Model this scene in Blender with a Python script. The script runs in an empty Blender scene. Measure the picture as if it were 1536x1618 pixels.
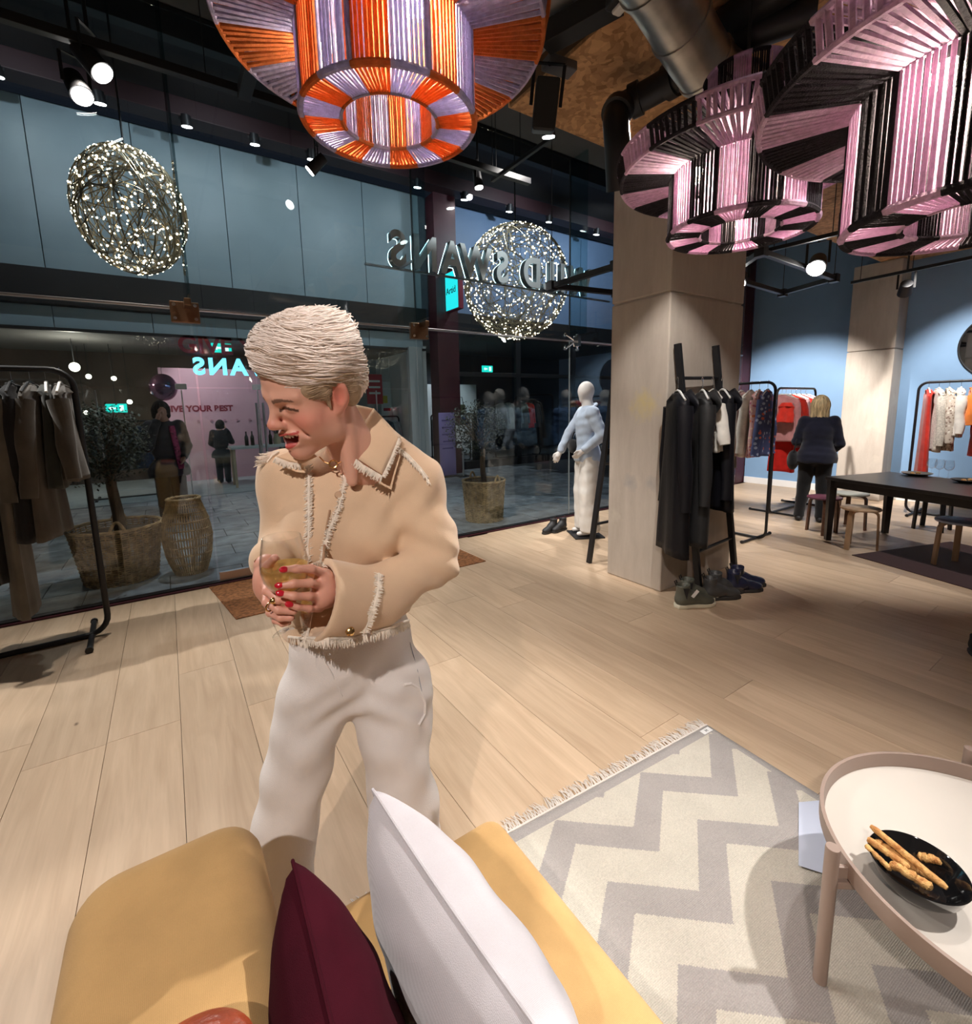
import bpy, math, random
import numpy as np
from mathutils import Vector, Matrix, Euler

random.seed(7)
rng = np.random.default_rng(7)
PI = math.pi
SC = bpy.context.scene
COL = SC.collection

# ------------------------------------------------------------------ camera
cam_data = bpy.data.cameras.new('camera')
cam = bpy.data.objects.new('camera', cam_data)
COL.objects.link(cam)
cam_data.sensor_fit = 'HORIZONTAL'
cam_data.sensor_width = 36.0
cam_data.lens = 36.0 * 746 / 1536
cam_data.shift_y = -52.0 / 1536
cam_data.clip_start = 0.02
cam.matrix_world = Matrix(((0.8297, 0.0995, -0.5493, 0.0),
                           (-0.5579, 0.1114, -0.8224, 0.0),
                           (-0.0206, 0.9888, 0.1479, 1.55),
                           (0, 0, 0, 1)))
SC.camera = cam

# ------------------------------------------------------------------ world, exposure
world = bpy.data.worlds.new('night')
world.use_nodes = True
world.node_tree.nodes['Background'].inputs[0].default_value = (0.10, 0.13, 0.2, 1)
world.node_tree.nodes['Background'].inputs[1].default_value = 0.05
SC.world = world
SC.view_settings.view_transform = 'Standard'
SC.view_settings.look = 'None'
SC.view_settings.gamma = 1.0
SC.view_settings.use_curve_mapping = False
SC.view_settings.exposure = 0.55
SC.cycles.use_denoising = True
SC.cycles.max_bounces = 8
SC.cycles.diffuse_bounces = 4
SC.cycles.glossy_bounces = 4
SC.cycles.transmission_bounces = 8
SC.cycles.transparent_max_bounces = 24
SC.cycles.sample_clamp_indirect = 6.0
SC.cycles.caustics_reflective = False
SC.cycles.caustics_refractive = False

# ------------------------------------------------------------------ lights
def spot(loc, target, energy, size=50, blend=0.5, col=(1.0, 0.93, 0.84), rad=0.03):
    l = bpy.data.lights.new('spot', 'SPOT')
    l.energy = energy; l.spot_size = math.radians(size); l.spot_blend = blend
    l.color = col; l.shadow_soft_size = rad
    o = bpy.data.objects.new('spot', l); COL.objects.link(o)
    o.location = loc
    o.rotation_euler = (Vector(target) - Vector(loc)).to_track_quat('-Z', 'Y').to_euler()
    return o
WARM = (1.0, 0.90, 0.78); NEUT = (1.0, 0.95, 0.90); COOL = (0.86, 0.93, 1.0)
SPOTS = [
    # shop: location, target, watts, cone
    ((-1.9, 4.55, 3.9), (0.0, 2.5, 0.0), 300, 62, NEUT),
    ((0.1, 4.45, 3.95), (-0.3, 2.0, 0.0), 200, 60, NEUT),
    ((2.6, -0.6, 3.5), (0.75, 0.95, 0.6), 300, 50, NEUT),
    ((2.9, 0.5, 3.5), (1.45, 0.45, 0.1), 105, 55, NEUT),
    ((-1.3, -0.9, 3.3), (0.35, 0.9, 0.9), 190, 55, (1.0, 0.88, 0.80)),
    ((2.9, 2.3, 3.45), (0.5, 1.15, 1.1), 700, 34, NEUT),
    ((0.9, 3.6, 3.8), (2.3, 3.6, 0.0), 210, 62, NEUT),
    ((2.4, 4.3, 3.9), (3.9, 3.9, 0.6), 230, 48, NEUT),
    ((2.05, 1.2, 3.4), (3.5, 2.35, 1.3), 150, 40, NEUT),
    ((5.2, 0.9, 3.1), (5.6, 1.7, 0.3), 110, 55, NEUT),
    ((5.4, 2.3, 2.9), (6.9, 3.0, 0.8), 170, 60, NEUT),
    ((7.5, 1.9, 3.45), (9.4, 1.3, 0.7), 330, 80, NEUT),
    ((6.6, 3.4, 3.0), (9.3, 4.0, 0.7), 560, 70, NEUT),
    ((7.0, 0.4, 3.3), (6.4, 1.6, 0.5), 130, 55, NEUT),
    # arcade: washes on the opposite facade
    ((-1.4, 8.0, 6.0), (-1.4, 10.4, 4.9), 58, 125, COOL),
    ((1.2, 8.0, 6.0), (1.2, 10.4, 4.9), 58, 125, COOL),
    ((3.8, 8.0, 6.0), (3.8, 10.4, 4.9), 58, 125, COOL),
    ((7.2, 8.0, 6.0), (7.2, 10.4, 4.9), 130, 125, COOL),
    ((10.2, 8.0, 6.0), (10.2, 10.4, 4.9), 130, 125, COOL),
    ((0.6, 6.4, 5.6), (0.2, 7.2, 0.0), 170, 85, COOL),
    ((4.4, 6.4, 5.6), (4.4, 7.2, 0.0), 170, 85, COOL),
    ((-0.2, 4.6, 4.1), (-0.2, 5.45, 0.1), 130, 60, WARM),
    ((3.5, 4.6, 4.1), (3.6, 5.45, 0.1), 80, 50, WARM),
    ((3.6, 4.1, 4.3), (3.6, 5.25, 3.3), 75, 120, NEUT),
    ((5.2, 4.72, 3.9), (5.1, 3.9, 1.0), 260, 60, NEUT),  # added unseen spot, lights the mannequins so their reflections show in the pane
    # opposite shops, inside
    ((0.6, 11.6, 3.0), (1.0, 13.2, 1.6), 70, 90, (1.0, 0.86, 0.88)),
    ((3.8, 11.6, 3.2), (4.3, 12.9, 1.4), 120, 100, COOL),
    ((7.4, 11.8, 3.2), (7.2, 13.2, 1.6), 80, 90, COOL),
    ((-1.6, 11.8, 3.0), (-1.6, 13.0, 1.0), 30, 100, WARM),
]
for (lo, ta, en, sz, cl) in SPOTS:
    spot(lo, ta, en, sz, 0.6, cl)

# ------------------------------------------------------------------ scene helpers
def tag(o, label=None, cat=None, group=None, kind=None):
    if label: o['label'] = label
    if cat: o['category'] = cat
    if group: o['group'] = group
    if kind: o['kind'] = kind
    return o

def thing(name, loc, label, cat, group=None, rz=0.0):
    o = bpy.data.objects.new(name, None)
    o.empty_display_size = 0.05
    o.location = loc; o.rotation_euler = (0, 0, rz)
    COL.objects.link(o)
    return tag(o, label, cat, group)

def base_of(o):
    p = Vector((0, 0, 0))
    while o is not None:
        p += o.location; o = o.parent
    return p

def dup(o, loc=None, rz=None, label=None, group=None, parent=None, mats=None):
    """copy a thing with its parts and sub-parts"""
    c = o.copy(); COL.objects.link(c)
    if parent is not None: c.parent = parent
    if loc is not None: c.location = loc
    if rz is not None: c.rotation_euler = (0, 0, rz)
    if label: c['label'] = label
    if group: c['group'] = group
    for ch in list(o.children): dup(ch, parent=c)
    return c

# ------------------------------------------------------------------ materials
MATS = {}
def mat(name, col, rough=0.6, metal=0.0, var=0.0, scale=8.0, bump=0.0, bscale=40.0, stretch=(1, 1, 1), spec=0.5, sheen=0.0, emit=None, emit_s=0.0, col2=None, trans=0.0, coat=0.0, obj_rand=0.0, detail=4.0):
    if name in MATS: return MATS[name]
    m = bpy.data.materials.new(name); m.use_nodes = True
    nt = m.node_tree; b = nt.nodes['Principled BSDF']
    b.inputs['Base Color'].default_value = (*col, 1); b.inputs['Roughness'].default_value = rough
    b.inputs['Metallic'].default_value = metal; b.inputs['Specular IOR Level'].default_value = spec
    if sheen: b.inputs['Sheen Weight'].default_value = sheen
    if coat: b.inputs['Coat Weight'].default_value = coat
    if emit: b.inputs['Emission Color'].default_value = (*emit, 1); b.inputs['Emission Strength'].default_value = emit_s
    if var or bump or col2 or obj_rand:
        g = nt.nodes.new('ShaderNodeNewGeometry'); mp = nt.nodes.new('ShaderNodeMapping')
        mp.inputs['Scale'].default_value = stretch; nt.links.new(g.outputs['Position'], mp.inputs['Vector'])
    if var or col2:
        n = nt.nodes.new('ShaderNodeTexNoise'); n.inputs['Scale'].default_value = scale; n.inputs['Detail'].default_value = detail
        nt.links.new(mp.outputs[0], n.inputs['Vector'])
        mx = nt.nodes.new('ShaderNodeMix'); mx.data_type = 'RGBA'
        c2 = col2 if col2 else tuple(max(0, c * (1 - var)) for c in col)
        c1 = col if col2 else tuple(min(1, c * (1 + var * 0.6)) for c in col)
        mx.inputs['A'].default_value = (*c1, 1); mx.inputs['B'].default_value = (*c2, 1)
        rp = nt.nodes.new('ShaderNodeMapRange'); rp.inputs[1].default_value = 0.35; rp.inputs[2].default_value = 0.65
        nt.links.new(n.outputs[0], rp.inputs[0]); nt.links.new(rp.outputs[0], mx.inputs['Factor'])
        nt.links.new(mx.outputs['Result'], b.inputs['Base Color'])
    if bump:
        n2 = nt.nodes.new('ShaderNodeTexNoise'); n2.inputs['Scale'].default_value = bscale; n2.inputs['Detail'].default_value = 5
        nt.links.new(mp.outputs[0], n2.inputs['Vector'])
        bp = nt.nodes.new('ShaderNodeBump'); bp.inputs['Strength'].default_value = bump; bp.inputs['Distance'].default_value = 0.01
        nt.links.new(n2.outputs[0], bp.inputs['Height']); nt.links.new(bp.outputs[0], b.inputs['Normal'])
    if trans:
        t = nt.nodes.new('ShaderNodeBsdfTranslucent'); t.inputs[0].default_value = (*col, 1)
        mi = nt.nodes.new('ShaderNodeMixShader'); mi.inputs[0].default_value = trans
        out = nt.nodes['Material Output']
        nt.links.new(b.outputs[0], mi.inputs[1]); nt.links.new(t.outputs[0], mi.inputs[2]); nt.links.new(mi.outputs[0], out.inputs[0])
    MATS[name] = m
    return m

def emat(name, col, s, sample=False):
    if name in MATS: return MATS[name]
    m = bpy.data.materials.new(name); m.use_nodes = True
    nt = m.node_tree; nt.nodes.remove(nt.nodes['Principled BSDF'])
    e = nt.nodes.new('ShaderNodeEmission'); e.inputs[0].default_value = (*col, 1); e.inputs[1].default_value = s
    nt.links.new(e.outputs[0], nt.nodes['Material Output'].inputs[0])
    if not sample: m.cycles.emission_sampling = 'NONE'
    MATS[name] = m
    return m

def glass_mat(name, tint=(0.93, 0.97, 0.97), gain=1.0, f0=None):
    """thin clear glass: transparent with a fresnel mirror on top"""
    if name in MATS: return MATS[name]
    m = bpy.data.materials.new(name); m.use_nodes = True
    nt = m.node_tree; nt.nodes.remove(nt.nodes['Principled BSDF'])
    t = nt.nodes.new('ShaderNodeBsdfTransparent'); t.inputs[0].default_value = (*tint, 1)
    gl = nt.nodes.new('ShaderNodeBsdfGlossy'); gl.inputs['Roughness'].default_value = 0.0
    fr = nt.nodes.new('ShaderNodeFresnel'); fr.inputs[0].default_value = 1.5
    mu = nt.nodes.new('ShaderNodeMath'); mu.operation = 'MULTIPLY'; mu.inputs[1].default_value = gain; mu.use_clamp = True
    mi = nt.nodes.new('ShaderNodeMixShader')
    ge = nt.nodes.new('ShaderNodeNewGeometry'); ir = nt.nodes.new('ShaderNodeMapRange')   # same reflection from both faces of the pane
    ir.inputs[3].default_value = 1.5; ir.inputs[4].default_value = 1 / 1.5
    nt.links.new(ge.outputs['Backfacing'], ir.inputs[0]); nt.links.new(ir.outputs[0], fr.inputs[0])
    nt.links.new(fr.outputs[0], mu.inputs[0]); nt.links.new(mu.outputs[0], mi.inputs[0])
    nt.links.new(t.outputs[0], mi.inputs[1]); nt.links.new(gl.outputs[0], mi.inputs[2])
    nt.links.new(mi.outputs[0], nt.nodes['Material Output'].inputs[0])
    MATS[name] = m
    return m

# ------------------------------------------------------------------ mesh builder
def basis(d):
    d = Vector(d).normalized()
    a = Vector((0, 0, 1)) if abs(d.z) < 0.9 else Vector((1, 0, 0))
    u = d.cross(a).normalized(); w = d.cross(u).normalized()
    return u, w

class MB:
    def __init__(s): s.v = []; s.f = []; s.m = []; s.mi = 0
    def add(s, vs, fs):
        o = len(s.v); s.v.extend([tuple(map(float, p)) for p in vs])
        for f in fs: s.f.append(tuple(o + i for i in f)); s.m.append(s.mi)
        return s
    def box(s, c, sz, rot=None):
        c = Vector(c); h = [x / 2 for x in sz]; vs = []
        for i in (-1, 1):
            for j in (-1, 1):
                for k in (-1, 1):
                    p = Vector((i * h[0], j * h[1], k * h[2]))
                    if rot is not None: p = rot @ p
                    vs.append(c + p)
        return s.add(vs, [(0, 1, 3, 2), (4, 6, 7, 5), (0, 4, 5, 1), (2, 3, 7, 6), (0, 2, 6, 4), (1, 5, 7, 3)])
    def bar(s, a, b, w, h, up=(0, 0, 1)):
        """box from a to b, width w, height h"""
        a = Vector(a); b = Vector(b); d = (b - a); L = d.length; d.normalize()
        u = Vector(up); x = d.cross(u)
        if x.length < 1e-4: x = d.cross(Vector((1, 0, 0)))
        x.normalize(); z = x.cross(d).normalized()
        R = Matrix((x, d, z)).transposed()
        return s.box((a + b) / 2, (w, L, h), R)
    def tube(s, pts, r, n=8, closed=False, caps=True, flat=1.0):
        P = [Vector(p) for p in pts]; N = len(P)
        rs = r if isinstance(r, (list, tuple)) else [r] * N
        u = None; vs = []
        for i in range(N):
            if closed: d = P[(i + 1) % N] - P[i - 1]
            else: d = P[min(i + 1, N - 1)] - P[max(i - 1, 0)]
            if d.length < 1e-9: d = Vector((0, 0, 1))
            d.normalize()
            if u is None: u = basis(d)[0]
            else:
                u = u - d * u.dot(d)
                if u.length < 1e-6: u = basis(d)[0]
                u.normalize()
            w = d.cross(u)
            for k in range(n):
                a = 2 * PI * k / n
                vs.append(P[i] + u * (math.cos(a) * rs[i]) + w * (math.sin(a) * rs[i] * flat))
        fs = []
        for i in range(N if closed else N - 1):
            j = (i + 1) % N
            for k in range(n):
                l = (k + 1) % n
                fs.append((i * n + k, i * n + l, j * n + l, j * n + k))
        if caps and not closed:
            fs.append(tuple(range(n - 1, -1, -1))); fs.append(tuple((N - 1) * n + k for k in range(n)))
        return s.add(vs, fs)
    def cyl(s, a, b, r0, r1=None, n=16, caps=True):
        return s.tube([a, b], [r0, r0 if r1 is None else r1], n, caps=caps)
    def lathe(s, prof, n=32, c=(0, 0, 0), close=False, M=None):
        c = Vector(c); vs = []
        for (r, z) in prof:
            for k in range(n):
                a = 2 * PI * k / n
                p = Vector((r * math.cos(a), r * math.sin(a), z))
                if M is not None: p = M @ p
                vs.append(c + p)
        N = len(prof); fs = []
        for i in range(N if close else N - 1):
            j = (i + 1) % N
            for k in range(n):
                l = (k + 1) % n
                fs.append((i * n + k, i * n + l, j * n + l, j * n + k))
        return s.add(vs, fs)
    def ell(s, c, r, nu=16, nv=10, M=None):
        if not isinstance(r, (list, tuple)): r = (r, r, r)
        c = Vector(c); vs = []; fs = []
        for j in range(1, nv):
            t = PI * j / nv
            for k in range(nu):
                a = 2 * PI * k / nu
                p = Vector((r[0] * math.sin(t) * math.cos(a), r[1] * math.sin(t) * math.sin(a), r[2] * math.cos(t)))
                if M is not None: p = M @ p
                vs.append(c + p)
        for j in range(nv - 2):
            for k in range(nu):
                l = (k + 1) % nu
                fs.append((j * nu + k, (j + 1) * nu + k, (j + 1) * nu + l, j * nu + l))
        o = len(vs); t = Vector((0, 0, r[2])); b = -t
        if M is not None: t = M @ t; b = M @ b
        vs += [c + t, c + b]
        for k in range(nu):
            l = (k + 1) % nu
            fs.append((o, k, l)); fs.append((o + 1, (nv - 2) * nu + l, (nv - 2) * nu + k))
        return s.add(vs, fs)
    def surf(s, fn, nu, nv, cu=False):
        """grid of fn(u,v), u and v in 0..1"""
        vs = [fn(i / (nu if cu else nu - 1), j / (nv - 1)) for j in range(nv) for i in range(nu)]
        fs = []
        for j in range(nv - 1):
            for i in range(nu if cu else nu - 1):
                k = (i + 1) % nu
                fs.append((j * nu + i, j * nu + k, (j + 1) * nu + k, (j + 1) * nu + i))
        return s.add(vs, fs)
    def poly(s, pts, d):
        """extruded polygon: pts 3-D loop, d thickness vector"""
        n = len(pts); d = Vector(d); P = [Vector(p) for p in pts]
        fs = [tuple(range(n - 1, -1, -1)), tuple(range(n, 2 * n))]
        for i in range(n): fs.append((i, (i + 1) % n, n + (i + 1) % n, n + i))
        return s.add(P + [p + d for p in P], fs)
    def build(s, name, m=None, parent=None, smooth=True, bevel=0.0, kind=None, label=None, cat=None, group=None, thick=0.0, sub=0, seg=2, loc=None):
        me = bpy.data.meshes.new(name)
        off = base_of(parent) if parent is not None else Vector((0, 0, 0))
        if loc is not None: off = off + Vector(loc)
        me.from_pydata([(p[0] - off.x, p[1] - off.y, p[2] - off.z) for p in s.v], [], s.f)
        ms = m if isinstance(m, (list, tuple)) else [m]
        for x in ms:
            if x is not None: me.materials.append(x)
        if len(ms) > 1: me.polygons.foreach_set('material_index', s.m)
        if smooth:
            me.polygons.foreach_set('use_smooth', [True] * len(me.polygons))
        me.update()
        o = bpy.data.objects.new(name, me); COL.objects.link(o)
        if parent is not None: o.parent = parent
        if loc is not None: o.location = loc
        if smooth and (bevel or not sub):
            try: me.set_sharp_from_angle(angle=math.radians(42))
            except Exception: pass
        if thick:
            md = o.modifiers.new('solid', 'SOLIDIFY'); md.thickness = thick; md.offset = 0
        if bevel:
            md = o.modifiers.new('bevel', 'BEVEL'); md.width = bevel; md.segments = seg; md.limit_method = 'ANGLE'
            md.angle_limit = math.radians(40)
        if sub:
            md = o.modifiers.new('sub', 'SUBSURF'); md.levels = sub; md.render_levels = sub
        tag(o, label, cat, group, kind)
        return o

# ------------------------------------------------------------------ signed-distance modelling
class SDF:
    def __init__(s, lo, hi, h):
        s.lo = np.array(lo, np.float32); s.h = h
        s.n = (np.ceil((np.array(hi) - np.array(lo)) / h).astype(int) + 1)
        s.g = np.full(s.n, 0.2, np.float32)
        s.ax = [s.lo[i] + h * np.arange(s.n[i], dtype=np.float32) for i in range(3)]
    def box(s, lo, hi):
        a = np.clip(np.floor((np.array(lo) - s.lo) / s.h).astype(int), 0, s.n)
        b = np.clip(np.ceil((np.array(hi) - s.lo) / s.h).astype(int) + 1, 0, s.n)
        return tuple(slice(a[i], b[i]) for i in range(3))
    def pts(s, sl):
        return np.meshgrid(s.ax[0][sl[0]], s.ax[1][sl[1]], s.ax[2][sl[2]], indexing='ij')
    def comb(s, sl, d, k, sub):
        g = s.g[sl]
        if sub:
            d = -d
            h = np.maximum(k - np.abs(g - d), 0) / k if k > 0 else 0
            s.g[sl] = np.maximum(g, d) + (h * h * k * 0.25 if k > 0 else 0)
        else:
            h = np.maximum(k - np.abs(g - d), 0) / k if k > 0 else 0
            s.g[sl] = np.minimum(g, d) - (h * h * k * 0.25 if k > 0 else 0)
    def rc(s, a, b, ra, rb, k=0.02, sub=False):
        a = np.array(a, np.float32); b = np.array(b, np.float32)
        m = max(ra, rb) + 1.3 * k + 3 * s.h
        sl = s.box(np.minimum(a, b) - m, np.maximum(a, b) + m)
        X, Y, Z = s.pts(sl)
        if X.size == 0: return s
        ba = b - a; L = float(ba @ ba) + 1e-12
        px, py, pz = X - a[0], Y - a[1], Z - a[2]
        t = np.clip((px * ba[0] + py * ba[1] + pz * ba[2]) / L, 0, 1)
        d = np.sqrt((px - t * ba[0]) ** 2 + (py - t * ba[1]) ** 2 + (pz - t * ba[2]) ** 2) - (ra + (rb - ra) * t)
        s.comb(sl, d, k, sub); return s
    def chain(s, pts, rs, k=0.02, sub=False):
        for i in range(len(pts) - 1): s.rc(pts[i], pts[i + 1], rs[i], rs[i + 1], k, sub)
        return s
    def ell(s, c, r, M=None, k=0.02, sub=False):
        c = np.array(c, np.float32); r = np.array(r, np.float32)
        m = float(r.max()) + 1.3 * k + 3 * s.h
        sl = s.box(c - m, c + m)
        X, Y, Z = s.pts(sl)
        if X.size == 0: return s
        X = X - c[0]; Y = Y - c[1]; Z = Z - c[2]
        if M is not None:
            M = np.array(M, np.float32)          # columns = local axes in world
            X, Y, Z = (M[0, 0] * X + M[1, 0] * Y + M[2, 0] * Z, M[0, 1] * X + M[1, 1] * Y + M[2, 1] * Z, M[0, 2] * X + M[1, 2] * Y + M[2, 2] * Z)
        k0 = np.sqrt((X / r[0]) ** 2 + (Y / r[1]) ** 2 + (Z / r[2]) ** 2)
        k1 = np.sqrt((X / r[0] ** 2) ** 2 + (Y / r[1] ** 2) ** 2 + (Z / r[2] ** 2) ** 2) + 1e-9
        s.comb(sl, k0 * (k0 - 1) / k1, k, sub); return s
    def warp(s, fn, lo=None, hi=None):
        """add fn(x,y,z) to the field inside a box"""
        sl = s.box(lo, hi) if lo is not None else (slice(None),) * 3
        X, Y, Z = s.pts(sl)
        s.g[sl] += fn(X, Y, Z).astype(np.float32); return s
    def cut(s, p, nrm, k=0.0):
        """keep the side the normal points away from"""
        X, Y, Z = s.pts((slice(None),) * 3)
        d = (X - p[0]) * nrm[0] + (Y - p[1]) * nrm[1] + (Z - p[2]) * nrm[2]
        s.g = np.maximum(s.g, d.astype(np.float32)); return s
    def mesh(s, smooth=2):
        g = s.g; h = s.h
        inn = g < 0
        cs = [inn[i:g.shape[0] - 1 + i, j:g.shape[1] - 1 + j, k:g.shape[2] - 1 + k] for i in (0, 1) for j in (0, 1) for k in (0, 1)]
        al = np.logical_and.reduce(cs); an = np.logical_or.reduce(cs)
        act = an & ~al
        idx = np.full(act.shape, -1, np.int64); ijk = np.argwhere(act)
        idx[act] = np.arange(len(ijk))
        acc = np.zeros((len(ijk), 3)); cnt = np.zeros(len(ijk))
        I, J, K = ijk.T
        crn = [(i, j, k) for i in (0, 1) for j in (0, 1) for k in (0, 1)]
        for a in crn:
            for ax in range(3):
                if a[ax]: continue
                b = list(a); b[ax] = 1
                va = g[I + a[0], J + a[1], K + a[2]]; vb = g[I + b[0], J + b[1], K + b[2]]
                cr = (va < 0) != (vb < 0)
                t = np.where(cr, va / np.where(cr, va - vb, 1), 0)
                p = np.tile(np.array(a, float), (len(ijk), 1)); p[:, ax] = t
                acc[cr] += p[cr]; cnt[cr] += 1
        V = s.lo + h * (ijk + acc / np.maximum(cnt, 1)[:, None])
        Fs = []
        for ax in range(3):
            sa = [slice(1, -1)] * 3; sa[ax] = slice(0, -1); sb = [slice(1, -1)] * 3; sb[ax] = slice(1, None)
            A = inn[tuple(sa)]; B = inn[tuple(sb)]
            for flip in (False, True):
                q = np.argwhere(A & ~B) if not flip else np.argwhere(~A & B)
                if len(q) == 0: continue
                o = np.ones(3, int); o[ax] = 0
                q = q + o
                e1 = np.zeros(3, int); e2 = np.zeros(3, int); e1[(ax + 1) % 3] = 1; e2[(ax + 2) % 3] = 1
                c = [q - e1 - e2, q - e2, q, q - e1]
                f = np.stack([idx[tuple(x.T)] for x in c], 1)
                if flip: f = f[:, ::-1]
                Fs.append(f)
        Fc = np.concatenate(Fs) if Fs else np.zeros((0, 4), int)
        Fc = Fc[(Fc >= 0).all(1)]
        for _ in range(smooth):
            S = np.zeros_like(V); n = np.zeros(len(V))
            for i in range(4):
                a = Fc[:, i]; b = Fc[:, (i + 1) % 4]
                for ax in range(3):
                    S[:, ax] += np.bincount(a, V[b, ax], len(V)) + np.bincount(b, V[a, ax], len(V))
                n += np.bincount(a, minlength=len(V)) + np.bincount(b, minlength=len(V))
            V = 0.5 * V + 0.5 * S / np.maximum(n, 1)[:, None]
        return V, Fc

def mesh_np(name, V, Fc, m, parent=None, smooth=True, colors=None, **kw):
    me = bpy.data.meshes.new(name)
    off = np.array(base_of(parent)) if parent is not None else np.zeros(3)
    V = np.asarray(V) - off
    me.vertices.add(len(V)); me.vertices.foreach_set('co', V.astype(np.float32).ravel())
    k = Fc.shape[1]
    me.loops.add(Fc.size); me.loops.foreach_set('vertex_index', Fc.astype(np.int32).ravel())
    me.polygons.add(len(Fc)); me.polygons.foreach_set('loop_start', np.arange(0, Fc.size, k, dtype=np.int32))
    me.polygons.foreach_set('loop_total', np.full(len(Fc), k, np.int32))
    me.update(calc_edges=True)
    if smooth: me.polygons.foreach_set('use_smooth', np.ones(len(Fc), bool))
    if colors is not None:
        a = me.color_attributes.new('tint', 'FLOAT_COLOR', 'POINT')
        a.data.foreach_set('color', np.asarray(colors, np.float32).ravel())
    for x in (m if isinstance(m, (list, tuple)) else [m]): me.materials.append(x)
    o = bpy.data.objects.new(name, me); COL.objects.link(o)
    if parent is not None: o.parent = parent
    tag(o, **kw)
    return o

def text_mesh(name, body, size, depth, m, parent, M, font_bold=0.0, sx=1.0, align='CENTER', spacing=1.0):
    """flat or extruded lettering turned into a mesh; M places its local x (reading), y (up), z (front)"""
    cu = bpy.data.curves.new(name, 'FONT'); cu.body = body; cu.size = size; cu.extrude = depth
    cu.align_x = align; cu.align_y = 'CENTER'; cu.offset = font_bold; cu.space_character = spacing
    t = bpy.data.objects.new(name, cu); COL.objects.link(t)
    dg = bpy.context.evaluated_depsgraph_get(); dg.update()
    me = bpy.data.meshes.new_from_object(t.evaluated_get(dg))
    bpy.data.objects.remove(t)
    me.transform(Matrix.Diagonal((sx, 1, 1, 1)))
    me.transform(M)
    off = base_of(parent) if parent is not None else Vector((0, 0, 0))
    me.transform(Matrix.Translation(-off))
    me.materials.clear(); me.materials.append(m)
    o = bpy.data.objects.new(name, me); COL.objects.link(o)
    if parent is not None: o.parent = parent
    return o
def facing(loc, x, z):
    """matrix with reading direction x and front normal z"""
    x = Vector(x).normalized(); z = Vector(z).normalized(); y = z.cross(x)
    M = Matrix((x, y, z)).transposed().to_4x4(); M.translation = Vector(loc)
    return M

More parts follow.
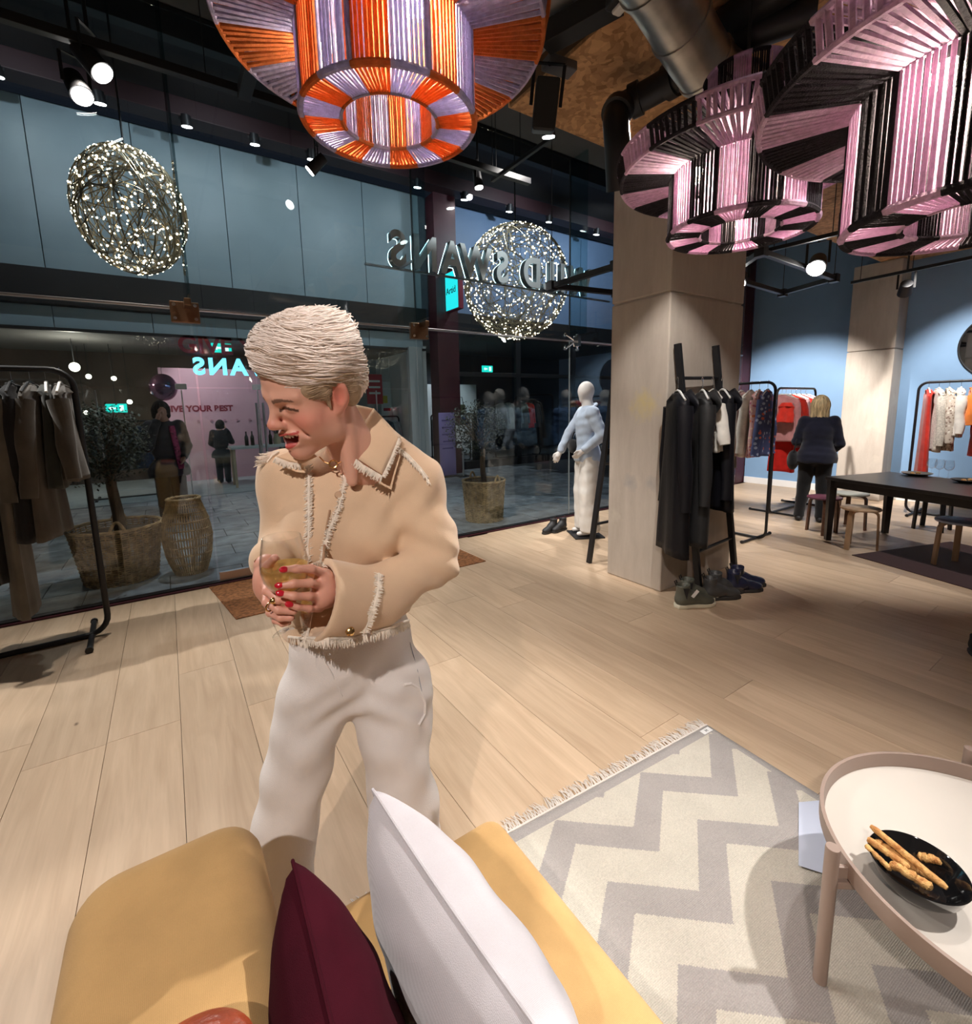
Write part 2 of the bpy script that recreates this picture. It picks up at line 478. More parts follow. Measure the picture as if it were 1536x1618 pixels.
# ================================================================== materials
def oak_mat(name, ca, cb, cc):
    m = bpy.data.materials.new(name); m.use_nodes = True
    nt = m.node_tree; b = nt.nodes['Principled BSDF']; L = nt.links
    g = nt.nodes.new('ShaderNodeNewGeometry'); oi = nt.nodes.new('ShaderNodeObjectInfo')
    mul = nt.nodes.new('ShaderNodeMath'); mul.operation = 'MULTIPLY'; mul.inputs[1].default_value = 37.0
    L.new(oi.outputs['Random'], mul.inputs[0])
    cx = nt.nodes.new('ShaderNodeCombineXYZ'); L.new(mul.outputs[0], cx.inputs[1]); L.new(mul.outputs[0], cx.inputs[2])
    ad = nt.nodes.new('ShaderNodeVectorMath'); L.new(g.outputs['Position'], ad.inputs[0]); L.new(cx.outputs[0], ad.inputs[1])
    mp = nt.nodes.new('ShaderNodeMapping'); mp.inputs['Scale'].default_value = (9, 0.9, 1); L.new(ad.outputs[0], mp.inputs[0])
    n1 = nt.nodes.new('ShaderNodeTexNoise'); n1.inputs['Scale'].default_value = 1.6; n1.inputs['Detail'].default_value = 6; n1.inputs['Distortion'].default_value = 1.2
    L.new(mp.outputs[0], n1.inputs['Vector'])
    mp2 = nt.nodes.new('ShaderNodeMapping'); mp2.inputs['Scale'].default_value = (60, 2.5, 1); L.new(ad.outputs[0], mp2.inputs[0])
    n2 = nt.nodes.new('ShaderNodeTexNoise'); n2.inputs['Scale'].default_value = 2.0; n2.inputs['Detail'].default_value = 4; L.new(mp2.outputs[0], n2.inputs['Vector'])
    r1 = nt.nodes.new('ShaderNodeValToRGB'); r1.color_ramp.elements[0].position = 0.3; r1.color_ramp.elements[0].color = (*cb, 1)
    r1.color_ramp.elements[1].position = 0.68; r1.color_ramp.elements[1].color = (*ca, 1); L.new(n1.outputs[0], r1.inputs[0])
    m1 = nt.nodes.new('ShaderNodeMix'); m1.data_type = 'RGBA'; m1.blend_type = 'MULTIPLY'; m1.inputs['Factor'].default_value = 0.35
    L.new(r1.outputs[0], m1.inputs['A']); r2 = nt.nodes.new('ShaderNodeMapRange'); r2.inputs[3].default_value = 0.72; r2.inputs[4].default_value = 1.12
    L.new(n2.outputs[0], r2.inputs[0]); L.new(r2.outputs[0], m1.inputs['B'])
    # board to board tone
    hs = nt.nodes.new('ShaderNodeHueSaturation'); mr = nt.nodes.new('ShaderNodeMapRange'); mr.inputs[3].default_value = 0.86; mr.inputs[4].default_value = 1.08
    L.new(oi.outputs['Random'], mr.inputs[0]); L.new(mr.outputs[0], hs.inputs['Value']); L.new(m1.outputs['Result'], hs.inputs['Color'])
    # knots
    mk = nt.nodes.new('ShaderNodeMapping'); mk.inputs['Scale'].default_value = (2.6, 1.5, 0.0); L.new(ad.outputs[0], mk.inputs[0])
    nz = nt.nodes.new('ShaderNodeTexNoise'); nz.inputs['Scale'].default_value = 14; L.new(ad.outputs[0], nz.inputs['Vector'])
    mz = nt.nodes.new('ShaderNodeMix'); mz.data_type = 'VECTOR'; mz.inputs['Factor'].default_value = 0.02
    L.new(mk.outputs[0], mz.inputs['A']); L.new(nz.outputs['Color'], mz.inputs['B'])
    vo = nt.nodes.new('ShaderNodeTexVoronoi'); vo.inputs['Scale'].default_value = 1.0; L.new(mz.outputs['Result'], vo.inputs['Vector'])
    sp = nt.nodes.new('ShaderNodeSeparateColor'); L.new(vo.outputs['Color'], sp.inputs[0])
    th = nt.nodes.new('ShaderNodeMapRange'); th.inputs[1].default_value = 0.42; th.inputs[2].default_value = 1.0; th.inputs[3].default_value = 0.0; th.inputs[4].default_value = 0.05
    L.new(sp.outputs[0], th.inputs[0])
    dv = nt.nodes.new('ShaderNodeMath'); dv.operation = 'DIVIDE'; L.new(vo.outputs['Distance'], dv.inputs[0])
    mx0 = nt.nodes.new('ShaderNodeMath'); mx0.operation = 'MAXIMUM'; mx0.inputs[1].default_value = 0.0001; L.new(th.outputs[0], mx0.inputs[0]); L.new(mx0.outputs[0], dv.inputs[1])
    kr = nt.nodes.new('ShaderNodeMapRange'); kr.inputs[1].default_value = 0.5; kr.inputs[2].default_value = 1.6; kr.inputs[3].default_value = 0.8; kr.inputs[4].default_value = 0.0
    L.new(dv.outputs[0], kr.inputs[0])
    mf = nt.nodes.new('ShaderNodeMix'); mf.data_type = 'RGBA'; mf.inputs['B'].default_value = (*cc, 1)
    L.new(kr.outputs[0], mf.inputs['Factor']); L.new(hs.outputs[0], mf.inputs['A'])
    L.new(mf.outputs['Result'], b.inputs['Base Color'])
    b.inputs['Roughness'].default_value = 0.42; b.inputs['Specular IOR Level'].default_value = 0.35
    bp = nt.nodes.new('ShaderNodeBump'); bp.inputs['Strength'].default_value = 0.12; bp.inputs['Distance'].default_value = 0.003
    L.new(n2.outputs[0], bp.inputs['Height']); L.new(bp.outputs[0], b.inputs['Normal'])
    return m
M_OAK = oak_mat('oak', (0.62, 0.465, 0.325), (0.50, 0.36, 0.24), (0.10, 0.06, 0.04))
def osb_mat():
    m = bpy.data.materials.new('osb'); m.use_nodes = True
    nt = m.node_tree; b = nt.nodes['Principled BSDF']; L = nt.links
    g = nt.nodes.new('ShaderNodeNewGeometry')
    vo = nt.nodes.new('ShaderNodeTexVoronoi'); vo.inputs['Scale'].default_value = 34; vo.inputs['Randomness'].default_value = 1
    nz = nt.nodes.new('ShaderNodeTexNoise'); nz.inputs['Scale'].default_value = 5; L.new(g.outputs['Position'], nz.inputs['Vector'])
    mz = nt.nodes.new('ShaderNodeMix'); mz.data_type = 'VECTOR'; mz.inputs['Factor'].default_value = 0.15
    L.new(g.outputs['Position'], mz.inputs['A']); L.new(nz.outputs['Color'], mz.inputs['B']); L.new(mz.outputs['Result'], vo.inputs['Vector'])
    sp = nt.nodes.new('ShaderNodeSeparateColor'); L.new(vo.outputs['Color'], sp.inputs[0])
    n2 = nt.nodes.new('ShaderNodeTexNoise'); n2.inputs['Scale'].default_value = 2.2; n2.inputs['Detail'].default_value = 6; L.new(g.outputs['Position'], n2.inputs['Vector'])
    av = nt.nodes.new('ShaderNodeMath'); av.operation = 'MULTIPLY_ADD'; av.inputs[1].default_value = 0.35; L.new(sp.outputs[0], av.inputs[0]); L.new(n2.outputs[0], av.inputs[2])
    r = nt.nodes.new('ShaderNodeValToRGB'); e = r.color_ramp.elements
    e[0].position = 0.3; e[0].color = (0.20, 0.09, 0.035, 1); e[1].position = 0.95; e[1].color = (0.75, 0.45, 0.22, 1)
    L.new(av.outputs[0], r.inputs[0]); L.new(r.outputs[0], b.inputs['Base Color']); b.inputs['Roughness'].default_value = 0.8
    return m
M_OSB = osb_mat()
def concrete_mat(name, ca, cb, cc, stain=None):
    m = bpy.data.materials.new(name); m.use_nodes = True
    nt = m.node_tree; b = nt.nodes['Principled BSDF']; L = nt.links
    g = nt.nodes.new('ShaderNodeNewGeometry')
    mp = nt.nodes.new('ShaderNodeMapping'); mp.inputs['Scale'].default_value = (4.5, 4.5, 0.9); L.new(g.outputs['Position'], mp.inputs[0])
    n1 = nt.nodes.new('ShaderNodeTexNoise'); n1.inputs['Scale'].default_value = 1.0; n1.inputs['Detail'].default_value = 8; n1.inputs['Roughness'].default_value = 0.7; L.new(mp.outputs[0], n1.inputs['Vector'])
    r = nt.nodes.new('ShaderNodeValToRGB'); e = r.color_ramp.elements
    e[0].position = 0.30; e[0].color = (*cb, 1); e[1].position = 0.66; e[1].color = (*ca, 1); L.new(n1.outputs[0], r.inputs[0])
    n2 = nt.nodes.new('ShaderNodeTexNoise'); n2.inputs['Scale'].default_value = 3.2; n2.inputs['Detail'].default_value = 7; L.new(g.outputs['Position'], n2.inputs['Vector'])
    mr = nt.nodes.new('ShaderNodeMapRange'); mr.inputs[1].default_value = 0.60; mr.inputs[2].default_value = 0.78; mr.inputs[4].default_value = 0.6; L.new(n2.outputs[0], mr.inputs[0])
    mx = nt.nodes.new('ShaderNodeMix'); mx.data_type = 'RGBA'; mx.inputs['B'].default_value = (*cc, 1); L.new(mr.outputs[0], mx.inputs['Factor']); L.new(r.outputs[0], mx.inputs['A'])
    last = mx.outputs['Result']
    for (sp_, rad, col, amt) in (stain or ()):          # marks with a place of their own on the cast face
        vd = nt.nodes.new('ShaderNodeVectorMath'); vd.operation = 'DISTANCE'; vd.inputs[1].default_value = sp_; L.new(g.outputs['Position'], vd.inputs[0])
        na = nt.nodes.new('ShaderNodeTexNoise'); na.inputs['Scale'].default_value = 14; na.inputs['Detail'].default_value = 5; L.new(g.outputs['Position'], na.inputs['Vector'])
        ma = nt.nodes.new('ShaderNodeMath'); ma.operation = 'MULTIPLY_ADD'; ma.inputs[1].default_value = rad * 1.6; L.new(na.outputs[0], ma.inputs[0]); L.new(vd.outputs['Value'], ma.inputs[2])
        mr2 = nt.nodes.new('ShaderNodeMapRange'); mr2.inputs[1].default_value = rad * 0.8; mr2.inputs[2].default_value = rad * 1.7; mr2.inputs[3].default_value = amt; mr2.inputs[4].default_value = 0; L.new(ma.outputs[0], mr2.inputs[0])
        m2 = nt.nodes.new('ShaderNodeMix'); m2.data_type = 'RGBA'; m2.inputs['B'].default_value = (*col, 1); L.new(mr2.outputs[0], m2.inputs['Factor']); L.new(last, m2.inputs['A']); last = m2.outputs['Result']
    n3 = nt.nodes.new('ShaderNodeTexNoise'); n3.inputs['Scale'].default_value = 55; n3.inputs['Detail'].default_value = 4; L.new(g.outputs['Position'], n3.inputs['Vector'])
    vo = nt.nodes.new('ShaderNodeTexVoronoi'); vo.inputs['Scale'].default_value = 26; L.new(g.outputs['Position'], vo.inputs['Vector'])
    pr = nt.nodes.new('ShaderNodeMapRange'); pr.inputs[1].default_value = 0.03; pr.inputs[2].default_value = 0.10; L.new(vo.outputs['Distance'], pr.inputs[0])
    ml = nt.nodes.new('ShaderNodeMath'); ml.operation = 'MULTIPLY_ADD'; ml.inputs[1].default_value = 0.35; L.new(n3.outputs[0], ml.inputs[0]); L.new(pr.outputs[0], ml.inputs[2])
    bp = nt.nodes.new('ShaderNodeBump'); bp.inputs['Strength'].default_value = 0.4; bp.inputs['Distance'].default_value = 0.004; L.new(ml.outputs[0], bp.inputs['Height'])
    L.new(last, b.inputs['Base Color']); L.new(bp.outputs[0], b.inputs['Normal']); b.inputs['Roughness'].default_value = 0.85
    return m
M_CONC = concrete_mat('concrete', (0.52, 0.46, 0.395), (0.40, 0.34, 0.285), (0.58, 0.53, 0.43), (((3.285, 2.545, 1.551), 0.17, (0.62, 0.50, 0.20), 0.75), ((3.285, 2.673, 0.891), 0.10, (0.30, 0.29, 0.29), 0.7), ((3.285, 2.447, 0.902), 0.09, (0.30, 0.29, 0.29), 0.6)))
M_PAVE = mat('paving', (0.27, 0.30, 0.33), 0.55, var=0.35, scale=5, bump=0.25, bscale=60, obj_rand=1)
M_PAVED = mat('paving_joint', (0.05, 0.055, 0.06), 0.9)
M_BLUE = mat('blue_paint', (0.20, 0.335, 0.52), 0.6, var=0.06, scale=1.5, bump=0.04, bscale=120)
M_WHITE = mat('white_paint', (0.78, 0.78, 0.78), 0.5)
M_WALLW = mat('warm_white_wall', (0.62, 0.59, 0.56), 0.7)
M_DARKC = mat('dark_ceiling', (0.06, 0.06, 0.06), 0.8, var=0.15, scale=2)
M_GREYC = mat('grey_board', (0.16, 0.155, 0.15), 0.75, var=0.12, scale=1.2)
M_BLACK = mat('black_metal', (0.012, 0.012, 0.014), 0.45, spec=0.4)
M_BLACKP = mat('black_paint', (0.015, 0.015, 0.017), 0.6)
M_MAROON = mat('maroon_steel', (0.055, 0.007, 0.014), 0.5, var=0.2, scale=3)
M_STEEL = mat('steel', (0.6, 0.6, 0.62), 0.28, 1.0)
M_CHROME = mat('chrome', (0.8, 0.8, 0.82), 0.12, 1.0)
M_BRASS = mat('bronze', (0.23, 0.13, 0.075), 0.35, 0.8)
M_DUCT = mat('galvanised', (0.50, 0.49, 0.47), 0.34, 1.0, var=0.25, scale=6)
M_GLASS = glass_mat('shop_glass', (0.90, 0.95, 0.96), 1.15)
M_GLASS2 = glass_mat('far_glass', (0.92, 0.96, 0.96), 0.8)
M_GLASSF = glass_mat('fin_glass', (0.74, 0.86, 0.88), 0.8)

# ================================================================== floor
floor = MB().box((3.1, 1.1, -0.06), (12.8, 7.6, 0.06)).build('floor', mat('subfloor', (0.07, 0.045, 0.03), 0.9), smooth=False, kind='structure')
X0, PW = -3.092, 0.30
plank_me = {}
r2 = random.Random(3)
i = 0
x = X0
while x < 9.38:
    y = -2.6 - r2.random() * 1.6
    w = min(PW, 9.39 - x)
    while y < 4.80:
        Ln = r2.choice((1.9, 2.2, 2.4))
        a, b_ = max(y, -2.6), min(y + Ln, 4.80)
        y += Ln
        if b_ - a < 0.05: continue
        o = MB().box((0, 0, -0.010), (w - 0.0022, b_ - a - 0.0022, 0.02)).build('plank', M_OAK, floor, smooth=False, loc=None)
        me = o.data
        for v in me.vertices: v.co += Vector((0, 0, 0))
        o.location = (x + w / 2, (a + b_) / 2, 0)
    x += PW
# the builder keeps vertices in world space, the planks are moved by their own location
# ================================================================== shop walls
MB().box((9.5, 0.9, 2.6), (0.2, 7.9, 5.2)).build('wall_right', M_BLUE, smooth=False, kind='structure')
MB().box((-3.25, 1.1, 2.6), (0.1, 7.7, 5.2)).build('wall_left', M_WALLW, smooth=False, kind='structure')
MB().box((3.1, -2.75, 2.6), (12.8, 0.1, 5.2)).build('wall_front', M_WALLW, smooth=False, kind='structure')
ceil = MB().box((3.1, 1.05, 4.75), (12.8, 7.5, 0.1)).build('ceiling', M_DARKC, smooth=False, kind='structure')
# grey boards under the left half of the ceiling
for ix in range(4):
    for iy in range(3):
        MB().box((-2.3 + ix * 1.22, -0.6 + iy * 2.0, 4.68), (1.19, 1.97, 0.03)).build('board', M_GREYC, ceil, smooth=False, bevel=0.004)
# osb soffit
soff = MB().box((5.79, 0.12, 3.86), (7.2, 5.48, 0.5)).build('ceiling_soffit', mat('soffit_core', (0.18, 0.11, 0.06), 0.85), smooth=False, kind='structure')
for ix in range(6):
    for iy in range(3):
        xa = 2.17 + ix * 1.22; ya = 2.86 - iy * 1.83
        MB().box((xa + 0.605, ya - 0.91, 3.596), (1.205, 1.815, 0.024)).build('panel', M_OSB, soff, smooth=False, bevel=0.003)
for ix in range(6):
    MB().box((2.17 + ix * 1.22 + 0.605, 2.872, 3.86), (1.205, 0.018, 0.52)).build('panel', M_OSB, soff, smooth=False, bevel=0.003)
# a flat grey board beside it
MB().box((1.84, 1.0, 3.72), (0.62, 3.6, 0.03)).build('ceiling_board', mat('pale_board', (0.33, 0.34, 0.35), 0.7), smooth=False, kind='structure', bevel=0.004)

# concrete columns
col1 = MB().box((3.81, 2.62, 1.79), (1.02, 0.55, 3.56)).build('column', M_CONC, smooth=False, kind='structure')
for z0, z1 in ((0.0, 2.40), (2.412, 3.58)):
    MB().box((3.81, 2.62, (z0 + z1) / 2), (1.05, 0.58, z1 - z0)).build('cast_block', M_CONC, col1, smooth=False, bevel=0.012)
col2 = MB().box((9.23, 2.88, 1.79), (0.34, 0.57, 3.56)).build('column', M_CONC, smooth=False, kind='structure')
for z0, z1 in ((0.0, 2.30), (2.312, 3.58)):
    MB().box((9.22, 2.88, (z0 + z1) / 2), (0.38, 0.60, z1 - z0)).build('cast_block', M_CONC, col2, smooth=False, bevel=0.012)
MB().box((9.25, 4.99, 2.6), (0.30, 0.26, 5.2)).build('trim_1', M_MAROON, smooth=False, kind='structure', bevel=0.004)
for a, b_ in ((-2.7, 2.57), (3.19, 4.84)):
    MB().box((9.385, (a + b_) / 2, 0.06), (0.03, b_ - a, 0.12)).build('baseboard_right', M_WHITE, smooth=False, kind='structure', bevel=0.004)
# socket
so = thing('wall_socket', (9.392, 4.15, 0.42), 'white double socket low on the blue wall beside the rack of red and pink clothes', 'socket')
MB().box((9.39, 4.15, 0.42), (0.016, 0.16, 0.09)).build('faceplate', M_WHITE, so, smooth=False, bevel=0.004)
for k in (-1, 1): MB().box((9.379, 4.15 + k * 0.04, 0.42), (0.006, 0.035, 0.04)).build('switch', M_WHITE, so, smooth=False, bevel=0.002)

# ================================================================== glass front
G = 4.87
win = MB().box((2.95, G, 0.012), (12.2, 0.07, 0.024)).build('window_1', M_BLACK, smooth=False, kind='structure')
MB().box((2.95, G - 0.05, 0.006), (12.2, 0.03, 0.012)).build('floor_channel', M_MAROON, win, smooth=False)
joints = [-3.15, -1.88, 0.25, 2.375, 4.67, 6.95, 9.1]
for a, b_ in zip(joints[:-1], joints[1:]):
    if abs(a - 0.25) > 0.01:
        MB().box(((a + b_) / 2, G, 1.235), (b_ - a - 0.008, 0.012, 2.41)).build('pane', M_GLASS, win, smooth=False)
    MB().box(((a + b_) / 2, G, 3.58), (b_ - a - 0.008, 0.012, 2.24)).build('pane', M_GLASS, win, smooth=False)
MB().box((2.95, G - 0.03, 2.43), (12.2, 0.03, 0.022)).build('transom_rail', M_STEEL, win, smooth=False, bevel=0.004)
for x in joints[1:-1]:
    MB().box((x, G - 0.16, 3.60), (0.016, 0.30, 2.2)).build('glass_fin', M_GLASSF, win, smooth=False)
    MB().box((x, G, 3.58), (0.014, 0.018, 2.24)).build('sealant', M_BLACKP, win, smooth=False)
    if x not in (0.25, 2.375):
        MB().box((x, G, 1.235), (0.010, 0.016, 2.41)).build('sealant', mat('clear_sealant', (0.4, 0.45, 0.47), 0.3), win, smooth=False)
for x in (0.22, 2.39):
    p = MB().box((x, G - 0.03, 2.40), (0.21, 0.05, 0.17)).build('patch_fitting', M_BRASS, win, smooth=False, bevel=0.006)
    q = MB()
    for dx in (-0.075, 0.075):
        for dz in (-0.055, 0.055): q.cyl((x + dx, G - 0.055, 2.40 + dz), (x + dx, G - 0.072, 2.40 + dz), 0.014, n=12)
    q.build('bolt', M_CHROME, p)
    MB().box((x + 0.02, G - 0.12, 2.46), (0.05, 0.16, 0.06)).build('bracket', M_BRASS, win, smooth=False, bevel=0.006)
for x in (4.69, 6.95):
    q = MB()
    for dx in (-1, 1):
        for dz in (-1, 1):
            q.tube([(x, G - 0.09, 2.42), (x + dx * 0.07, G - 0.05, 2.42 + dz * 0.06), (x + dx * 0.11, G - 0.02, 2.42 + dz * 0.09)], 0.012, 8)
            q.cyl((x + dx * 0.11, G - 0.03, 2.42 + dz * 0.09), (x + dx * 0.11, G - 0.005, 2.42 + dz * 0.09), 0.024, n=12)
    q.box((x, G - 0.12, 2.42), (0.05, 0.10, 0.14))
    q.build('spider_fitting', M_CHROME, win)
# pair of glass doors
for n, (a, b_) in enumerate(((0.262, 1.306), (1.318, 2.362))):
    d = MB().box(((a + b_) / 2, G, 0.06), (b_ - a - 0.006, 0.035, 0.09)).build('door_%d' % (n + 1), M_STEEL, smooth=False, kind='structure', bevel=0.004)
    MB().box(((a + b_) / 2, G, 1.25), (b_ - a - 0.006, 0.012, 2.29)).build('pane', M_GLASS, d, smooth=False)
    hx = b_ - 0.10 if n == 0 else a + 0.10
    MB().tube([(hx, G - 0.07, 0.75), (hx, G - 0.07, 1.45)], 0.016, 12).build('pull_handle', M_STEEL, d)
    q = MB()
    for z in (0.85, 1.35): q.cyl((hx, G - 0.07, z), (hx, G - 0.005, z), 0.009, n=8)
    q.build('handle_post', M_STEEL, d)

# ================================================================== arcade outside
pav = MB().box((4.0, 7.7, -0.07), (16.0, 5.6, 0.06)).build('pavement', M_PAVED, smooth=False, kind='structure')
px_, py_ = 0.62, 0.46
y = 4.93; row = 0
while y < 10.38:
    x = -2.6 - (row % 2) * 0.31
    while x < 7.6:
        d = min(py_, 10.4 - y)
        MB().box((x + px_ / 2, y + d / 2, -0.022 + r2.uniform(-0.0012, 0.0012)), (px_ - 0.009, d - 0.009, 0.04)).build('paver', M_PAVE, pav, smooth=False)
        x += px_
    y += py_; row += 1
MB().box((4.0, 7.65, -0.025), (16.0, 5.5, 0.03)).build('pavement_bed', M_PAVED, pav, smooth=False)
O = 10.4
M_TEAL = mat('grey_teal_panel', (0.25, 0.33, 0.37), 0.45, var=0.10, scale=0.8)
M_FBLUE = mat('slate_blue_panel', (0.15, 0.23, 0.38), 0.5, var=0.08, scale=0.8)
wo = MB().box((0.6, O + 0.22, 5.1), (9.3, 0.3, 2.6)).build('wall_back', mat('facade_core', (0.05, 0.06, 0.065), 0.8), smooth=False, kind='structure')
for k in range(7):
    a = -3.98 + k * 1.318
    MB().box((a + 0.655, O + 0.03, 5.12), (1.306, 0.06, 2.48)).build('panel', M_TEAL, wo, smooth=False, bevel=0.003)
    MB().box((a + 0.655, O + 0.05, 3.15), (1.306, 0.05, 0.34)).build('panel', M_TEAL, wo, smooth=False, bevel=0.003)
MB().box((0.65, O - 0.02, 3.60), (9.26, 0.22, 0.54)).build('trim_2', M_BLACK, smooth=False, kind='structure', bevel=0.005)
w2 = MB().box((9.5, O + 0.22, 5.1), (7.0, 0.3, 2.6)).build('wall_back', M_FBLUE, smooth=False, kind='structure')
for k in range(3):
    MB().box((6.0 + k * 2.2 + 1.1, O + 0.03, 5.08), (2.185, 0.06, 2.42)).build('panel', M_FBLUE, w2, smooth=False, bevel=0.003)
MB().box((9.4, O, 3.66), (6.9, 0.2, 0.42)).build('trim_3', M_BLACK, smooth=False, kind='structure', bevel=0.005)
pil = MB().box((5.62, O - 0.28, 3.15), (0.50, 0.44, 6.3)).build('column', M_MAROON, smooth=False, kind='structure', bevel=0.01)
MB().box((5.62, O - 0.52, 3.15), (0.56, 0.03, 6.3)).build('flange', M_MAROON, pil, smooth=False, bevel=0.004)
MB().box((4.0, 7.6, 6.75), (16.5, 6.0, 0.1)).build('ceiling_arcade', mat('arcade_soffit', (0.02, 0.018, 0.02), 0.8), smooth=False, kind='structure')
MB().box((4.0, 9.75, 6.42), (16.5, 0.36, 0.28)).build('trim_4', mat('dark_maroon', (0.022, 0.005, 0.008), 0.6), smooth=False, kind='structure', bevel=0.01)
for yy in (6.1, 7.9):
    MB().box((4.0, yy, 6.5), (16.5, 0.16, 0.34)).build('beam', M_BLACKP, smooth=False, kind='structure', bevel=0.006)
# -------- opposite shop on the left: floor, walls, shopfront
M_SHOPF = mat('pale_floor', (0.42, 0.45, 0.47), 0.5, var=0.1, scale=3)
MB().box((1.0, 12.3, -0.02), (9.0, 3.7, 0.06)).build('floor_shop', M_SHOPF, smooth=False, kind='structure')
MB().box((0.9, 12.4, 3.05), (9.0, 3.7, 0.06)).build('ceiling_shop', mat('grey_ceiling', (0.17, 0.16, 0.155), 0.8), smooth=False, kind='structure')
cs = MB().box((0.9, 14.3, 1.5), (9.0, 0.1, 3.1)).build('wall_shop', mat('brown_wall', (0.10, 0.065, 0.05), 0.7, var=0.3, scale=2), smooth=False, kind='structure')
M_PINK = mat('pink_wall', (0.62, 0.36, 0.42), 0.6)
pw = MB().box((1.55, 13.0, 1.3), (3.2, 0.08, 2.6)).build('wall_pink', M_PINK, smooth=False, kind='structure')
text_mesh('lettering', 'GIVE YOUR BEST', 0.185, 0.004, mat('wine_red', (0.22, 0.01, 0.03), 0.5), pw, facing((0.663, 12.955, 1.680), (1, 0, 0), (0, -1, 0)), 0.008)
for k in range(6):
    MB().cyl((0.62 + k * 0.27, 12.96, 1.40), (0.62 + k * 0.27, 12.93, 1.40), 0.03, n=10).build('peg', mat('rose_peg', (0.45, 0.22, 0.28), 0.5), pw)
MB().box((-3.6, 12.4, 1.5), (0.1, 3.7, 3.1)).build('wall_shop_left', M_WALLW, smooth=False, kind='structure')
MB().box((4.6, 13.6, 1.5), (2.0, 0.1, 3.1)).build('wall_shop_white', mat('white_brick', (0.55, 0.58, 0.58), 0.7, bump=0.3, bscale=20), smooth=False, kind='structure')
MB().box((5.3, 12.2, 1.5), (0.1, 3.4, 3.1)).build('wall_shop_right', mat('white_brick2', (0.58, 0.62, 0.62), 0.7), smooth=False, kind='structure')
sf = MB().box((0.65, O, 2.955), (9.26, 0.08, 0.05)).build('window_2', M_BLACK, smooth=False, kind='structure')
jx = [-3.9, -2.35, -0.95, 0.28, 1.55, 2.75, 4.0, 5.2]
for a, b_ in zip(jx[:-1], jx[1:]):
    # the big doors beside the pink wall stand very slightly open
    ang = 0.0
    MB().box(((a + b_) / 2, O, 1.02), (b_ - a - 0.01, 0.012, 2.02)).build('pane', M_GLASS2, sf, smooth=False)
    MB().box(((a + b_) / 2, O, 2.49), (b_ - a - 0.01, 0.012, 0.88)).build('pane', M_GLASS2, sf, smooth=False)
    MB().box((a, O - 0.01, 1.0), (0.02, 0.03, 2.0)).build('sealant', M_STEEL, sf, smooth=False)
for x in (0.28, 1.55):
    MB().box((x, O - 0.03, 2.06), (0.18, 0.05, 0.10)).build('patch_fitting', M_STEEL, sf, smooth=False, bevel=0.004)
for x in (1.50, 1.62, 2.62): MB().tube([(x, O - 0.07, 0.25), (x, O - 0.07, 1.75)], 0.022, 10).build('pull_handle', M_STEEL, sf)
big = text_mesh('shop_lettering', 'GIVE YOUR BEST', 0.42, 0.01, mat('dark_wine', (0.17, 0.01, 0.025), 0.5), sf, facing((1.88, O - 0.03, 2.80), (1, 0, 0), (0, -1, 0)), 0.012)
swl = text_mesh('reflection_lettering', 'SWANS', 0.42, 0.012, emat('cyan_reflection', (0.16, 0.72, 1.0), 2.2, True), sf, facing((1.33, O + 0.12, 2.43), (-1, 0, 0), (0, 1, 0)), 0.016, spacing=1.25)  # glowing letters added in place of the sign's mirror image in the glass
MB().box((4.98, O - 0.02, 1.5), (0.34, 0.16, 3.0)).build('trim_5', mat('grey_pier', (0.33, 0.37, 0.38), 0.6), smooth=False, kind='structure', bevel=0.006)
# -------- opposite shop on the right
MB().box((9.5, 12.4, -0.02), (7.2, 3.8, 0.06)).build('floor_shop', mat('dark_floor', (0.10, 0.10, 0.11), 0.5), smooth=False, kind='structure')
MB().box((9.5, 12.4, 3.42), (7.2, 3.8, 0.06)).build('ceiling_shop', mat('grey_ceiling2', (0.12, 0.125, 0.13), 0.8), smooth=False, kind='structure')
MB().box((9.5, 14.3, 1.7), (7.2, 0.1, 3.5)).build('wall_shop', mat('charcoal_wall', (0.035, 0.04, 0.05), 0.8), smooth=False, kind='structure')
MB().box((7.6, 13.7, 1.2), (2.4, 0.08, 2.3)).build('wall_shop_white', M_WHITE, smooth=False, kind='structure')
s2 = MB().box((9.4, O, 3.42), (6.9, 0.08, 0.06)).build('window_3', M_BLACK, smooth=False, kind='structure')
jx = [5.98, 8.05, 10.1, 12.2]
for a, b_ in zip(jx[:-1], jx[1:]):
    MB().box(((a + b_) / 2, O, 1.70), (b_ - a - 0.01, 0.012, 3.36)).build('pane', M_GLASS2, s2, smooth=False)
    MB().box((b_, O, 1.7), (0.16, 0.10, 3.4)).build('frame', M_BLACK, s2, smooth=False, bevel=0.004)
MB().box((9.1, O - 0.01, 2.42), (6.2, 0.08, 0.10)).build('frame', M_BLACK, s2, smooth=False, bevel=0.004)
MB().box((9.1, O, 0.10), (6.2, 0.10, 0.20)).build('frame', M_BLACK, s2, smooth=False, bevel=0.004)

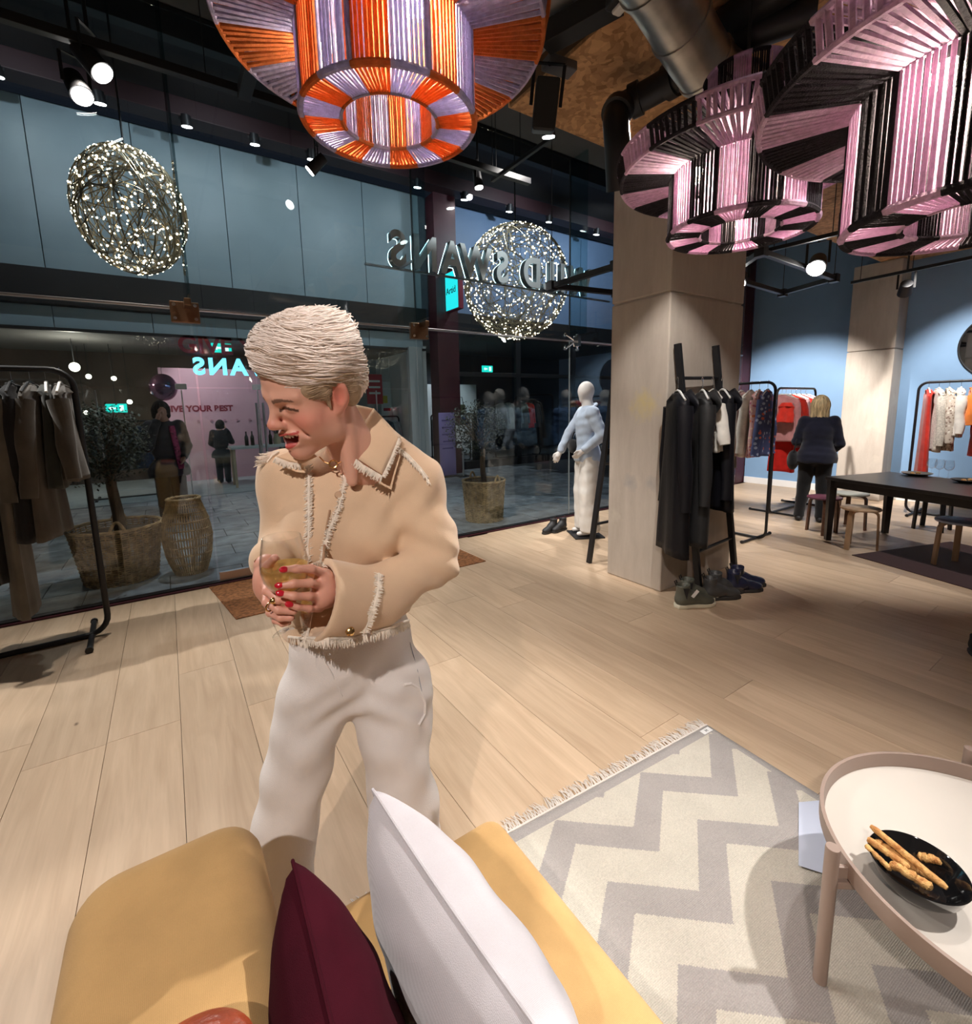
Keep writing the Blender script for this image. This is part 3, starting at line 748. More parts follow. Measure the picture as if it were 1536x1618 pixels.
# ================================================================== pendant lamps wound with cord
def cord_mat(name, col, tr=0.35):
    return mat(name, col, 0.85, var=0.25, scale=60, bump=0.5, bscale=260, spec=0.15, trans=tr)
M_ORANGE = cord_mat('orange_cord', (0.56, 0.17, 0.05))
M_LAV = cord_mat('lavender_cord', (0.42, 0.40, 0.58))
M_LILAC = cord_mat('lilac_cord', (0.70, 0.50, 0.66))
M_BLKC = cord_mat('black_cord', (0.018, 0.016, 0.02), 0.04)
M_BULB = emat('bulb_glow', (1.0, 0.80, 0.58), 60.0)
def lamp(center, zb, zd, label, ca, cb, zt, Rd=0.43, nseg=16, per=8, watts=60, ph=0.0, tone=(1.0, 0.84, 0.66)):
    x, y = center
    t = thing('pendant_lamp', (x, y, zb), label, 'lamp', 'cord wound pendant lamps under the ceiling')
    r1, r2_, rim = 0.135, 0.24, 0.065
    jit = random.Random(5)
    def ring_cords(name, p0, p1, rad, skip=1.0, n0=None):
        q = MB()
        N = nseg * per
        for k in range(N):
            s = (k // per) % 2; q.mi = s
            a = ph + 2 * PI * (k + 0.5) / N + jit.uniform(-0.10, 0.10) * 2 * PI / N
            a2 = a + jit.uniform(-0.07, 0.07) * 2 * PI / N
            c, s_, c2, s2_ = math.cos(a), math.sin(a), math.cos(a2), math.sin(a2)
            P = []
            for j in range(3):
                u = j / 2; r = p0[0] + (p1[0] - p0[0]) * u; z = p0[1] + (p1[1] - p0[1]) * u
                cc = c + (c2 - c) * u; ss = s_ + (s2_ - s_) * u
                P.append((x + r * cc, y + r * ss, z))
            q.tube(P, rad, 5, caps=False)
        return q.build(name, [ca, cb], t, kind='stuff')
    ring_cords('base_cords', (r1, zb), (r2_, zb), 0.0040)
    ring_cords('drum_cords', (r2_, zb), (r2_, zd), 0.0046)
    ring_cords('brim_cords', (r2_, zd), (Rd, zd), 0.0062)
    ring_cords('rim_cords', (Rd, zd), (Rd + 0.012, zd + rim), 0.0066)
    ring_cords('top_cords', (Rd + 0.012, zd + rim), (r1, zd + rim), 0.0062)
    ring_cords('core_cords', (r1, zb), (r1, zt), 0.0029)
    for (r, z, tr) in ((r1, zb, .006), (r2_, zb, .009), (r2_, zd, .007), (Rd, zd, .007), (Rd + 0.012, zd + rim, .008), (r1, zt, .006)):
        q = MB(); NP = nseg * 4; nn = 6
        P = [(x + r * math.cos(ph + 2 * PI * k / NP), y + r * math.sin(ph + 2 * PI * k / NP), z) for k in range(NP)]
        q.tube(P, tr, nn, closed=True)
        q.m = [((k // nn) // 4) % 2 for k in range(len(q.f))]
        q.build('wrapped_ring', [ca, cb], t)
    for k in range(nseg // 2):
        a = ph + 2 * PI * (2 * k) / nseg
        MB().tube([(x + r2_ * math.cos(a), y + r2_ * math.sin(a), zb), (x + r2_ * math.cos(a), y + r2_ * math.sin(a), zd)], 0.008, 6).build('frame_rod', cb, t)
    # bulbs between core and drum
    for k in range(3):
        a = ph + 0.5 + 2 * PI * k / 3
        bx, by, bz = x + 0.185 * math.cos(a), y + 0.185 * math.sin(a), zd - 0.03
        b = MB().ell((bx, by, bz), 0.026, 14, 10).build('bulb', M_BULB, t)
        MB().cyl((bx, by, bz + 0.022), (bx, by, bz + 0.07), 0.014, n=10).build('lamp_holder', M_BLACK, b)
        l = bpy.data.lights.new('bulb', 'POINT'); l.energy = watts / 3; l.color = tone; l.shadow_soft_size = 0.03
        lo = bpy.data.objects.new('bulb_light', l); COL.objects.link(lo); lo.location = (bx, by, bz - 0.035)
    MB().tube([(x, y, zt - 0.05), (x, y, 4.6)], 0.006, 6).build('cable', M_BLACK, t)
    q = MB()
    for a in (0, PI / 2): q.tube([(x - r1 * math.cos(a), y - r1 * math.sin(a), zt - 0.03), (x + r1 * math.cos(a), y + r1 * math.sin(a), zt - 0.03)], 0.004, 6)
    q.build('cross_bar', M_BLACK, t)
    return t
lamp((0.615, 1.375), 2.362, 2.564, 'orange and lavender cord wound pendant lamp above the laughing woman', M_ORANGE, M_LAV, 2.87, 0.436, watts=40)
lamp((1.792, 0.998), 2.169, 2.367, 'smaller looking lilac and black cord pendant lamp in front of the concrete column', M_LILAC, M_BLKC, 2.67, 0.414, watts=50, ph=0.2)
lamp((1.478, 0.298), 1.931, 2.19, 'lowest lilac and black cord pendant lamp, hanging over the tray table', M_LILAC, M_BLKC, 2.48, 0.426, watts=50, ph=0.35)

# ================================================================== string light balls outside
M_WIRE = mat('copper_wire', (0.30, 0.24, 0.15), 0.4, 0.7)
M_LED = emat('fairy_led', (1.0, 0.84, 0.62), 9.0)
def light_ball(c, R, n, label, zt, sq=(1, 1, 1)):
    c = Vector(c)
    t = thing('light_ball', (c.x, c.y, c.z), label, 'light ball', 'wire balls of fairy lights hung in the arcade')
    rr = np.random.default_rng(int(n))
    q = MB()
    for k in range(64):
        ax = Vector(rr.normal(size=3)).normalized(); u, w = basis(ax); off = rr.uniform(-0.75, 0.75); r = math.sqrt(1 - off * off)
        pts = [c + Vector([R * s_ * e for s_, e in zip(sq, (ax * off + (u * math.cos(2 * PI * j / 30) + w * math.sin(2 * PI * j / 30)) * r))]) for j in range(30)]
        q.tube(pts, 0.0055, 4, closed=True)
    q.build('wire_cage', M_WIRE, t, kind='stuff')
    q = MB()
    for k in range(n):
        d = Vector(rr.normal(size=3)).normalized()
        p = c + Vector([R * s_ * e for s_, e in zip(sq, d)])
        q.ell(p, rr.uniform(0.008, 0.0125), 5, 4)
    q.build('fairy_lights', M_LED, t, kind='stuff')
    MB().tube([(c.x, c.y, c.z + R * sq[2] * 0.95), (c.x, c.y, zt)], 0.012, 6).build('cable', M_BLACK, t)
    return t
light_ball((-0.093, 7.000, 3.842), 0.66, 430, 'wire ball of fairy lights hanging outside over the potted tree on a thick cable', 6.705, (0.82, 0.95, 1.0))
light_ball((5.399, 7.000, 3.748), 0.92, 720, 'big round wire ball of fairy lights behind the sign letters', 6.705, (1, 1, 1.05))

# ================================================================== sign letters fixed outside the glass, read from the street
M_LETF = emat('letter_face', (0.62, 0.93, 1.0), 4.5)
M_LETB = mat('letter_back', (0.70, 0.69, 0.72), 0.5)
M_LETS = mat('letter_side', (0.10, 0.11, 0.12), 0.3, 0.6)
sg = MB().box((3.92, 5.25, 3.142), (3.9, 0.03, 0.02)).build('sign_rail', M_STEEL, smooth=False)
for x in (2.375, 4.67): MB().box((x, 5.06, 3.142), (0.02, 0.37, 0.02)).build('arm', M_STEEL, sg, smooth=False)
tag(sg, 'thin steel rail that carries the backwards letters outside the glass', 'sign rail')
# letters run from right to left when seen from inside
LET = [(c, p[0]) for c, p in (('S', (2.355, 5.250, 3.325)), ('N', (2.696, 5.250, 3.294)), ('A', (3.053, 5.250, 3.274)), ('W', (3.401, 5.250, 3.285)), ('S', (3.802, 5.250, 3.286)), ('D', (4.300, 5.250, 3.303)), ('L', (4.606, 5.250, 3.309)), ('I', (4.856, 5.250, 3.306)), ('W', (5.205, 5.250, 3.314)))]
for ch, xx in LET:
    t = thing('sign_letter', (xx, 5.25, 3.10), 'sign letter ' + ch + ' of the shop sign outside the glass, ' + {'S': 'second S of the word SWANS' if xx < 3 else 'first S of the word SWANS', 'W': 'in the word SWANS' if xx < 4 else 'starting the word WILD'}.get(ch, 'seen from behind'), 'letter', 'letters of the shop sign')
    # body: front face to +y (street), back to -y (shop)
    Mx = facing((xx, 5.25, 3.33), (-1, 0, 0), (0, 1, 0))
    text_mesh('letter_side', ch, 0.52, 0.042, M_LETS, t, Mx, 0.012, 0.8)
    text_mesh('letter_face', ch, 0.52, 0.004, M_LETF, t, facing((xx, 5.298, 3.33), (-1, 0, 0), (0, 1, 0)), 0.014, 0.8)
    text_mesh('letter_back', ch, 0.52, 0.004, M_LETB, t, facing((xx, 5.202, 3.33), (-1, 0, 0), (0, 1, 0)), 0.014, 0.8)
# blade sign on the maroon pillar
t = thing('blade_sign', (5.60, 9.55, 3.9), 'glowing turquoise blade sign on the maroon pillar across the arcade', 'sign')
M_TURQ = emat('turquoise_glow', (0.02, 0.72, 0.74), 1.0, True)
MB().box((5.66, 9.62, 4.18), (0.12, 0.62, 0.86)).build('sign_box', mat('sign_maroon', (0.25, 0.02, 0.05), 0.5), t, smooth=False, bevel=0.01)
MB().box((5.595, 9.62, 4.18), (0.02, 0.56, 0.80)).build('sign_panel', M_TURQ, t, smooth=False, bevel=0.004)
text_mesh('lettering', 'Artid', 0.20, 0.003, mat('ink', (0.01, 0.02, 0.03), 0.6), t, facing((5.582, 9.62, 4.18), (0, -1, 0), (-1, 0, 0)))
MB().box((5.64, 9.80, 4.66), (0.04, 0.5, 0.05)).build('sign_arm', M_BLACK, t, smooth=False)

# ================================================================== spotlights, tracks, frames
M_LENS = emat('spot_lens', (1.0, 0.97, 0.92), 22.0)
def spotlight(p, d, label, group, r=0.055, L=0.17, m=None, arm=0.12, zt=None):
    p = Vector(p); d = Vector(d).normalized()
    t = thing('spotlight', p, label, 'spotlight', group)
    b = MB().tube([p - d * L, p - d * L * 0.98, p - d * 0.01, p], [r * 0.6, r * 0.85, r, r], 20).build('lamp_can', M_BLACK, t)
    q = MB().lathe([(0.0, 0.0), (r * 0.86, 0.0), (r * 0.86, -0.006), (0.0, -0.006)], 20, p + d * 0.002, M=(-d).to_track_quat('Z', 'Y').to_matrix())
    q.build('lens', M_LENS, b)
    u, w = basis(d)
    q = MB()
    top = p - d * L * 0.5 + Vector((0, 0, arm + r))
    side = d.cross(Vector((0, 0, 1)))
    side = side.normalized() if side.length > 0.05 else Vector((1, 0, 0))
    for s_ in (-1, 1):
        q.bar(p - d * L * 0.5 + side * s_ * (r + 0.008), top + side * s_ * (r + 0.008), 0.006, 0.022, side)
    q.bar(top - side * (r + 0.012), top + side * (r + 0.012), 0.022, 0.006)
    q.cyl(top, (top.x, top.y, zt if zt else top.z + 0.05), 0.012, n=8)
    q.build('yoke', M_BLACK, t)
    return t
def track(a, b_, label, drop=None, name='light_track', w=0.035, cat='track'):
    t = thing(name, a, label, cat)
    MB().bar(a, b_, w, w).build('rail', M_BLACK, t, smooth=False, bevel=0.003)
    q = MB()
    if drop:
        for f in (0.08, 0.5, 0.92):
            p = Vector(a).lerp(Vector(b_), f); q.cyl(p, (p.x, p.y, drop), 0.004, n=6)
        q.build('drop_wire', M_BLACK, t)
    return t
# dark tracks over the shop front
track((-2.6, 4.40, 4.02), (3.6, 4.40, 4.02), 'long black light track running along the glass front', 4.65, w=0.06)
track((-0.2, 3.5, 4.02), (2.2, 3.5, 4.02), 'short black light track above the orange lamp', 4.65, w=0.05)
track((0.75, 3.5, 4.0), (0.75, 4.4, 4.0), 'black cross beam joining two light tracks over the entrance', None, w=0.09)
track((2.123, 1.862, 3.600), (1.986, 2.276, 3.600), 'thick black beam beside the plywood ceiling', None, name='ceiling_beam', w=0.11, cat='beam')
track((3.2, 3.55, 4.0), (3.2, 4.55, 4.0), 'black light track above the mannequin', 4.65)
for n, (p, d) in enumerate((((-0.273, 4.759, 3.850), (0.25, -0.5, -0.8)), ((-0.126, 4.390, 3.850), (0.5, -0.3, -0.7)))):
    spotlight(p, d, ('larger black spotlight over the clothes rack by the glass, tilted to the camera', 'second black spotlight over the entrance, turned away')[n], 'spotlights along the glass front', 0.075, 0.2, zt=4.7)
spotlight((2.970, 3.367, 3.850), (0.2, 0.2, -1), 'bright spotlight just below the black loudspeaker', 'spotlights along the glass front', 0.06, zt=4.7)
spotlight((3.035, 4.561, 3.900), (0.1, -0.1, -1), 'small spotlight high behind the letters A and N', 'spotlights along the glass front', 0.05, zt=4.7)
spotlight((1.237, 4.475, 3.600), (-0.6, 0.3, -0.6), 'spotlight left of the orange lamp, pointing at the arcade', 'spotlights along the glass front', 0.05, zt=4.7)
for n, xx in enumerate((-1.45, -0.35, 0.75, 1.75, 2.7, 4.85, 6.0, 7.25, 8.5, 10.2)):
    spotlight((xx, 9.62, 6.16), (0.05, 0.22, -1), '%s small spotlight under the maroon arcade beam, washing the wall across' % ('first', 'second', 'third', 'fourth', 'fifth', 'sixth', 'seventh', 'eighth', 'ninth', 'tenth')[n], 'spotlights under the arcade beam', 0.085, 0.16)
# suspended square frames either side of the column
def hung_frame(P, label, drop):
    t = thing('lighting_frame', P[0], label, 'lighting frame')
    for i in range(len(P)):
        MB().bar(P[i], P[(i + 1) % len(P)], 0.05, 0.05).build('frame_bar', M_BLACK, t, smooth=False, bevel=0.004)
    q = MB()
    for p in P:
        q.box(p, (0.085, 0.085, 0.085)); q.tube([p, (p[0], p[1], drop)], 0.004, 6)
    q.build('corner_block', M_BLACK, t, smooth=False)
    return t
hung_frame([(3.340, 3.740, 2.750), (3.375, 2.939, 2.750), (4.25, 3.05, 2.75), (4.161, 3.616, 2.750)], 'black lighting frame hung left of the concrete column in front of the glass', 4.7)
hung_frame([(5.153, 2.977, 2.900), (6.548, 3.042, 2.900), (6.318, 2.407, 2.900), (4.619, 2.353, 2.900)], 'black square lighting frame hung in front of the blue wall', 3.58)
track((4.917, 2.971, 3.000), (5.036, 1.867, 3.000), 'black light track right of the column above the lighting frame', 3.58)
track((7.482, 2.654, 3.050), (7.368, 1.412, 3.050), 'black light track in front of the second concrete column', 3.58)
spotlight((5.470, 2.244, 2.850), (-0.75, -0.25, -0.55), 'black spotlight in a yoke on the square lighting frame, shining towards the column', 'spotlights on the frames', 0.085, 0.20)
spotlight((5.163, 2.840, 2.800), (-0.6, -0.2, -0.7), 'small lit spotlight at the edge of the column on the lighting frame', 'spotlights on the frames', 0.07, 0.14)
t = spotlight((8.040, 2.259, 2.900), (0.75, 0.3, -0.6), 'black spotlight facing away, on the track by the round mirror', 'spotlights on the frames', 0.075, 0.17, zt=3.59)

# ================================================================== ductwork and pipes
t = thing('air_duct', (2.2, 1.45, 3.2), 'big shiny galvanised air duct elbow under the plywood ceiling', 'duct')
P = [(1.535, 1.477, 3.420), (1.839, 1.498, 3.380), (2.109, 1.543, 3.340), (2.325, 1.574, 3.280), (2.522, 1.574, 3.220), (2.699, 1.500, 3.150), (2.894, 1.368, 3.100)]
def smooth_path(P, n=6):
    P = [Vector(p) for p in P]; out = []
    for i in range(len(P) - 1):
        p0 = P[max(i - 1, 0)]; p1 = P[i]; p2 = P[i + 1]; p3 = P[min(i + 2, len(P) - 1)]
        for k in range(n):
            t_ = k / n
            out.append(0.5 * ((2 * p1) + (p2 - p0) * t_ + (2 * p0 - 5 * p1 + 4 * p2 - p3) * t_ ** 2 + (3 * p1 - p0 - 3 * p2 + p3) * t_ ** 3))
    out.append(P[-1]); return out
SP = smooth_path(P, 5)
MB().tube(SP, 0.135, 28).build('duct_body', M_DUCT, t)
q = MB()
for i in (6, 12, 18, 24):
    d = (SP[i + 1] - SP[i - 1]).normalized(); MB().tube([SP[i] - d * 0.012, SP[i] - d * 0.011, SP[i] + d * 0.011, SP[i] + d * 0.012], [0.13, 0.142, 0.142, 0.13], 28).build('seam_ring', M_DUCT, t)
t = thing('black_pipe', (2.4, 1.9, 3.4), 'fat black pipe bending down behind the lilac lamp from the plywood ceiling', 'pipe')
P = smooth_path([(2.798, 1.236, 3.420), (2.696, 1.451, 3.420), (2.651, 1.810, 3.420), (2.629, 2.046, 3.420), (2.574, 2.181, 3.400), (2.459, 2.169, 3.300), (2.448, 2.145, 3.100), (2.520, 2.191, 2.900)], 5)
MB().tube(P, 0.078, 20).build('pipe_body', M_BLACK, t)
q = MB()
for i in (12, 18, 24):
    d = (P[i + 1] - P[i - 1]).normalized(); MB().tube([P[i] - d * 0.03, P[i] + d * 0.03], 0.094, 20).build('pipe_clamp', M_BLACK, t)
t = thing('black_pipe', (2.5, 1.3, 3.45), 'wide black pipe running beside the galvanised duct', 'pipe')
MB().tube([(2.635, 1.765, 3.500), (2.621, 1.250, 3.500)], 0.085, 20).build('pipe_body', M_BLACK, t)
# wall of cables over the ceiling edge
t = thing('loudspeaker', (2.080, 2.386, 3.340), 'black loudspeaker in a bracket under the edge of the plywood ceiling', 'loudspeaker')
p = Vector((2.080, 2.386, 3.340))
Rm = Euler((0.30, 0.1, -0.6)).to_matrix()
MB().box(p, (0.14, 0.13, 0.26), Rm).build('cabinet', M_BLACK, t, smooth=False, bevel=0.015)
MB().box(p + Rm @ Vector((0, -0.073, 0)), (0.13, 0.004, 0.24), Rm).build('grille', mat('speaker_grille', (0.02, 0.02, 0.02), 0.9), t, smooth=False)
q = MB()
for s_ in (-1, 1): q.bar(p + Rm @ Vector((s_ * 0.088, 0, 0.0)), p + Rm @ Vector((s_ * 0.088, 0, 0.20)), 0.02, 0.006)
q.bar(p + Rm @ Vector((-0.09, 0, 0.20)), p + Rm @ Vector((0.09, 0, 0.20)), 0.02, 0.006)
q.cyl(p + Rm @ Vector((0, 0, 0.20)), (p.x, p.y, 3.584), 0.012, n=8)
q.build('bracket', M_BLACK, t, smooth=False)
q = MB(); q.bar((2.059, 2.361, 3.560), (2.251, 2.333, 3.560), 0.10, 0.05)
tag(q.build('cable_box', mat('grey_metal', (0.12, 0.12, 0.13), 0.5), smooth=False, bevel=0.006), 'small grey metal box on the ceiling above the loudspeaker', 'box')
t = thing('strip_light', (2.143, 1.837, 3.550), 'white strip light fitting beside the silver duct', 'light')
MB().bar((2.098, 1.871, 3.520), (2.078, 1.744, 3.520), 0.055, 0.03).build('housing', M_WHITE, t, smooth=False, bevel=0.012)
MB().bar((2.087, 1.882, 3.545), (2.060, 1.753, 3.545), 0.09, 0.05).build('cover', M_BLACK, t, smooth=False, bevel=0.01)

# ================================================================== sofa, cushions, bag
def fabric(name, col, var=0.12, rough=0.95, weave=900, col2=None, sheen=0.3):
    """woven cloth: fine crossing threads, tone drifts slowly"""
    if name in MATS: return MATS[name]
    if not weave: return mat(name, col, rough, var=var, scale=9, bump=0.18, bscale=500, spec=0.15, sheen=sheen, col2=col2)
    m = mat(name, col, rough, var=var, scale=9, bump=0.14, bscale=700, spec=0.1, sheen=sheen, col2=col2)
    nt = m.node_tree; b = nt.nodes['Principled BSDF']
    g = nt.nodes.new('ShaderNodeTexCoord'); w1 = nt.nodes.new('ShaderNodeTexWave'); w2 = nt.nodes.new('ShaderNodeTexWave')
    for w, ax in ((w1, 'X'), (w2, 'Y')):
        w.bands_direction = ax; w.inputs['Scale'].default_value = weave / 6.28; w.inputs['Distortion'].default_value = 2.5; w.inputs['Detail Scale'].default_value = 6
        nt.links.new(g.outputs['Object'], w.inputs['Vector'])
    ad = nt.nodes.new('ShaderNodeMath'); ad.operation = 'ADD'; nt.links.new(w1.outputs['Fac'], ad.inputs[0]); nt.links.new(w2.outputs['Fac'], ad.inputs[1])
    src = b.inputs['Base Color'].links[0].from_socket if b.inputs['Base Color'].links else None
    mx = nt.nodes.new('ShaderNodeMix'); mx.data_type = 'RGBA'; mx.blend_type = 'MULTIPLY'; mx.inputs['Factor'].default_value = 0.35
    mr = nt.nodes.new('ShaderNodeMapRange'); mr.inputs[2].default_value = 2.0; mr.inputs[3].default_value = 0.6; mr.inputs[4].default_value = 1.3
    nt.links.new(ad.outputs[0], mr.inputs[0]); nt.links.new(mr.outputs[0], mx.inputs['B'])
    if src: nt.links.new(src, mx.inputs['A'])
    else: mx.inputs['A'].default_value = (*col, 1)
    nt.links.new(mx.outputs['Result'], b.inputs['Base Color'])
    return m
M_MUST = fabric('mustard_wool', (0.46, 0.285, 0.120), 0.10, sheen=0.1)
M_BURG = fabric('burgundy_wool', (0.036, 0.002, 0.007), 0.2, sheen=0.0)
M_PALE = fabric('pale_grey_twill', (0.53, 0.505, 0.535), 0.06, weave=1100)
t = thing('sofa', (0.24, 0.1, 0), 'mustard wool sofa with a thick rounded back beside the zigzag rug', 'sofa')
def round_slab(lo, hi, r, h=0.012):
    s = SDF(np.array(lo) - 0.03, np.array(hi) + 0.03, h)
    X, Y_, Z = s.pts((slice(None),) * 3)
    c = (np.array(lo) + np.array(hi)) / 2; b = (np.array(hi) - np.array(lo)) / 2 - r
    qx = np.abs(X - c[0]) - b[0]; qy = np.abs(Y_ - c[1]) - b[1]; qz = np.abs(Z - c[2]) - b[2]
    s.g = (np.sqrt(np.maximum(qx, 0) ** 2 + np.maximum(qy, 0) ** 2 + np.maximum(qz, 0) ** 2) + np.minimum(np.maximum(qx, np.maximum(qy, qz)), 0) - r).astype(np.float32)
    return s
s = round_slab((-0.225, -0.75, 0.10), (0.075, 1.015, 0.755), 0.075)
V, Fc = s.mesh(2)
mesh_np('backrest', V, Fc, M_MUST, t)
s = round_slab((0.06, -0.75, 0.17), (0.665, 0.985, 0.43), 0.045)
V, Fc = s.mesh(2)
mesh_np('seat', V, Fc, M_MUST, t)
for (x, y) in ((0.0, 0.92), (0.6, 0.92), (0.0, -0.65), (0.6, -0.65)):
    MB().cyl((x, y, 0.0), (x, y, 0.19), 0.016, 0.024, 12).build('leg', M_BLACK, t)
def cushion(name, c, ax_u, ax_v, su, sv, th, m, label, seam=None, h=0.008, pinch=0.9):
    """square cushion: u and v are its plane axes"""
    c = Vector(c); u = Vector(ax_u).normalized(); v = Vector(ax_v); v = (v - u * v.dot(u)).normalized(); n = u.cross(v)
    N = 41
    q = MB()
    def pt(a, b_, sgn):
        s_ = 1 - abs(a) ** 2.6; t_ = 1 - abs(b_) ** 2.6
        hgt = th * (max(s_, 0) * max(t_, 0)) ** 0.42
        ina = 1 - 0.10 * (1 - b_ * b_) * abs(a) ** 3 * pinch; inb = 1 - 0.10 * (1 - a * a) * abs(b_) ** 3 * pinch
        wr = 0.005 * math.sin(9 * a + 4 * b_ * b_) * math.sin(7 * b_ + 2 * a) * max(s_, 0) * max(t_, 0)
        return c + u * (a * su / 2 * inb ** 0 * ina) + v * (b_ * sv / 2 * inb) + n * (sgn * (hgt / 2 + wr))
    for sgn in (1, -1):
        o = len(q.v)
        q.surf(lambda a, b_: pt((2 * a - 1) * sgn, 2 * b_ - 1, sgn), N, N)
    t = thing(name, c, label, 'cushion')
    q.build('cover', m, t)
    edge = [pt(-1 + 2 * k / 24, -1, 1) for k in range(25)] + [pt(1, -1 + 2 * k / 24, 1) for k in range(1, 25)] + [pt(1 - 2 * k / 24, 1, 1) for k in range(1, 25)] + [pt(-1, 1 - 2 * k / 24, 1) for k in range(1, 24)]
    MB().tube(edge, 0.003, 6, closed=True).build('piping', m, t)
    return t
# ================================================================== tray table
M_TAUPE = mat('taupe_lacquer', (0.33, 0.245, 0.205), 0.45)
M_TRAY = mat('pale_tray', (0.62, 0.575, 0.52), 0.4, var=0.03, scale=3)
TC = Vector((1.66, 0.12, 0.0)); TR = 0.40
t = thing('tray_table', (TC.x, TC.y, 0), 'round taupe tray table with a raised rim on the zigzag rug', 'table')
zt = 0.335
MB().lathe([(0, zt), (TR - 0.012, zt), (TR - 0.004, zt + 0.006), (TR, zt + 0.046), (TR + 0.005, zt + 0.046), (TR + 0.002, zt + 0.002), (TR - 0.008, zt - 0.008), (0, zt - 0.008)], 96, TC).build('tray', [M_TRAY], t)
MB().lathe([(TR + 0.0075, zt + 0.048), (TR - 0.002, zt + 0.048), (TR - 0.0075, zt + 0.008), (TR - 0.0075, zt + 0.006), (TR + 0.0, zt - 0.010), (TR + 0.0065, zt)], 96, TC, close=True).build('rim', M_TAUPE, t)
for k in range(3):
    a = math.radians(142 + 120 * k)
    lx, ly = TC.x + (TR + 0.045) * math.cos(a), TC.y + (TR + 0.045) * math.sin(a)
    lg = MB().tube([(lx, ly, 0.012), (lx, ly, 0.415), (lx, ly, 0.42)], [0.0165, 0.0165, 0.0155], 20).build('leg', M_TAUPE, t)
    MB().bar((lx, ly, zt + 0.015), (TC.x + (TR - 0.002) * math.cos(a), TC.y + (TR - 0.002) * math.sin(a), zt + 0.015), 0.012, 0.034).build('bracket', M_TAUPE, lg, smooth=False, bevel=0.002)
MB().lathe([(0.0, 0.30), (0.03, 0.30), (0.03, zt - 0.008), (0, zt - 0.008)], 20, TC).build('hub', M_TAUPE, t)
q = MB()
for k in range(3):
    a = math.radians(142 + 120 * k); q.bar((TC.x, TC.y, 0.315), (TC.x + (TR + 0.04) * math.cos(a), TC.y + (TR + 0.04) * math.sin(a), 0.315), 0.02, 0.02)
q.build('cross_brace', M_TAUPE, t, smooth=False, bevel=0.003)
# bowl with bread sticks
BZ = zt + 0.001
BC = Vector((1.440, 0.259, 0.375)); BC.z = 0
t = thing('bowl', (BC.x, BC.y, BZ), 'glossy black bowl of bread sticks on the tray table', 'bowl')
MB().lathe([(0.0, BZ), (0.042, BZ), (0.048, BZ + 0.006), (0.078, BZ + 0.035), (0.094, BZ + 0.068), (0.0965, BZ + 0.070), (0.098, BZ + 0.068), (0.083, BZ + 0.034), (0.052, BZ + 0.0005)][0:0] + [(0, BZ), (0.045, BZ), (0.060, BZ + 0.006), (0.085, BZ + 0.034), (0.098, BZ + 0.070), (0.096, BZ + 0.073), (0.093, BZ + 0.070), (0.080, BZ + 0.036), (0.056, BZ + 0.011), (0, BZ + 0.009)], 64, BC).build('bowl_body', mat('black_glaze', (0.008, 0.008, 0.009), 0.08, coat=0.5), t)
M_BREAD = mat('baked_bread', (0.78, 0.47, 0.17), 0.75, var=0.5, scale=55, bump=0.6, bscale=160, col2=(0.46, 0.19, 0.05))
STK = [  # two ends, radius, knobbliness
    ((1.456, 0.361, 0.424), (1.426, 0.202, 0.402), 0.0082, 0.3, 'long smooth bread stick lying across the top of the black bowl'),
    ((1.416, 0.356, 0.414), (1.423, 0.270, 0.398), 0.0085, 0.7, 'bread stick second from the long one, its cut end past the far rim'),
    ((1.441, 0.345, 0.402), (1.443, 0.257, 0.386), 0.0095, 1.0, 'knobbly bread stick in the middle of the black bowl'),
    ((1.395, 0.353, 0.410), (1.383, 0.295, 0.396), 0.0065, 0.6, 'thin bread stick resting on the left rim of the bowl'),
    ((1.394, 0.299, 0.404), (1.403, 0.225, 0.398), 0.0105, 1.2, 'fat blistered bread stick at the near side of the bowl'),
    ((1.502, 0.271, 0.384), (1.510, 0.233, 0.396), 0.0095, 1.2, 'short twisted bread end at the back of the black bowl'),
    ((1.448, 0.263, 0.388), (1.444, 0.213, 0.390), 0.0080, 0.6, 'pale bread end below the long stick at the right of the bowl'),
]
for a, b_, r, kn, lab in STK:
    A = Vector(a); B = Vector(b_)
    jr = random.Random(int(1e4 * (a[0] + 2 * b_[1])))
    pts = []; rs = []
    for k in range(19):
        f = k / 18; p = A.lerp(B, f) + Vector((jr.uniform(-1, 1), jr.uniform(-1, 1), jr.uniform(-1, 1))) * 0.0012 * kn
        pts.append(p); rs.append(r * (0.6 if k in (0, 18) else 1) * (1 + 0.14 * kn * jr.uniform(-1, 1)))
    o = MB().tube(pts, rs, 12).build('bread_stick', M_BREAD)
    tag(o, lab, 'bread stick', 'bread sticks in the black bowl')

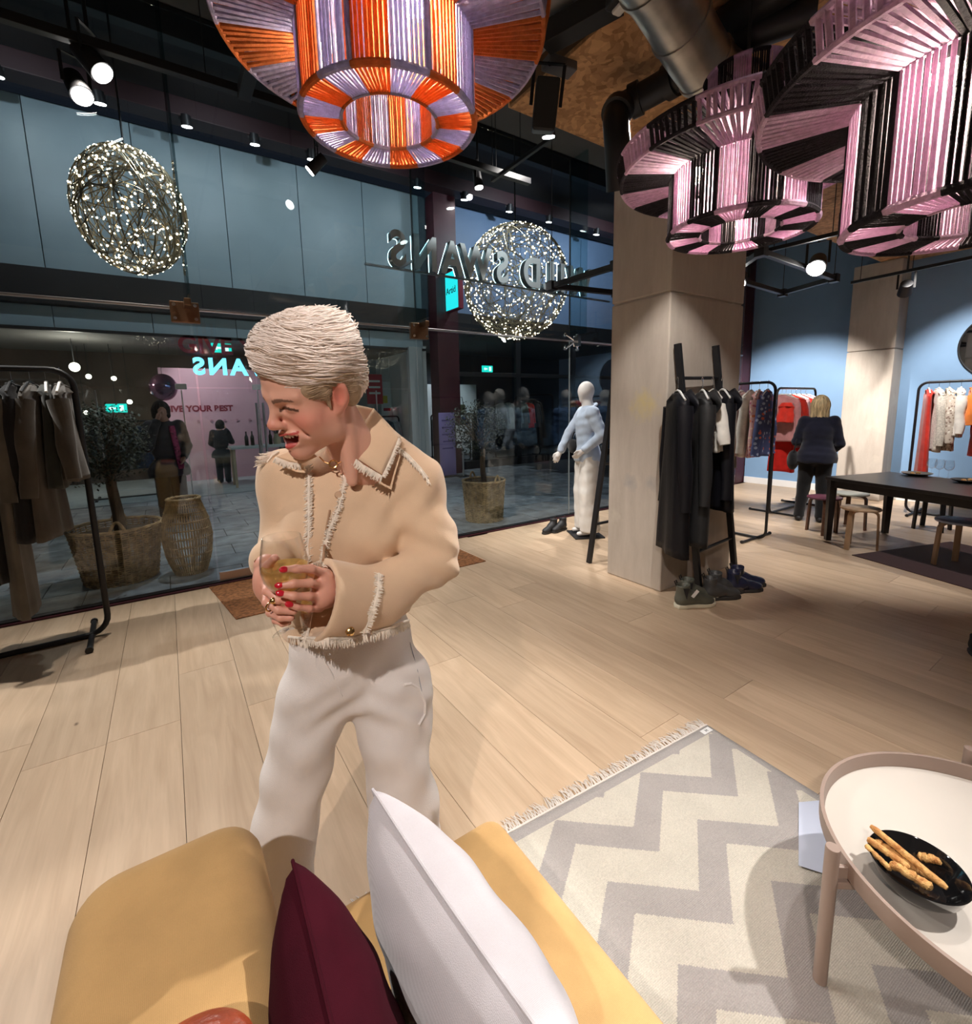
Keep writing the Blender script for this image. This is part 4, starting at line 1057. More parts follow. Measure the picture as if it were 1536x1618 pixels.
# ================================================================== zigzag rug with fringe
def rug_mat():
    m = bpy.data.materials.new('zigzag_wool'); m.use_nodes = True
    nt = m.node_tree; b = nt.nodes['Principled BSDF']; L = nt.links
    tc = nt.nodes.new('ShaderNodeTexCoord'); sp = nt.nodes.new('ShaderNodeSeparateXYZ'); L.new(tc.outputs['Object'], sp.inputs[0])
    def mth(op, a, b_=None, c=None):
        n = nt.nodes.new('ShaderNodeMath'); n.operation = op
        for i, v in enumerate((a, b_, c)):
            if v is None: continue
            if isinstance(v, (int, float)): n.inputs[i].default_value = v
            else: L.new(v, n.inputs[i])
        return n.outputs[0]
    u, v = sp.outputs[0], sp.outputs[1]
    # stepped triangle wave across, bands along
    uq = mth('MULTIPLY', mth('FLOOR', mth('MULTIPLY', u, 260.0)), 1 / 260.0)
    vq = mth('MULTIPLY', mth('FLOOR', mth('MULTIPLY', v, 240.0)), 1 / 240.0)
    tri = mth('PINGPONG', mth('SUBTRACT', uq, 0.05), 0.2275)
    w = mth('SUBTRACT', vq, mth('MULTIPLY', tri, 0.76))
    fr = mth('FRACT', mth('DIVIDE', mth('SUBTRACT', w, 0.045), 0.272))
    band = mth('LESS_THAN', fr, 0.425)
    bd = mth('LESS_THAN', v, 0.047); band = mth('MAXIMUM', band, bd)
    bd2 = mth('LESS_THAN', u, 0.035); band = mth('MAXIMUM', band, bd2)
    nz = nt.nodes.new('ShaderNodeTexNoise'); nz.inputs['Scale'].default_value = 240; nz.inputs['Detail'].default_value = 3; L.new(tc.outputs['Object'], nz.inputs['Vector'])
    n2 = nt.nodes.new('ShaderNodeTexNoise'); n2.inputs['Scale'].default_value = 6; n2.inputs['Detail'].default_value = 3; L.new(tc.outputs['Object'], n2.inputs['Vector'])
    mx = nt.nodes.new('ShaderNodeMix'); mx.data_type = 'RGBA'; mx.inputs['A'].default_value = (0.66, 0.62, 0.54, 1); mx.inputs['B'].default_value = (0.44, 0.41, 0.395, 1)
    L.new(band, mx.inputs['Factor'])
    hs = nt.nodes.new('ShaderNodeHueSaturation'); L.new(mx.outputs['Result'], hs.inputs['Color'])
    vv = mth('ADD', mth('MULTIPLY', nz.outputs[0], 0.5), mth('MULTIPLY_ADD', n2.outputs[0], 0.25, 0.62)); L.new(vv, hs.inputs['Value'])
    L.new(hs.outputs[0], b.inputs['Base Color']); b.inputs['Roughness'].default_value = 0.95; b.inputs['Specular IOR Level'].default_value = 0.1
    w1 = nt.nodes.new('ShaderNodeTexWave'); w1.bands_direction = 'X'; w1.inputs['Scale'].default_value = 130; L.new(tc.outputs['Object'], w1.inputs['Vector'])
    w2 = nt.nodes.new('ShaderNodeTexWave'); w2.bands_direction = 'Y'; w2.inputs['Scale'].default_value = 70; L.new(tc.outputs['Object'], w2.inputs['Vector'])
    bp = nt.nodes.new('ShaderNodeBump'); bp.inputs['Strength'].default_value = 0.6; bp.inputs['Distance'].default_value = 0.004
    L.new(mth('ADD', mth('MULTIPLY', w1.outputs['Fac'], w2.outputs['Fac']), nz.outputs[0]), bp.inputs['Height']); L.new(bp.outputs[0], b.inputs['Normal'])
    return m
RO = Vector((2.03, 1.155, 0)); ru = Vector((-0.9976, 0.069, 0)); rv = Vector((-0.069, -0.9976, 0))
rg = bpy.data.objects.new('zigzag_rug', None); COL.objects.link(rg); rg.location = RO
tag(rg, 'pale grey and cream zigzag wool rug with a knotted fringe', 'rug')
me = MB()
RM = Matrix((ru, rv, Vector((0, 0, -1)))).transposed().to_4x4()
# built in its own frame (x across, y along) so the pattern follows the weave
o = MB().surf(lambda a, b_: (a * 1.7, b_ * 2.4, -0.006 - 0.0008 * math.sin(a * 23) * math.sin(b_ * 31)), 60, 80).build('rug_field', rug_mat(), thick=0.010)
o.parent = rg; o.matrix_local = RM
M_TASS = mat('tassel_cotton', (0.68, 0.63, 0.58), 0.9)
q = MB(); jr = random.Random(2)
for k in range(118):
    u0 = 0.008 + k * 0.01435
    for j in range(3):
        a = RO + ru * (u0 + jr.uniform(-.003, .003)) + Vector((0, 0, 0.008))
        sw = jr.uniform(-0.025, 0.025)
        b_ = a - rv * jr.uniform(0.02, 0.03) + ru * sw * 0.4 + Vector((0, 0, jr.uniform(0.0, 0.006)))
        c = a - rv * jr.uniform(0.042, 0.068) + ru * sw + Vector((0, 0, -0.005))
        q.tube([a, b_, c], [0.0026, 0.0022, 0.0012], 4)
q.build('fringe', M_TASS, rg, kind='stuff')
MB().tube([RO + Vector((0, 0, 0.008)), RO + ru * 1.7 + Vector((0, 0, 0.008))], 0.006, 6).build('edge_cord', M_TASS, rg)
lb = RO + ru * 0.045 + rv * 0.03 + Vector((0, 0, 0.0135))
q = MB().bar(lb - ru * 0.03, lb + ru * 0.03, 0.028, 0.002); lbl = q.build('care_label', M_WHITE, rg, smooth=False)
text_mesh('lettering', 'H', 0.022, 0.0004, M_BLACKP, rg, facing(lb + Vector((0, 0, 0.0015)), -ru, (0, 0, 1)))
# papers on the floor under the table
t = thing('paper_sheet', (1.93, 0.62, 0.011), 'pale blue sheet of paper half under the tray table', 'paper')
MB().poly([(1.886, 0.689, 0.015), (2.041, 0.602, 0.015), (2.232, 0.424, 0.015), (1.694, 0.429, 0.015), (1.608, 0.572, 0.015)], (0, 0, 0.0015)).build('sheet', mat('pale_blue_paper', (0.55, 0.60, 0.74), 0.7), t, smooth=False)
# coir door mat
q = MB().poly([(0.175, 4.836, 0.002), (0.289, 3.894, 0.002), (2.572, 3.883, 0.002), (2.57, 4.80, 0.002), (0.17, 4.80, 0.002)][1:3] + [(2.56, 4.79, 0.002), (0.17, 4.79, 0.002)], (0, 0, 0.006))
M_COIR = mat('coir', (0.33, 0.135, 0.05), 0.95, var=0.45, scale=40, bump=0.9, bscale=180)
tag(q.build('door_mat', M_COIR, smooth=False), 'rust brown coir door mat inside the glass entrance', 'mat')

# ================================================================== cushions on the sofa and the rust leather bag
def edge_cushion(tip, u, v, su, sv, th, m, name, label):
    """cushion standing on the seat: tip is its far upper corner, u runs along the sofa, v up"""
    u = Vector(u).normalized(); v = Vector(v); v = (v - u * v.dot(u)).normalized()
    return cushion(name, Vector(tip) - u * su * 0.5 - v * sv * 0.5, u, v, su, sv, th, m, label)
edge_cushion((0.099, 0.737, 0.830), (0.03, 1, 0.02), (-0.12, 0, 1), 0.44, 0.42, 0.17, M_BURG, 'burgundy_cushion', 'burgundy wool cushion standing on the sofa between the backrest and the pale cushion')
edge_cushion((0.248, 0.768, 0.860), (-0.10, 1, 0.06), (-0.20, 0.04, 1), 0.48, 0.45, 0.19, M_PALE, 'pale_cushion', 'pale grey twill cushion standing on the sofa to the right of the burgundy one')
# rust leather bag lying on the back of the sofa
M_RUST = mat('rust_leather', (0.22, 0.035, 0.010), 0.35, var=0.25, scale=30, bump=0.25, bscale=90)
bp_ = Vector((-0.063, 0.542, 0.790))
t = thing('leather_bag', (bp_.x, bp_.y, 0.757), 'rust red leather bag lying on top of the sofa back at the bottom edge', 'bag')
s = SDF((bp_.x - 0.16, bp_.y - 0.16, 0.74), (bp_.x + 0.16, bp_.y + 0.16, 0.86), 0.005)
s.ell((bp_.x, bp_.y, 0.79), (0.085, 0.085, 0.034), k=0.03); s.rc((bp_.x - 0.045, bp_.y - 0.08, 0.785), (bp_.x + 0.05, bp_.y - 0.08, 0.785), 0.045, 0.045, 0.04)
s.cut((0, 0, 0.757), (0, 0, -1)); s.warp(lambda X, Y, Z: 0.0018 * np.sin(70 * X + 40 * Y) * np.sin(55 * Y))
V, Fc = s.mesh(2); mesh_np('bag_body', V, Fc, M_RUST, t)
q = MB().tube([bp_ + Vector((-0.075 + 0.012 * math.cos(2 * PI * k / 16), 0.035 + 0.012 * math.sin(2 * PI * k / 16), 0.0)) for k in range(16)], 0.004, 8, closed=True); q.build('ring', M_BLACK, t)

# ================================================================== clothes, racks, mannequins, people in the distance
def cloth(name, col, col2=None, var=0.12, scale=14, **k):
    return mat('cloth_' + name, col, 0.9, var=var, scale=scale, bump=0.15, bscale=220, spec=0.2, sheen=0.25, col2=col2, **k)
def pattern_mat(name, base, spots, scale=24, th=0.42):
    n = 'cloth_' + name
    if n in MATS: return MATS[n]
    m = bpy.data.materials.new(n); m.use_nodes = True; nt = m.node_tree; b = nt.nodes['Principled BSDF']; L = nt.links
    tc = nt.nodes.new('ShaderNodeTexCoord'); vo = nt.nodes.new('ShaderNodeTexVoronoi'); vo.inputs['Scale'].default_value = scale; L.new(tc.outputs['Object'], vo.inputs['Vector'])
    r = nt.nodes.new('ShaderNodeMapRange'); r.inputs[1].default_value = th; r.inputs[2].default_value = th + 0.06; L.new(vo.outputs['Distance'], r.inputs[0])
    rp = nt.nodes.new('ShaderNodeValToRGB'); rp.color_ramp.interpolation = 'CONSTANT'
    e = rp.color_ramp.elements; e[0].color = (*spots[0], 1); e[1].color = (*spots[-1], 1); e[1].position = 0.6
    if len(spots) > 2: x = e.new(0.3); x.color = (*spots[1], 1)
    sp = nt.nodes.new('ShaderNodeSeparateColor'); L.new(vo.outputs['Color'], sp.inputs[0]); L.new(sp.outputs[0], rp.inputs[0])
    mx = nt.nodes.new('ShaderNodeMix'); mx.data_type = 'RGBA'; L.new(r.outputs[0], mx.inputs['Factor']); L.new(rp.outputs[0], mx.inputs['A']); mx.inputs['B'].default_value = (*base, 1)
    L.new(mx.outputs['Result'], b.inputs['Base Color']); b.inputs['Roughness'].default_value = 0.9
    MATS[n] = m; return m
def garment(P, rz, label, group, m, kind='top', w=0.19, L=0.7, flare=1.15, sl=0.55, dp=0.055, mh=None, seed=1, hood=False, sm=None, hook=0.10, cuff=None, open_=0.0, swing=0.0, drop=0.0):
    """clothing hanging from point P (top of the hook); width runs along local x"""
    P = Vector(P); jr = random.Random(seed)
    cat = {'top': 'top', 'coat': 'coat', 'dress': 'dress', 'trousers': 'trousers', 'skirt': 'skirt'}[kind]
    t = thing(kind if kind != 'top' else 'shirt', (0, 0, 0), label, cat, group)
    zsh = -hook - 0.03
    ph = [jr.uniform(0, 6.28) for _ in range(4)]
    def body(u, v):
        a = 2 * PI * u; c, s_ = math.cos(a), math.sin(a)
        if kind in ('top', 'coat', 'dress'):
            if v < 0.16:                       # neck to shoulder point
                f = v / 0.16; hw = 0.055 + (w - 0.055) * f; z = zsh + 0.015 - 0.062 * f ** 1.1; d = 0.028 + (dp - 0.028) * f * 0.6
            else:
                f = (v - 0.16) / 0.84; hw = w * (1 - 0.10 * math.sin(PI * min(f * 1.9, 1)) + (flare - 1) * f); z = zsh - 0.047 - (L - 0.06) * f; d = dp * (0.75 + 0.5 * f)
        else:
            f = v; hw = w * (0.85 + (flare - 0.85) * f); z = zsh - 0.02 - L * f; d = dp * (0.6 + 0.6 * f)
        fold = 0.013 * f * (math.sin(5 * a + ph[0] + 2 * f) + 0.7 * math.sin(8 * a + ph[1] - f))
        x = hw * (abs(c) ** 0.75) * (1 if c >= 0 else -1); y = (d + fold) * (abs(s_) ** 0.8) * (1 if s_ >= 0 else -1)
        z -= (drop * f * (0.5 + 0.5 * c)) + 0.006 * math.sin(3 * a + ph[2]) * f
        return (x + swing * f, y + 0.02 * f * math.sin(ph[3]), z)
    if kind == 'trousers':
        for sd in (-1, 1):
            q = MB(); q.surf(lambda u, v: (sd * w * 0.48 + w * 0.46 * (1.0 - 0.1 * v + (flare - 1) * v) * math.cos(2 * PI * u), (dp * 0.8 + 0.006 * math.sin(6 * PI * u + ph[0] + 3 * v)) * math.sin(2 * PI * u), zsh - 0.02 - L * v), 20, 14, cu=True)
            q.build('leg', m, t, thick=0.004)
    else:
        MB().surf(body, 36, 24, cu=True).build('bodice', m, t, thick=0.004)
    if kind in ('top', 'coat', 'dress') and sl > 0:
        for sd in (-1, 1):
            sx = jr.uniform(0.02, 0.07); sy = jr.uniform(-0.03, 0.02)
            pts = []; rs = []
            for k in range(10):
                f = k / 9
                pts.append((sd * (w - 0.035 + (sx + 0.03) * f ** 0.8 + 0.006 * math.sin(5 * f + ph[1])), sy * f + 0.004 * math.sin(9 * f + ph[2]), zsh - 0.085 - sl * f))
                rs.append((0.056 - 0.014 * f + 0.004 * math.sin(11 * f + ph[0])) * (1.0 if f < 1 else 0.95))
            so_ = MB().tube(pts, rs, 14, flat=0.72).build('sleeve', sm or m, t)
            if cuff: MB().tube([(pts[-1][0], pts[-1][1], pts[-1][2] + 0.05), pts[-1]], [rs[-1] * 1.04, rs[-1] * 1.1], 14, flat=0.76).build('cuff', cuff, so_)
        if hood:
            MB().surf(lambda u, v: ((0.115 * math.sin(PI * v) + 0.02) * math.cos(2 * PI * u), -0.05 - 0.085 * math.sin(PI * v) * (0.6 + 0.4 * math.sin(2 * PI * u)) + 0.05 * math.sin(2 * PI * u), zsh + 0.02 - 0.20 * v + 0.02 * math.sin(4 * PI * u)), 24, 14, cu=True).build('hood', m, t, thick=0.004)
        else:
            MB().tube([(0.055 * math.cos(2 * PI * k / 20), 0.032 * math.sin(2 * PI * k / 20) - 0.004, zsh + 0.018 - 0.02 * max(0, -math.sin(2 * PI * k / 20))) for k in range(20)], 0.009, 6, closed=True).build('neckband', m, t)
    t.location = P; t.rotation_euler = (0, 0, rz)
    # hanger of its own
    if mh is not None:
        h = thing('coat_hanger', (0, 0, 0), HANGER_LABEL[0] + label.split(' with')[0].split(' on ')[0][:70], 'hanger', group + ' hangers')
        MB().tube([(0.0, 0, -0.045 - hook * 0.35), (0, 0, -0.02)] + [(0.018 - 0.018 * math.cos(a), 0, -0.02 + 0.022 * math.sin(a)) for a in [PI * k / 8 for k in range(1, 10)]], 0.0022, 6).build('hook', M_CHROME, h)
        MB().tube([(-w * 0.92, 0, zsh - 0.035), (-0.05, 0, zsh + 0.026), (0, 0, zsh + 0.034), (0.05, 0, zsh + 0.026), (w * 0.92, 0, zsh - 0.035)], [0.007, 0.008, 0.010, 0.008, 0.007], 8).build('arms', mh, h)
        h.location = P; h.rotation_euler = (0, 0, rz)
    return t
HANGER_LABEL = ['hanger holding the ']
M_HW = mat('white_hanger', (0.75, 0.74, 0.72), 0.4)
M_HB = mat('black_hanger', (0.02, 0.02, 0.022), 0.4)
def rack_loop(A, B, H, label, r=0.016, foot=0.30, rad=0.10, group=None, off=0.02):
    """free standing rail: closed tube loop in the vertical plane A-B with two cross feet"""
    A = Vector(A); B = Vector(B); d = (B - A).normalized(); n = Vector((-d.y, d.x, 0))
    t = thing('clothes_rack', (A + B) / 2, label, 'clothes rack', group)
    pts = []
    cs = [(A, off, 0), (A, H, 1), (B, H, 2), (B, off, 3)]
    L = (B - A).length
    def arc(cx_, cz, a0, a1):
        return [A + d * (cx_ + rad * math.cos(a0 + (a1 - a0) * k / 6)) + Vector((0, 0, cz + rad * math.sin(a0 + (a1 - a0) * k / 6))) for k in range(7)]
    pts += arc(rad, off + rad, 1.5 * PI, PI) + arc(rad, H - rad, PI, PI / 2) + arc(L - rad, H - rad, PI / 2, 0) + arc(L - rad, off + rad, 0, -PI / 2)
    MB().tube(pts, r, 12, closed=True).build('frame', M_BLACK, t)
    for e in (0.10, L - 0.10):
        p = A + d * e
        f = MB().tube([p - n * foot + Vector((0, 0, 0.016)), p + n * foot + Vector((0, 0, 0.016))], r * 0.95, 10).build('foot', M_BLACK, t)
        for s_ in (-1, 1): MB().cyl(p + n * s_ * foot + Vector((0, 0, 0.019)), p + n * s_ * (foot + 0.02) + Vector((0, 0, 0.019)), r * 1.2, n=10).build('foot_cap', M_BLACKP, f)
    return t

# ---------------- generic standing body as one skin
STAND = dict(head=(0, 0, 1.63), neck=(0, 0.012, 1.49), chest=(0, 0.012, 1.27), waist=(0, 0.01, 1.08), hip=(0, 0.015, 0.94),
             shL=(0.165, 0.012, 1.405), elL=(0.215, 0.03, 1.12), wrL=(0.225, -0.03, 0.88), shR=(-0.165, 0.012, 1.405), elR=(-0.215, 0.03, 1.12), wrR=(-0.225, -0.03, 0.88),
             hpL=(0.085, 0.012, 0.90), knL=(0.095, -0.005, 0.49), anL=(0.10, 0.02, 0.085), hpR=(-0.085, 0.012, 0.90), knR=(-0.095, -0.005, 0.49), anR=(-0.10, 0.02, 0.085))
def rotz(p, a): return (p[0] * math.cos(a) - p[1] * math.sin(a), p[0] * math.sin(a) + p[1] * math.cos(a), p[2])
def figure(pose, h=0.010, g=1.0, face=False, fingers=True):
    P = dict(STAND); P.update(pose)
    v = [np.array(x) for x in P.values()]
    s = SDF(np.min(v, 0) - 0.22, np.max(v, 0) + 0.2, h)
    hd = Vector(P['head'])
    s.ell(hd + Vector((0, 0.005, 0.02)), (0.074, 0.094, 0.105), k=0.03)
    s.rc(hd + Vector((0, -0.02, -0.01)), hd + Vector((0, -0.045, -0.085)), 0.06, 0.028, 0.035)
    if face:
        s.rc(hd + Vector((0, -0.085, 0.01)), hd + Vector((0, -0.105, -0.03)), 0.009, 0.013, 0.012)
        for sd in (-1, 1): s.ell(hd + Vector((sd * 0.075, 0.012, -0.01)), (0.014, 0.022, 0.032), k=0.01)
    s.rc(hd + Vector((0, 0.02, -0.06)), P['neck'], 0.048, 0.052, 0.03)
    s.rc(P['neck'], (Vector(P['chest']) + Vector((0, 0, 0.1))), 0.055, 0.08, 0.05)
    s.ell(P['chest'], (0.150 * g, 0.105 * g, 0.165), k=0.06)
    s.ell(P['waist'], (0.122 * g, 0.092 * g, 0.13), k=0.07)
    s.ell(P['hip'], (0.158 * g, 0.115 * g, 0.125), k=0.06)
    for a in ('L', 'R'):
        s.rc(P['chest'] + np.array([0, 0, 0.11]), P['sh' + a], 0.06, 0.052, 0.05)
        s.chain([P['sh' + a], P['el' + a], P['wr' + a]], [0.05 * g, 0.039, 0.025], 0.02)
        w = Vector(P['wr' + a]); d = (w - Vector(P['el' + a])).normalized()
        s.rc(w, w + d * 0.07, 0.024, 0.033, 0.02)
        if fingers:
            u = Vector((0, 1, 0)); u = (u - d * u.dot(d)).normalized(); n = d.cross(u)
            for k, ln in enumerate((0.055, 0.068, 0.064, 0.05)):
                b0 = w + d * 0.085 + u * (k - 1.5) * 0.019
                s.chain([b0, b0 + d * ln * 0.55 + n * 0.004, b0 + d * ln - n * 0.012], [0.0105, 0.0095, 0.008], 0.006)
            s.chain([w + d * 0.03 - u * 0.025, w + d * 0.065 - u * 0.05, w + d * 0.10 - u * 0.052], [0.013, 0.011, 0.009], 0.01)
        s.chain([P['hp' + a], P['kn' + a], P['an' + a]], [0.088 * g, 0.056, 0.036], 0.03)
        an = Vector(P['an' + a])
        s.rc(an + Vector((0, 0.02, -0.045)), an + Vector((0, -0.13, -0.058)), 0.032, 0.026, 0.02)
    return s, P
def garb_top(P, h, g=1.0, hem=0.93, pad=0.018, sleeve='long', amp=0.0025, flare=0.0, chest=1.0):
    v = [np.array(P[k]) for k in ('head', 'chest', 'hip', 'elL', 'elR', 'wrL', 'wrR')]
    s = SDF(np.min(v, 0) - 0.25, np.max(v, 0) + 0.22, h)
    s.rc(np.array(P['neck']) - (0, 0, 0.02), P['chest'] + np.array([0, 0, 0.1]), 0.066, 0.10, 0.05)
    s.ell(P['chest'], ((0.152 * g + pad) * chest, 0.108 * g + pad, 0.18), k=0.06)
    s.ell(P['waist'], (0.135 * g + pad, 0.10 * g + pad, 0.16), k=0.08)
    s.rc((P['hip'][0] - 0.05, P['hip'][1], min(P['hip'][2], hem + 0.05)), (P['hip'][0] + 0.05, P['hip'][1], min(P['hip'][2], hem + 0.05)), 0.125 * g + pad + flare, 0.125 * g + pad + flare, 0.07)
    for a in ('L', 'R'):
        s.rc(P['chest'] + np.array([0, 0, 0.11]), P['sh' + a], 0.07, 0.06 + pad * 0.5, 0.05)
        w = Vector(P['wr' + a]); e = Vector(P['el' + a])
        s.chain([P['sh' + a], e, e.lerp(w, 0.92)], [0.053 * g + pad, 0.045 + pad * 0.7, 0.036 + pad * 0.5], 0.025)
    s.warp(lambda X, Y, Z: amp * (np.sin(46 * Z + 18 * X + 5 * Y) * np.sin(31 * X - 22 * Z) + 0.6 * np.sin(70 * Z - 30 * Y)))
    X, Y, Z = s.pts((slice(None),) * 3)
    s.g = np.maximum(s.g, np.where((np.abs(X - P['hip'][0]) < 0.24), (hem + 0.006 * np.sin(30 * X + 9 * Y) - Z), -1).astype(np.float32))
    nk = np.array(P['neck'])
    s.ell(nk + (0, -0.015, 0.045), (0.062, 0.066, 0.055), k=0.01, sub=True)
    return s
def garb_legs(P, h, g=1.0, pad=0.022, top=1.03, bot=0.05, wide=0.03, amp=0.003):
    s = SDF(np.array((min(P['anL'][0], P['anR'][0]) - 0.22, -0.3, 0.0)), np.array((max(P['anL'][0], P['anR'][0]) + 0.22, 0.3, top + 0.15)), h)
    s.ell(P['hip'], (0.155 * g + pad, 0.115 * g + pad, 0.15), k=0.05)
    for a in ('L', 'R'):
        s.chain([P['hp' + a], P['kn' + a], P['an' + a]], [0.092 * g + pad, 0.062 + pad + wide * 0.4, 0.045 + pad + wide], 0.03)
    s.warp(lambda X, Y, Z: amp * np.sin(38 * Z + 26 * X) * np.sin(24 * X + 19 * Y - 12 * Z))
    s.cut((0, 0, top), (0, 0, 1)); s.cut((0, 0, bot), (0, 0, -1))
    return s
def place(V, loc, rz, sc=1.0):
    c, s_ = math.cos(rz), math.sin(rz); V = V * sc
    return np.stack([V[:, 0] * c - V[:, 1] * s_ + loc[0], V[:, 0] * s_ + V[:, 1] * c + loc[1], V[:, 2] + loc[2]], 1)
def at_fig(p, loc, rz, sc=1.0):
    v = place(np.array([p], float), loc, rz, sc)[0]; return Vector(v)

# ---------------- mannequins by the glass (the three behind the column show as reflections in the pane)
M_MANN = mat('mannequin_white', (0.74, 0.72, 0.70), 0.45)
def mannequin(loc, rz, label, top_m, leg_m, pose, hem=0.90, padT=0.02, wide=0.05, hat=None, scarf=None, sc=1.03, flare=0.0, bag=None, shoe=None):
    t = thing('mannequin', loc, label, 'mannequin', None)
    MB().box((loc[0], loc[1], 0.008), (0.40, 0.36, 0.014), Euler((0, 0, rz)).to_matrix()).build('base_plate', M_BLACK, t, smooth=False, bevel=0.003)
    L2 = (loc[0], loc[1], 0.018)
    s, P = figure(pose, 0.0095); V, Fc = s.mesh(2)
    mesh_np('body', place(V, L2, rz, sc), Fc, M_MANN, t)
    s = garb_top(P, 0.010, hem=hem, pad=padT, flare=flare); V, Fc = s.mesh(1)
    j = mesh_np('jacket', place(V, L2, rz, sc), Fc, top_m, t)
    q = MB(); nk = Vector(P['neck'])
    pts = [at_fig(nk + Vector((0.078 * math.cos(a), 0.02 + 0.075 * math.sin(a), -0.035 + 0.05 * math.sin(a) + (0.0 if math.sin(a) > -0.8 else -0.04))), L2, rz, sc) for a in [2 * PI * k / 24 for k in range(24)]]
    q.tube(pts, 0.02, 8, closed=True); q.build('collar', top_m, j)
    s = garb_legs(P, 0.010, wide=wide, top=hem + 0.10); V, Fc = s.mesh(1)
    mesh_np('trousers', place(V, L2, rz, sc), Fc, leg_m, t)
    if hat: MB().lathe([(0.093, -0.01), (0.097, 0.02), (0.094, 0.05), (0.085, 0.09), (0.06, 0.125), (0.025, 0.145), (0, 0.15)], 24, at_fig(Vector(P['head']) + Vector((0, 0.005, 0.03)), L2, rz, sc)).build('beanie', hat, t)
    if scarf: MB().tube([at_fig(nk + Vector((0.10 * math.cos(a), 0.01 + 0.10 * math.sin(a), -0.03 + 0.02 * math.sin(3 * a))), L2, rz, sc) for a in [2 * PI * k / 28 for k in range(28)]], 0.036, 10, closed=True).build('scarf', scarf, t)
    if shoe:
        for a in ('L', 'R'):
            an = Vector(P['an' + a])
            MB().ell(at_fig(an + Vector((0, -0.05, -0.045)), L2, rz, sc), (0.05, 0.125, 0.045), 16, 10, Euler((0, 0, rz)).to_matrix()).build('shoe', shoe, t)
    return t, P, L2
M_PALED = cloth('pale_denim', (0.50, 0.60, 0.74), var=0.10)
M_DEN = pattern_mat('frayed_denim', (0.20, 0.33, 0.48), ((0.50, 0.58, 0.66), (0.10, 0.18, 0.30)), 26, 0.30)
M_DEN2 = cloth('mid_denim', (0.10, 0.20, 0.42), var=0.3)
M_CREAM = cloth('cream_trousers', (0.80, 0.78, 0.74), var=0.05)
hip_pose = dict(elR=(-0.235, -0.13, 1.17), wrR=(-0.20, -0.25, 0.96), elL=(0.25, 0.10, 1.16), wrL=(0.17, -0.08, 1.00), head=(0.0, -0.012, 1.635))
MR = math.radians(-118)
MAN, PM, L2 = mannequin((4.106, 3.99, 0), MR, 'white mannequin in a pale blue denim shirt and wide white trousers by the glass', M_PALED, M_CREAM, hip_pose, hem=0.86, wide=0.05, padT=0.022, sc=1.035)
# its dark handbag under the arm
b = thing('handbag', at_fig((-0.12, -0.10, 1.02), L2, MR), 'small black bag held under the arm of the pale denim mannequin', 'bag')
q = MB().ell(at_fig((-0.10, -0.13, 1.06), L2, MR), (0.12, 0.06, 0.085), 20, 12, Euler((0, 0.2, MR)).to_matrix()); q.build('bag_body', cloth('black_leather', (0.012, 0.012, 0.014)), b)
MB().tube([at_fig((-0.20, -0.13, 1.09), L2, MR), at_fig((-0.17, -0.10, 1.22), L2, MR), at_fig((-0.03, -0.10, 1.24), L2, MR), at_fig((0.0, -0.13, 1.09), L2, MR)], 0.007, 8).build('strap', M_BLACK, b)
mannequin((4.77, 3.72, 0), math.radians(-5) + PI, 'mannequin with beanie and scarf over a denim jacket, seen as a reflection in the glass', M_DEN, cloth('dark_jeans', (0.06, 0.07, 0.10)), dict(elL=(0.27, 0.05, 1.16), wrL=(0.16, -0.06, 0.96)), hat=cloth('grey_knit', (0.35, 0.36, 0.38)), scarf=cloth('teal_scarf', (0.28, 0.42, 0.45)), shoe=M_WHITE)
mannequin((5.38, 4.06, 0), PI, 'mannequin in a mid blue denim shirt, seen as a reflection in the glass', M_DEN2, cloth('navy_jeans', (0.05, 0.06, 0.12)), dict(), shoe=M_WHITE)
mannequin((6.14, 4.2, 0), PI - 0.3, 'mannequin in a long dark skirt, the one farthest along the glass', M_DEN2, pattern_mat('dotted_black', (0.015, 0.015, 0.02), ((0.6, 0.6, 0.62), (0.5, 0.5, 0.55)), 60, 0.25), dict(), wide=0.10)
mannequin((4.35, 3.35, 0), math.radians(160), 'mannequin in a dotted black and white dress between the column and the glass', M_DEN2, pattern_mat('dotted_black', (0.015, 0.015, 0.02), ((0.6, 0.6, 0.62), (0.5, 0.5, 0.55)), 60, 0.25), dict(), wide=0.10)
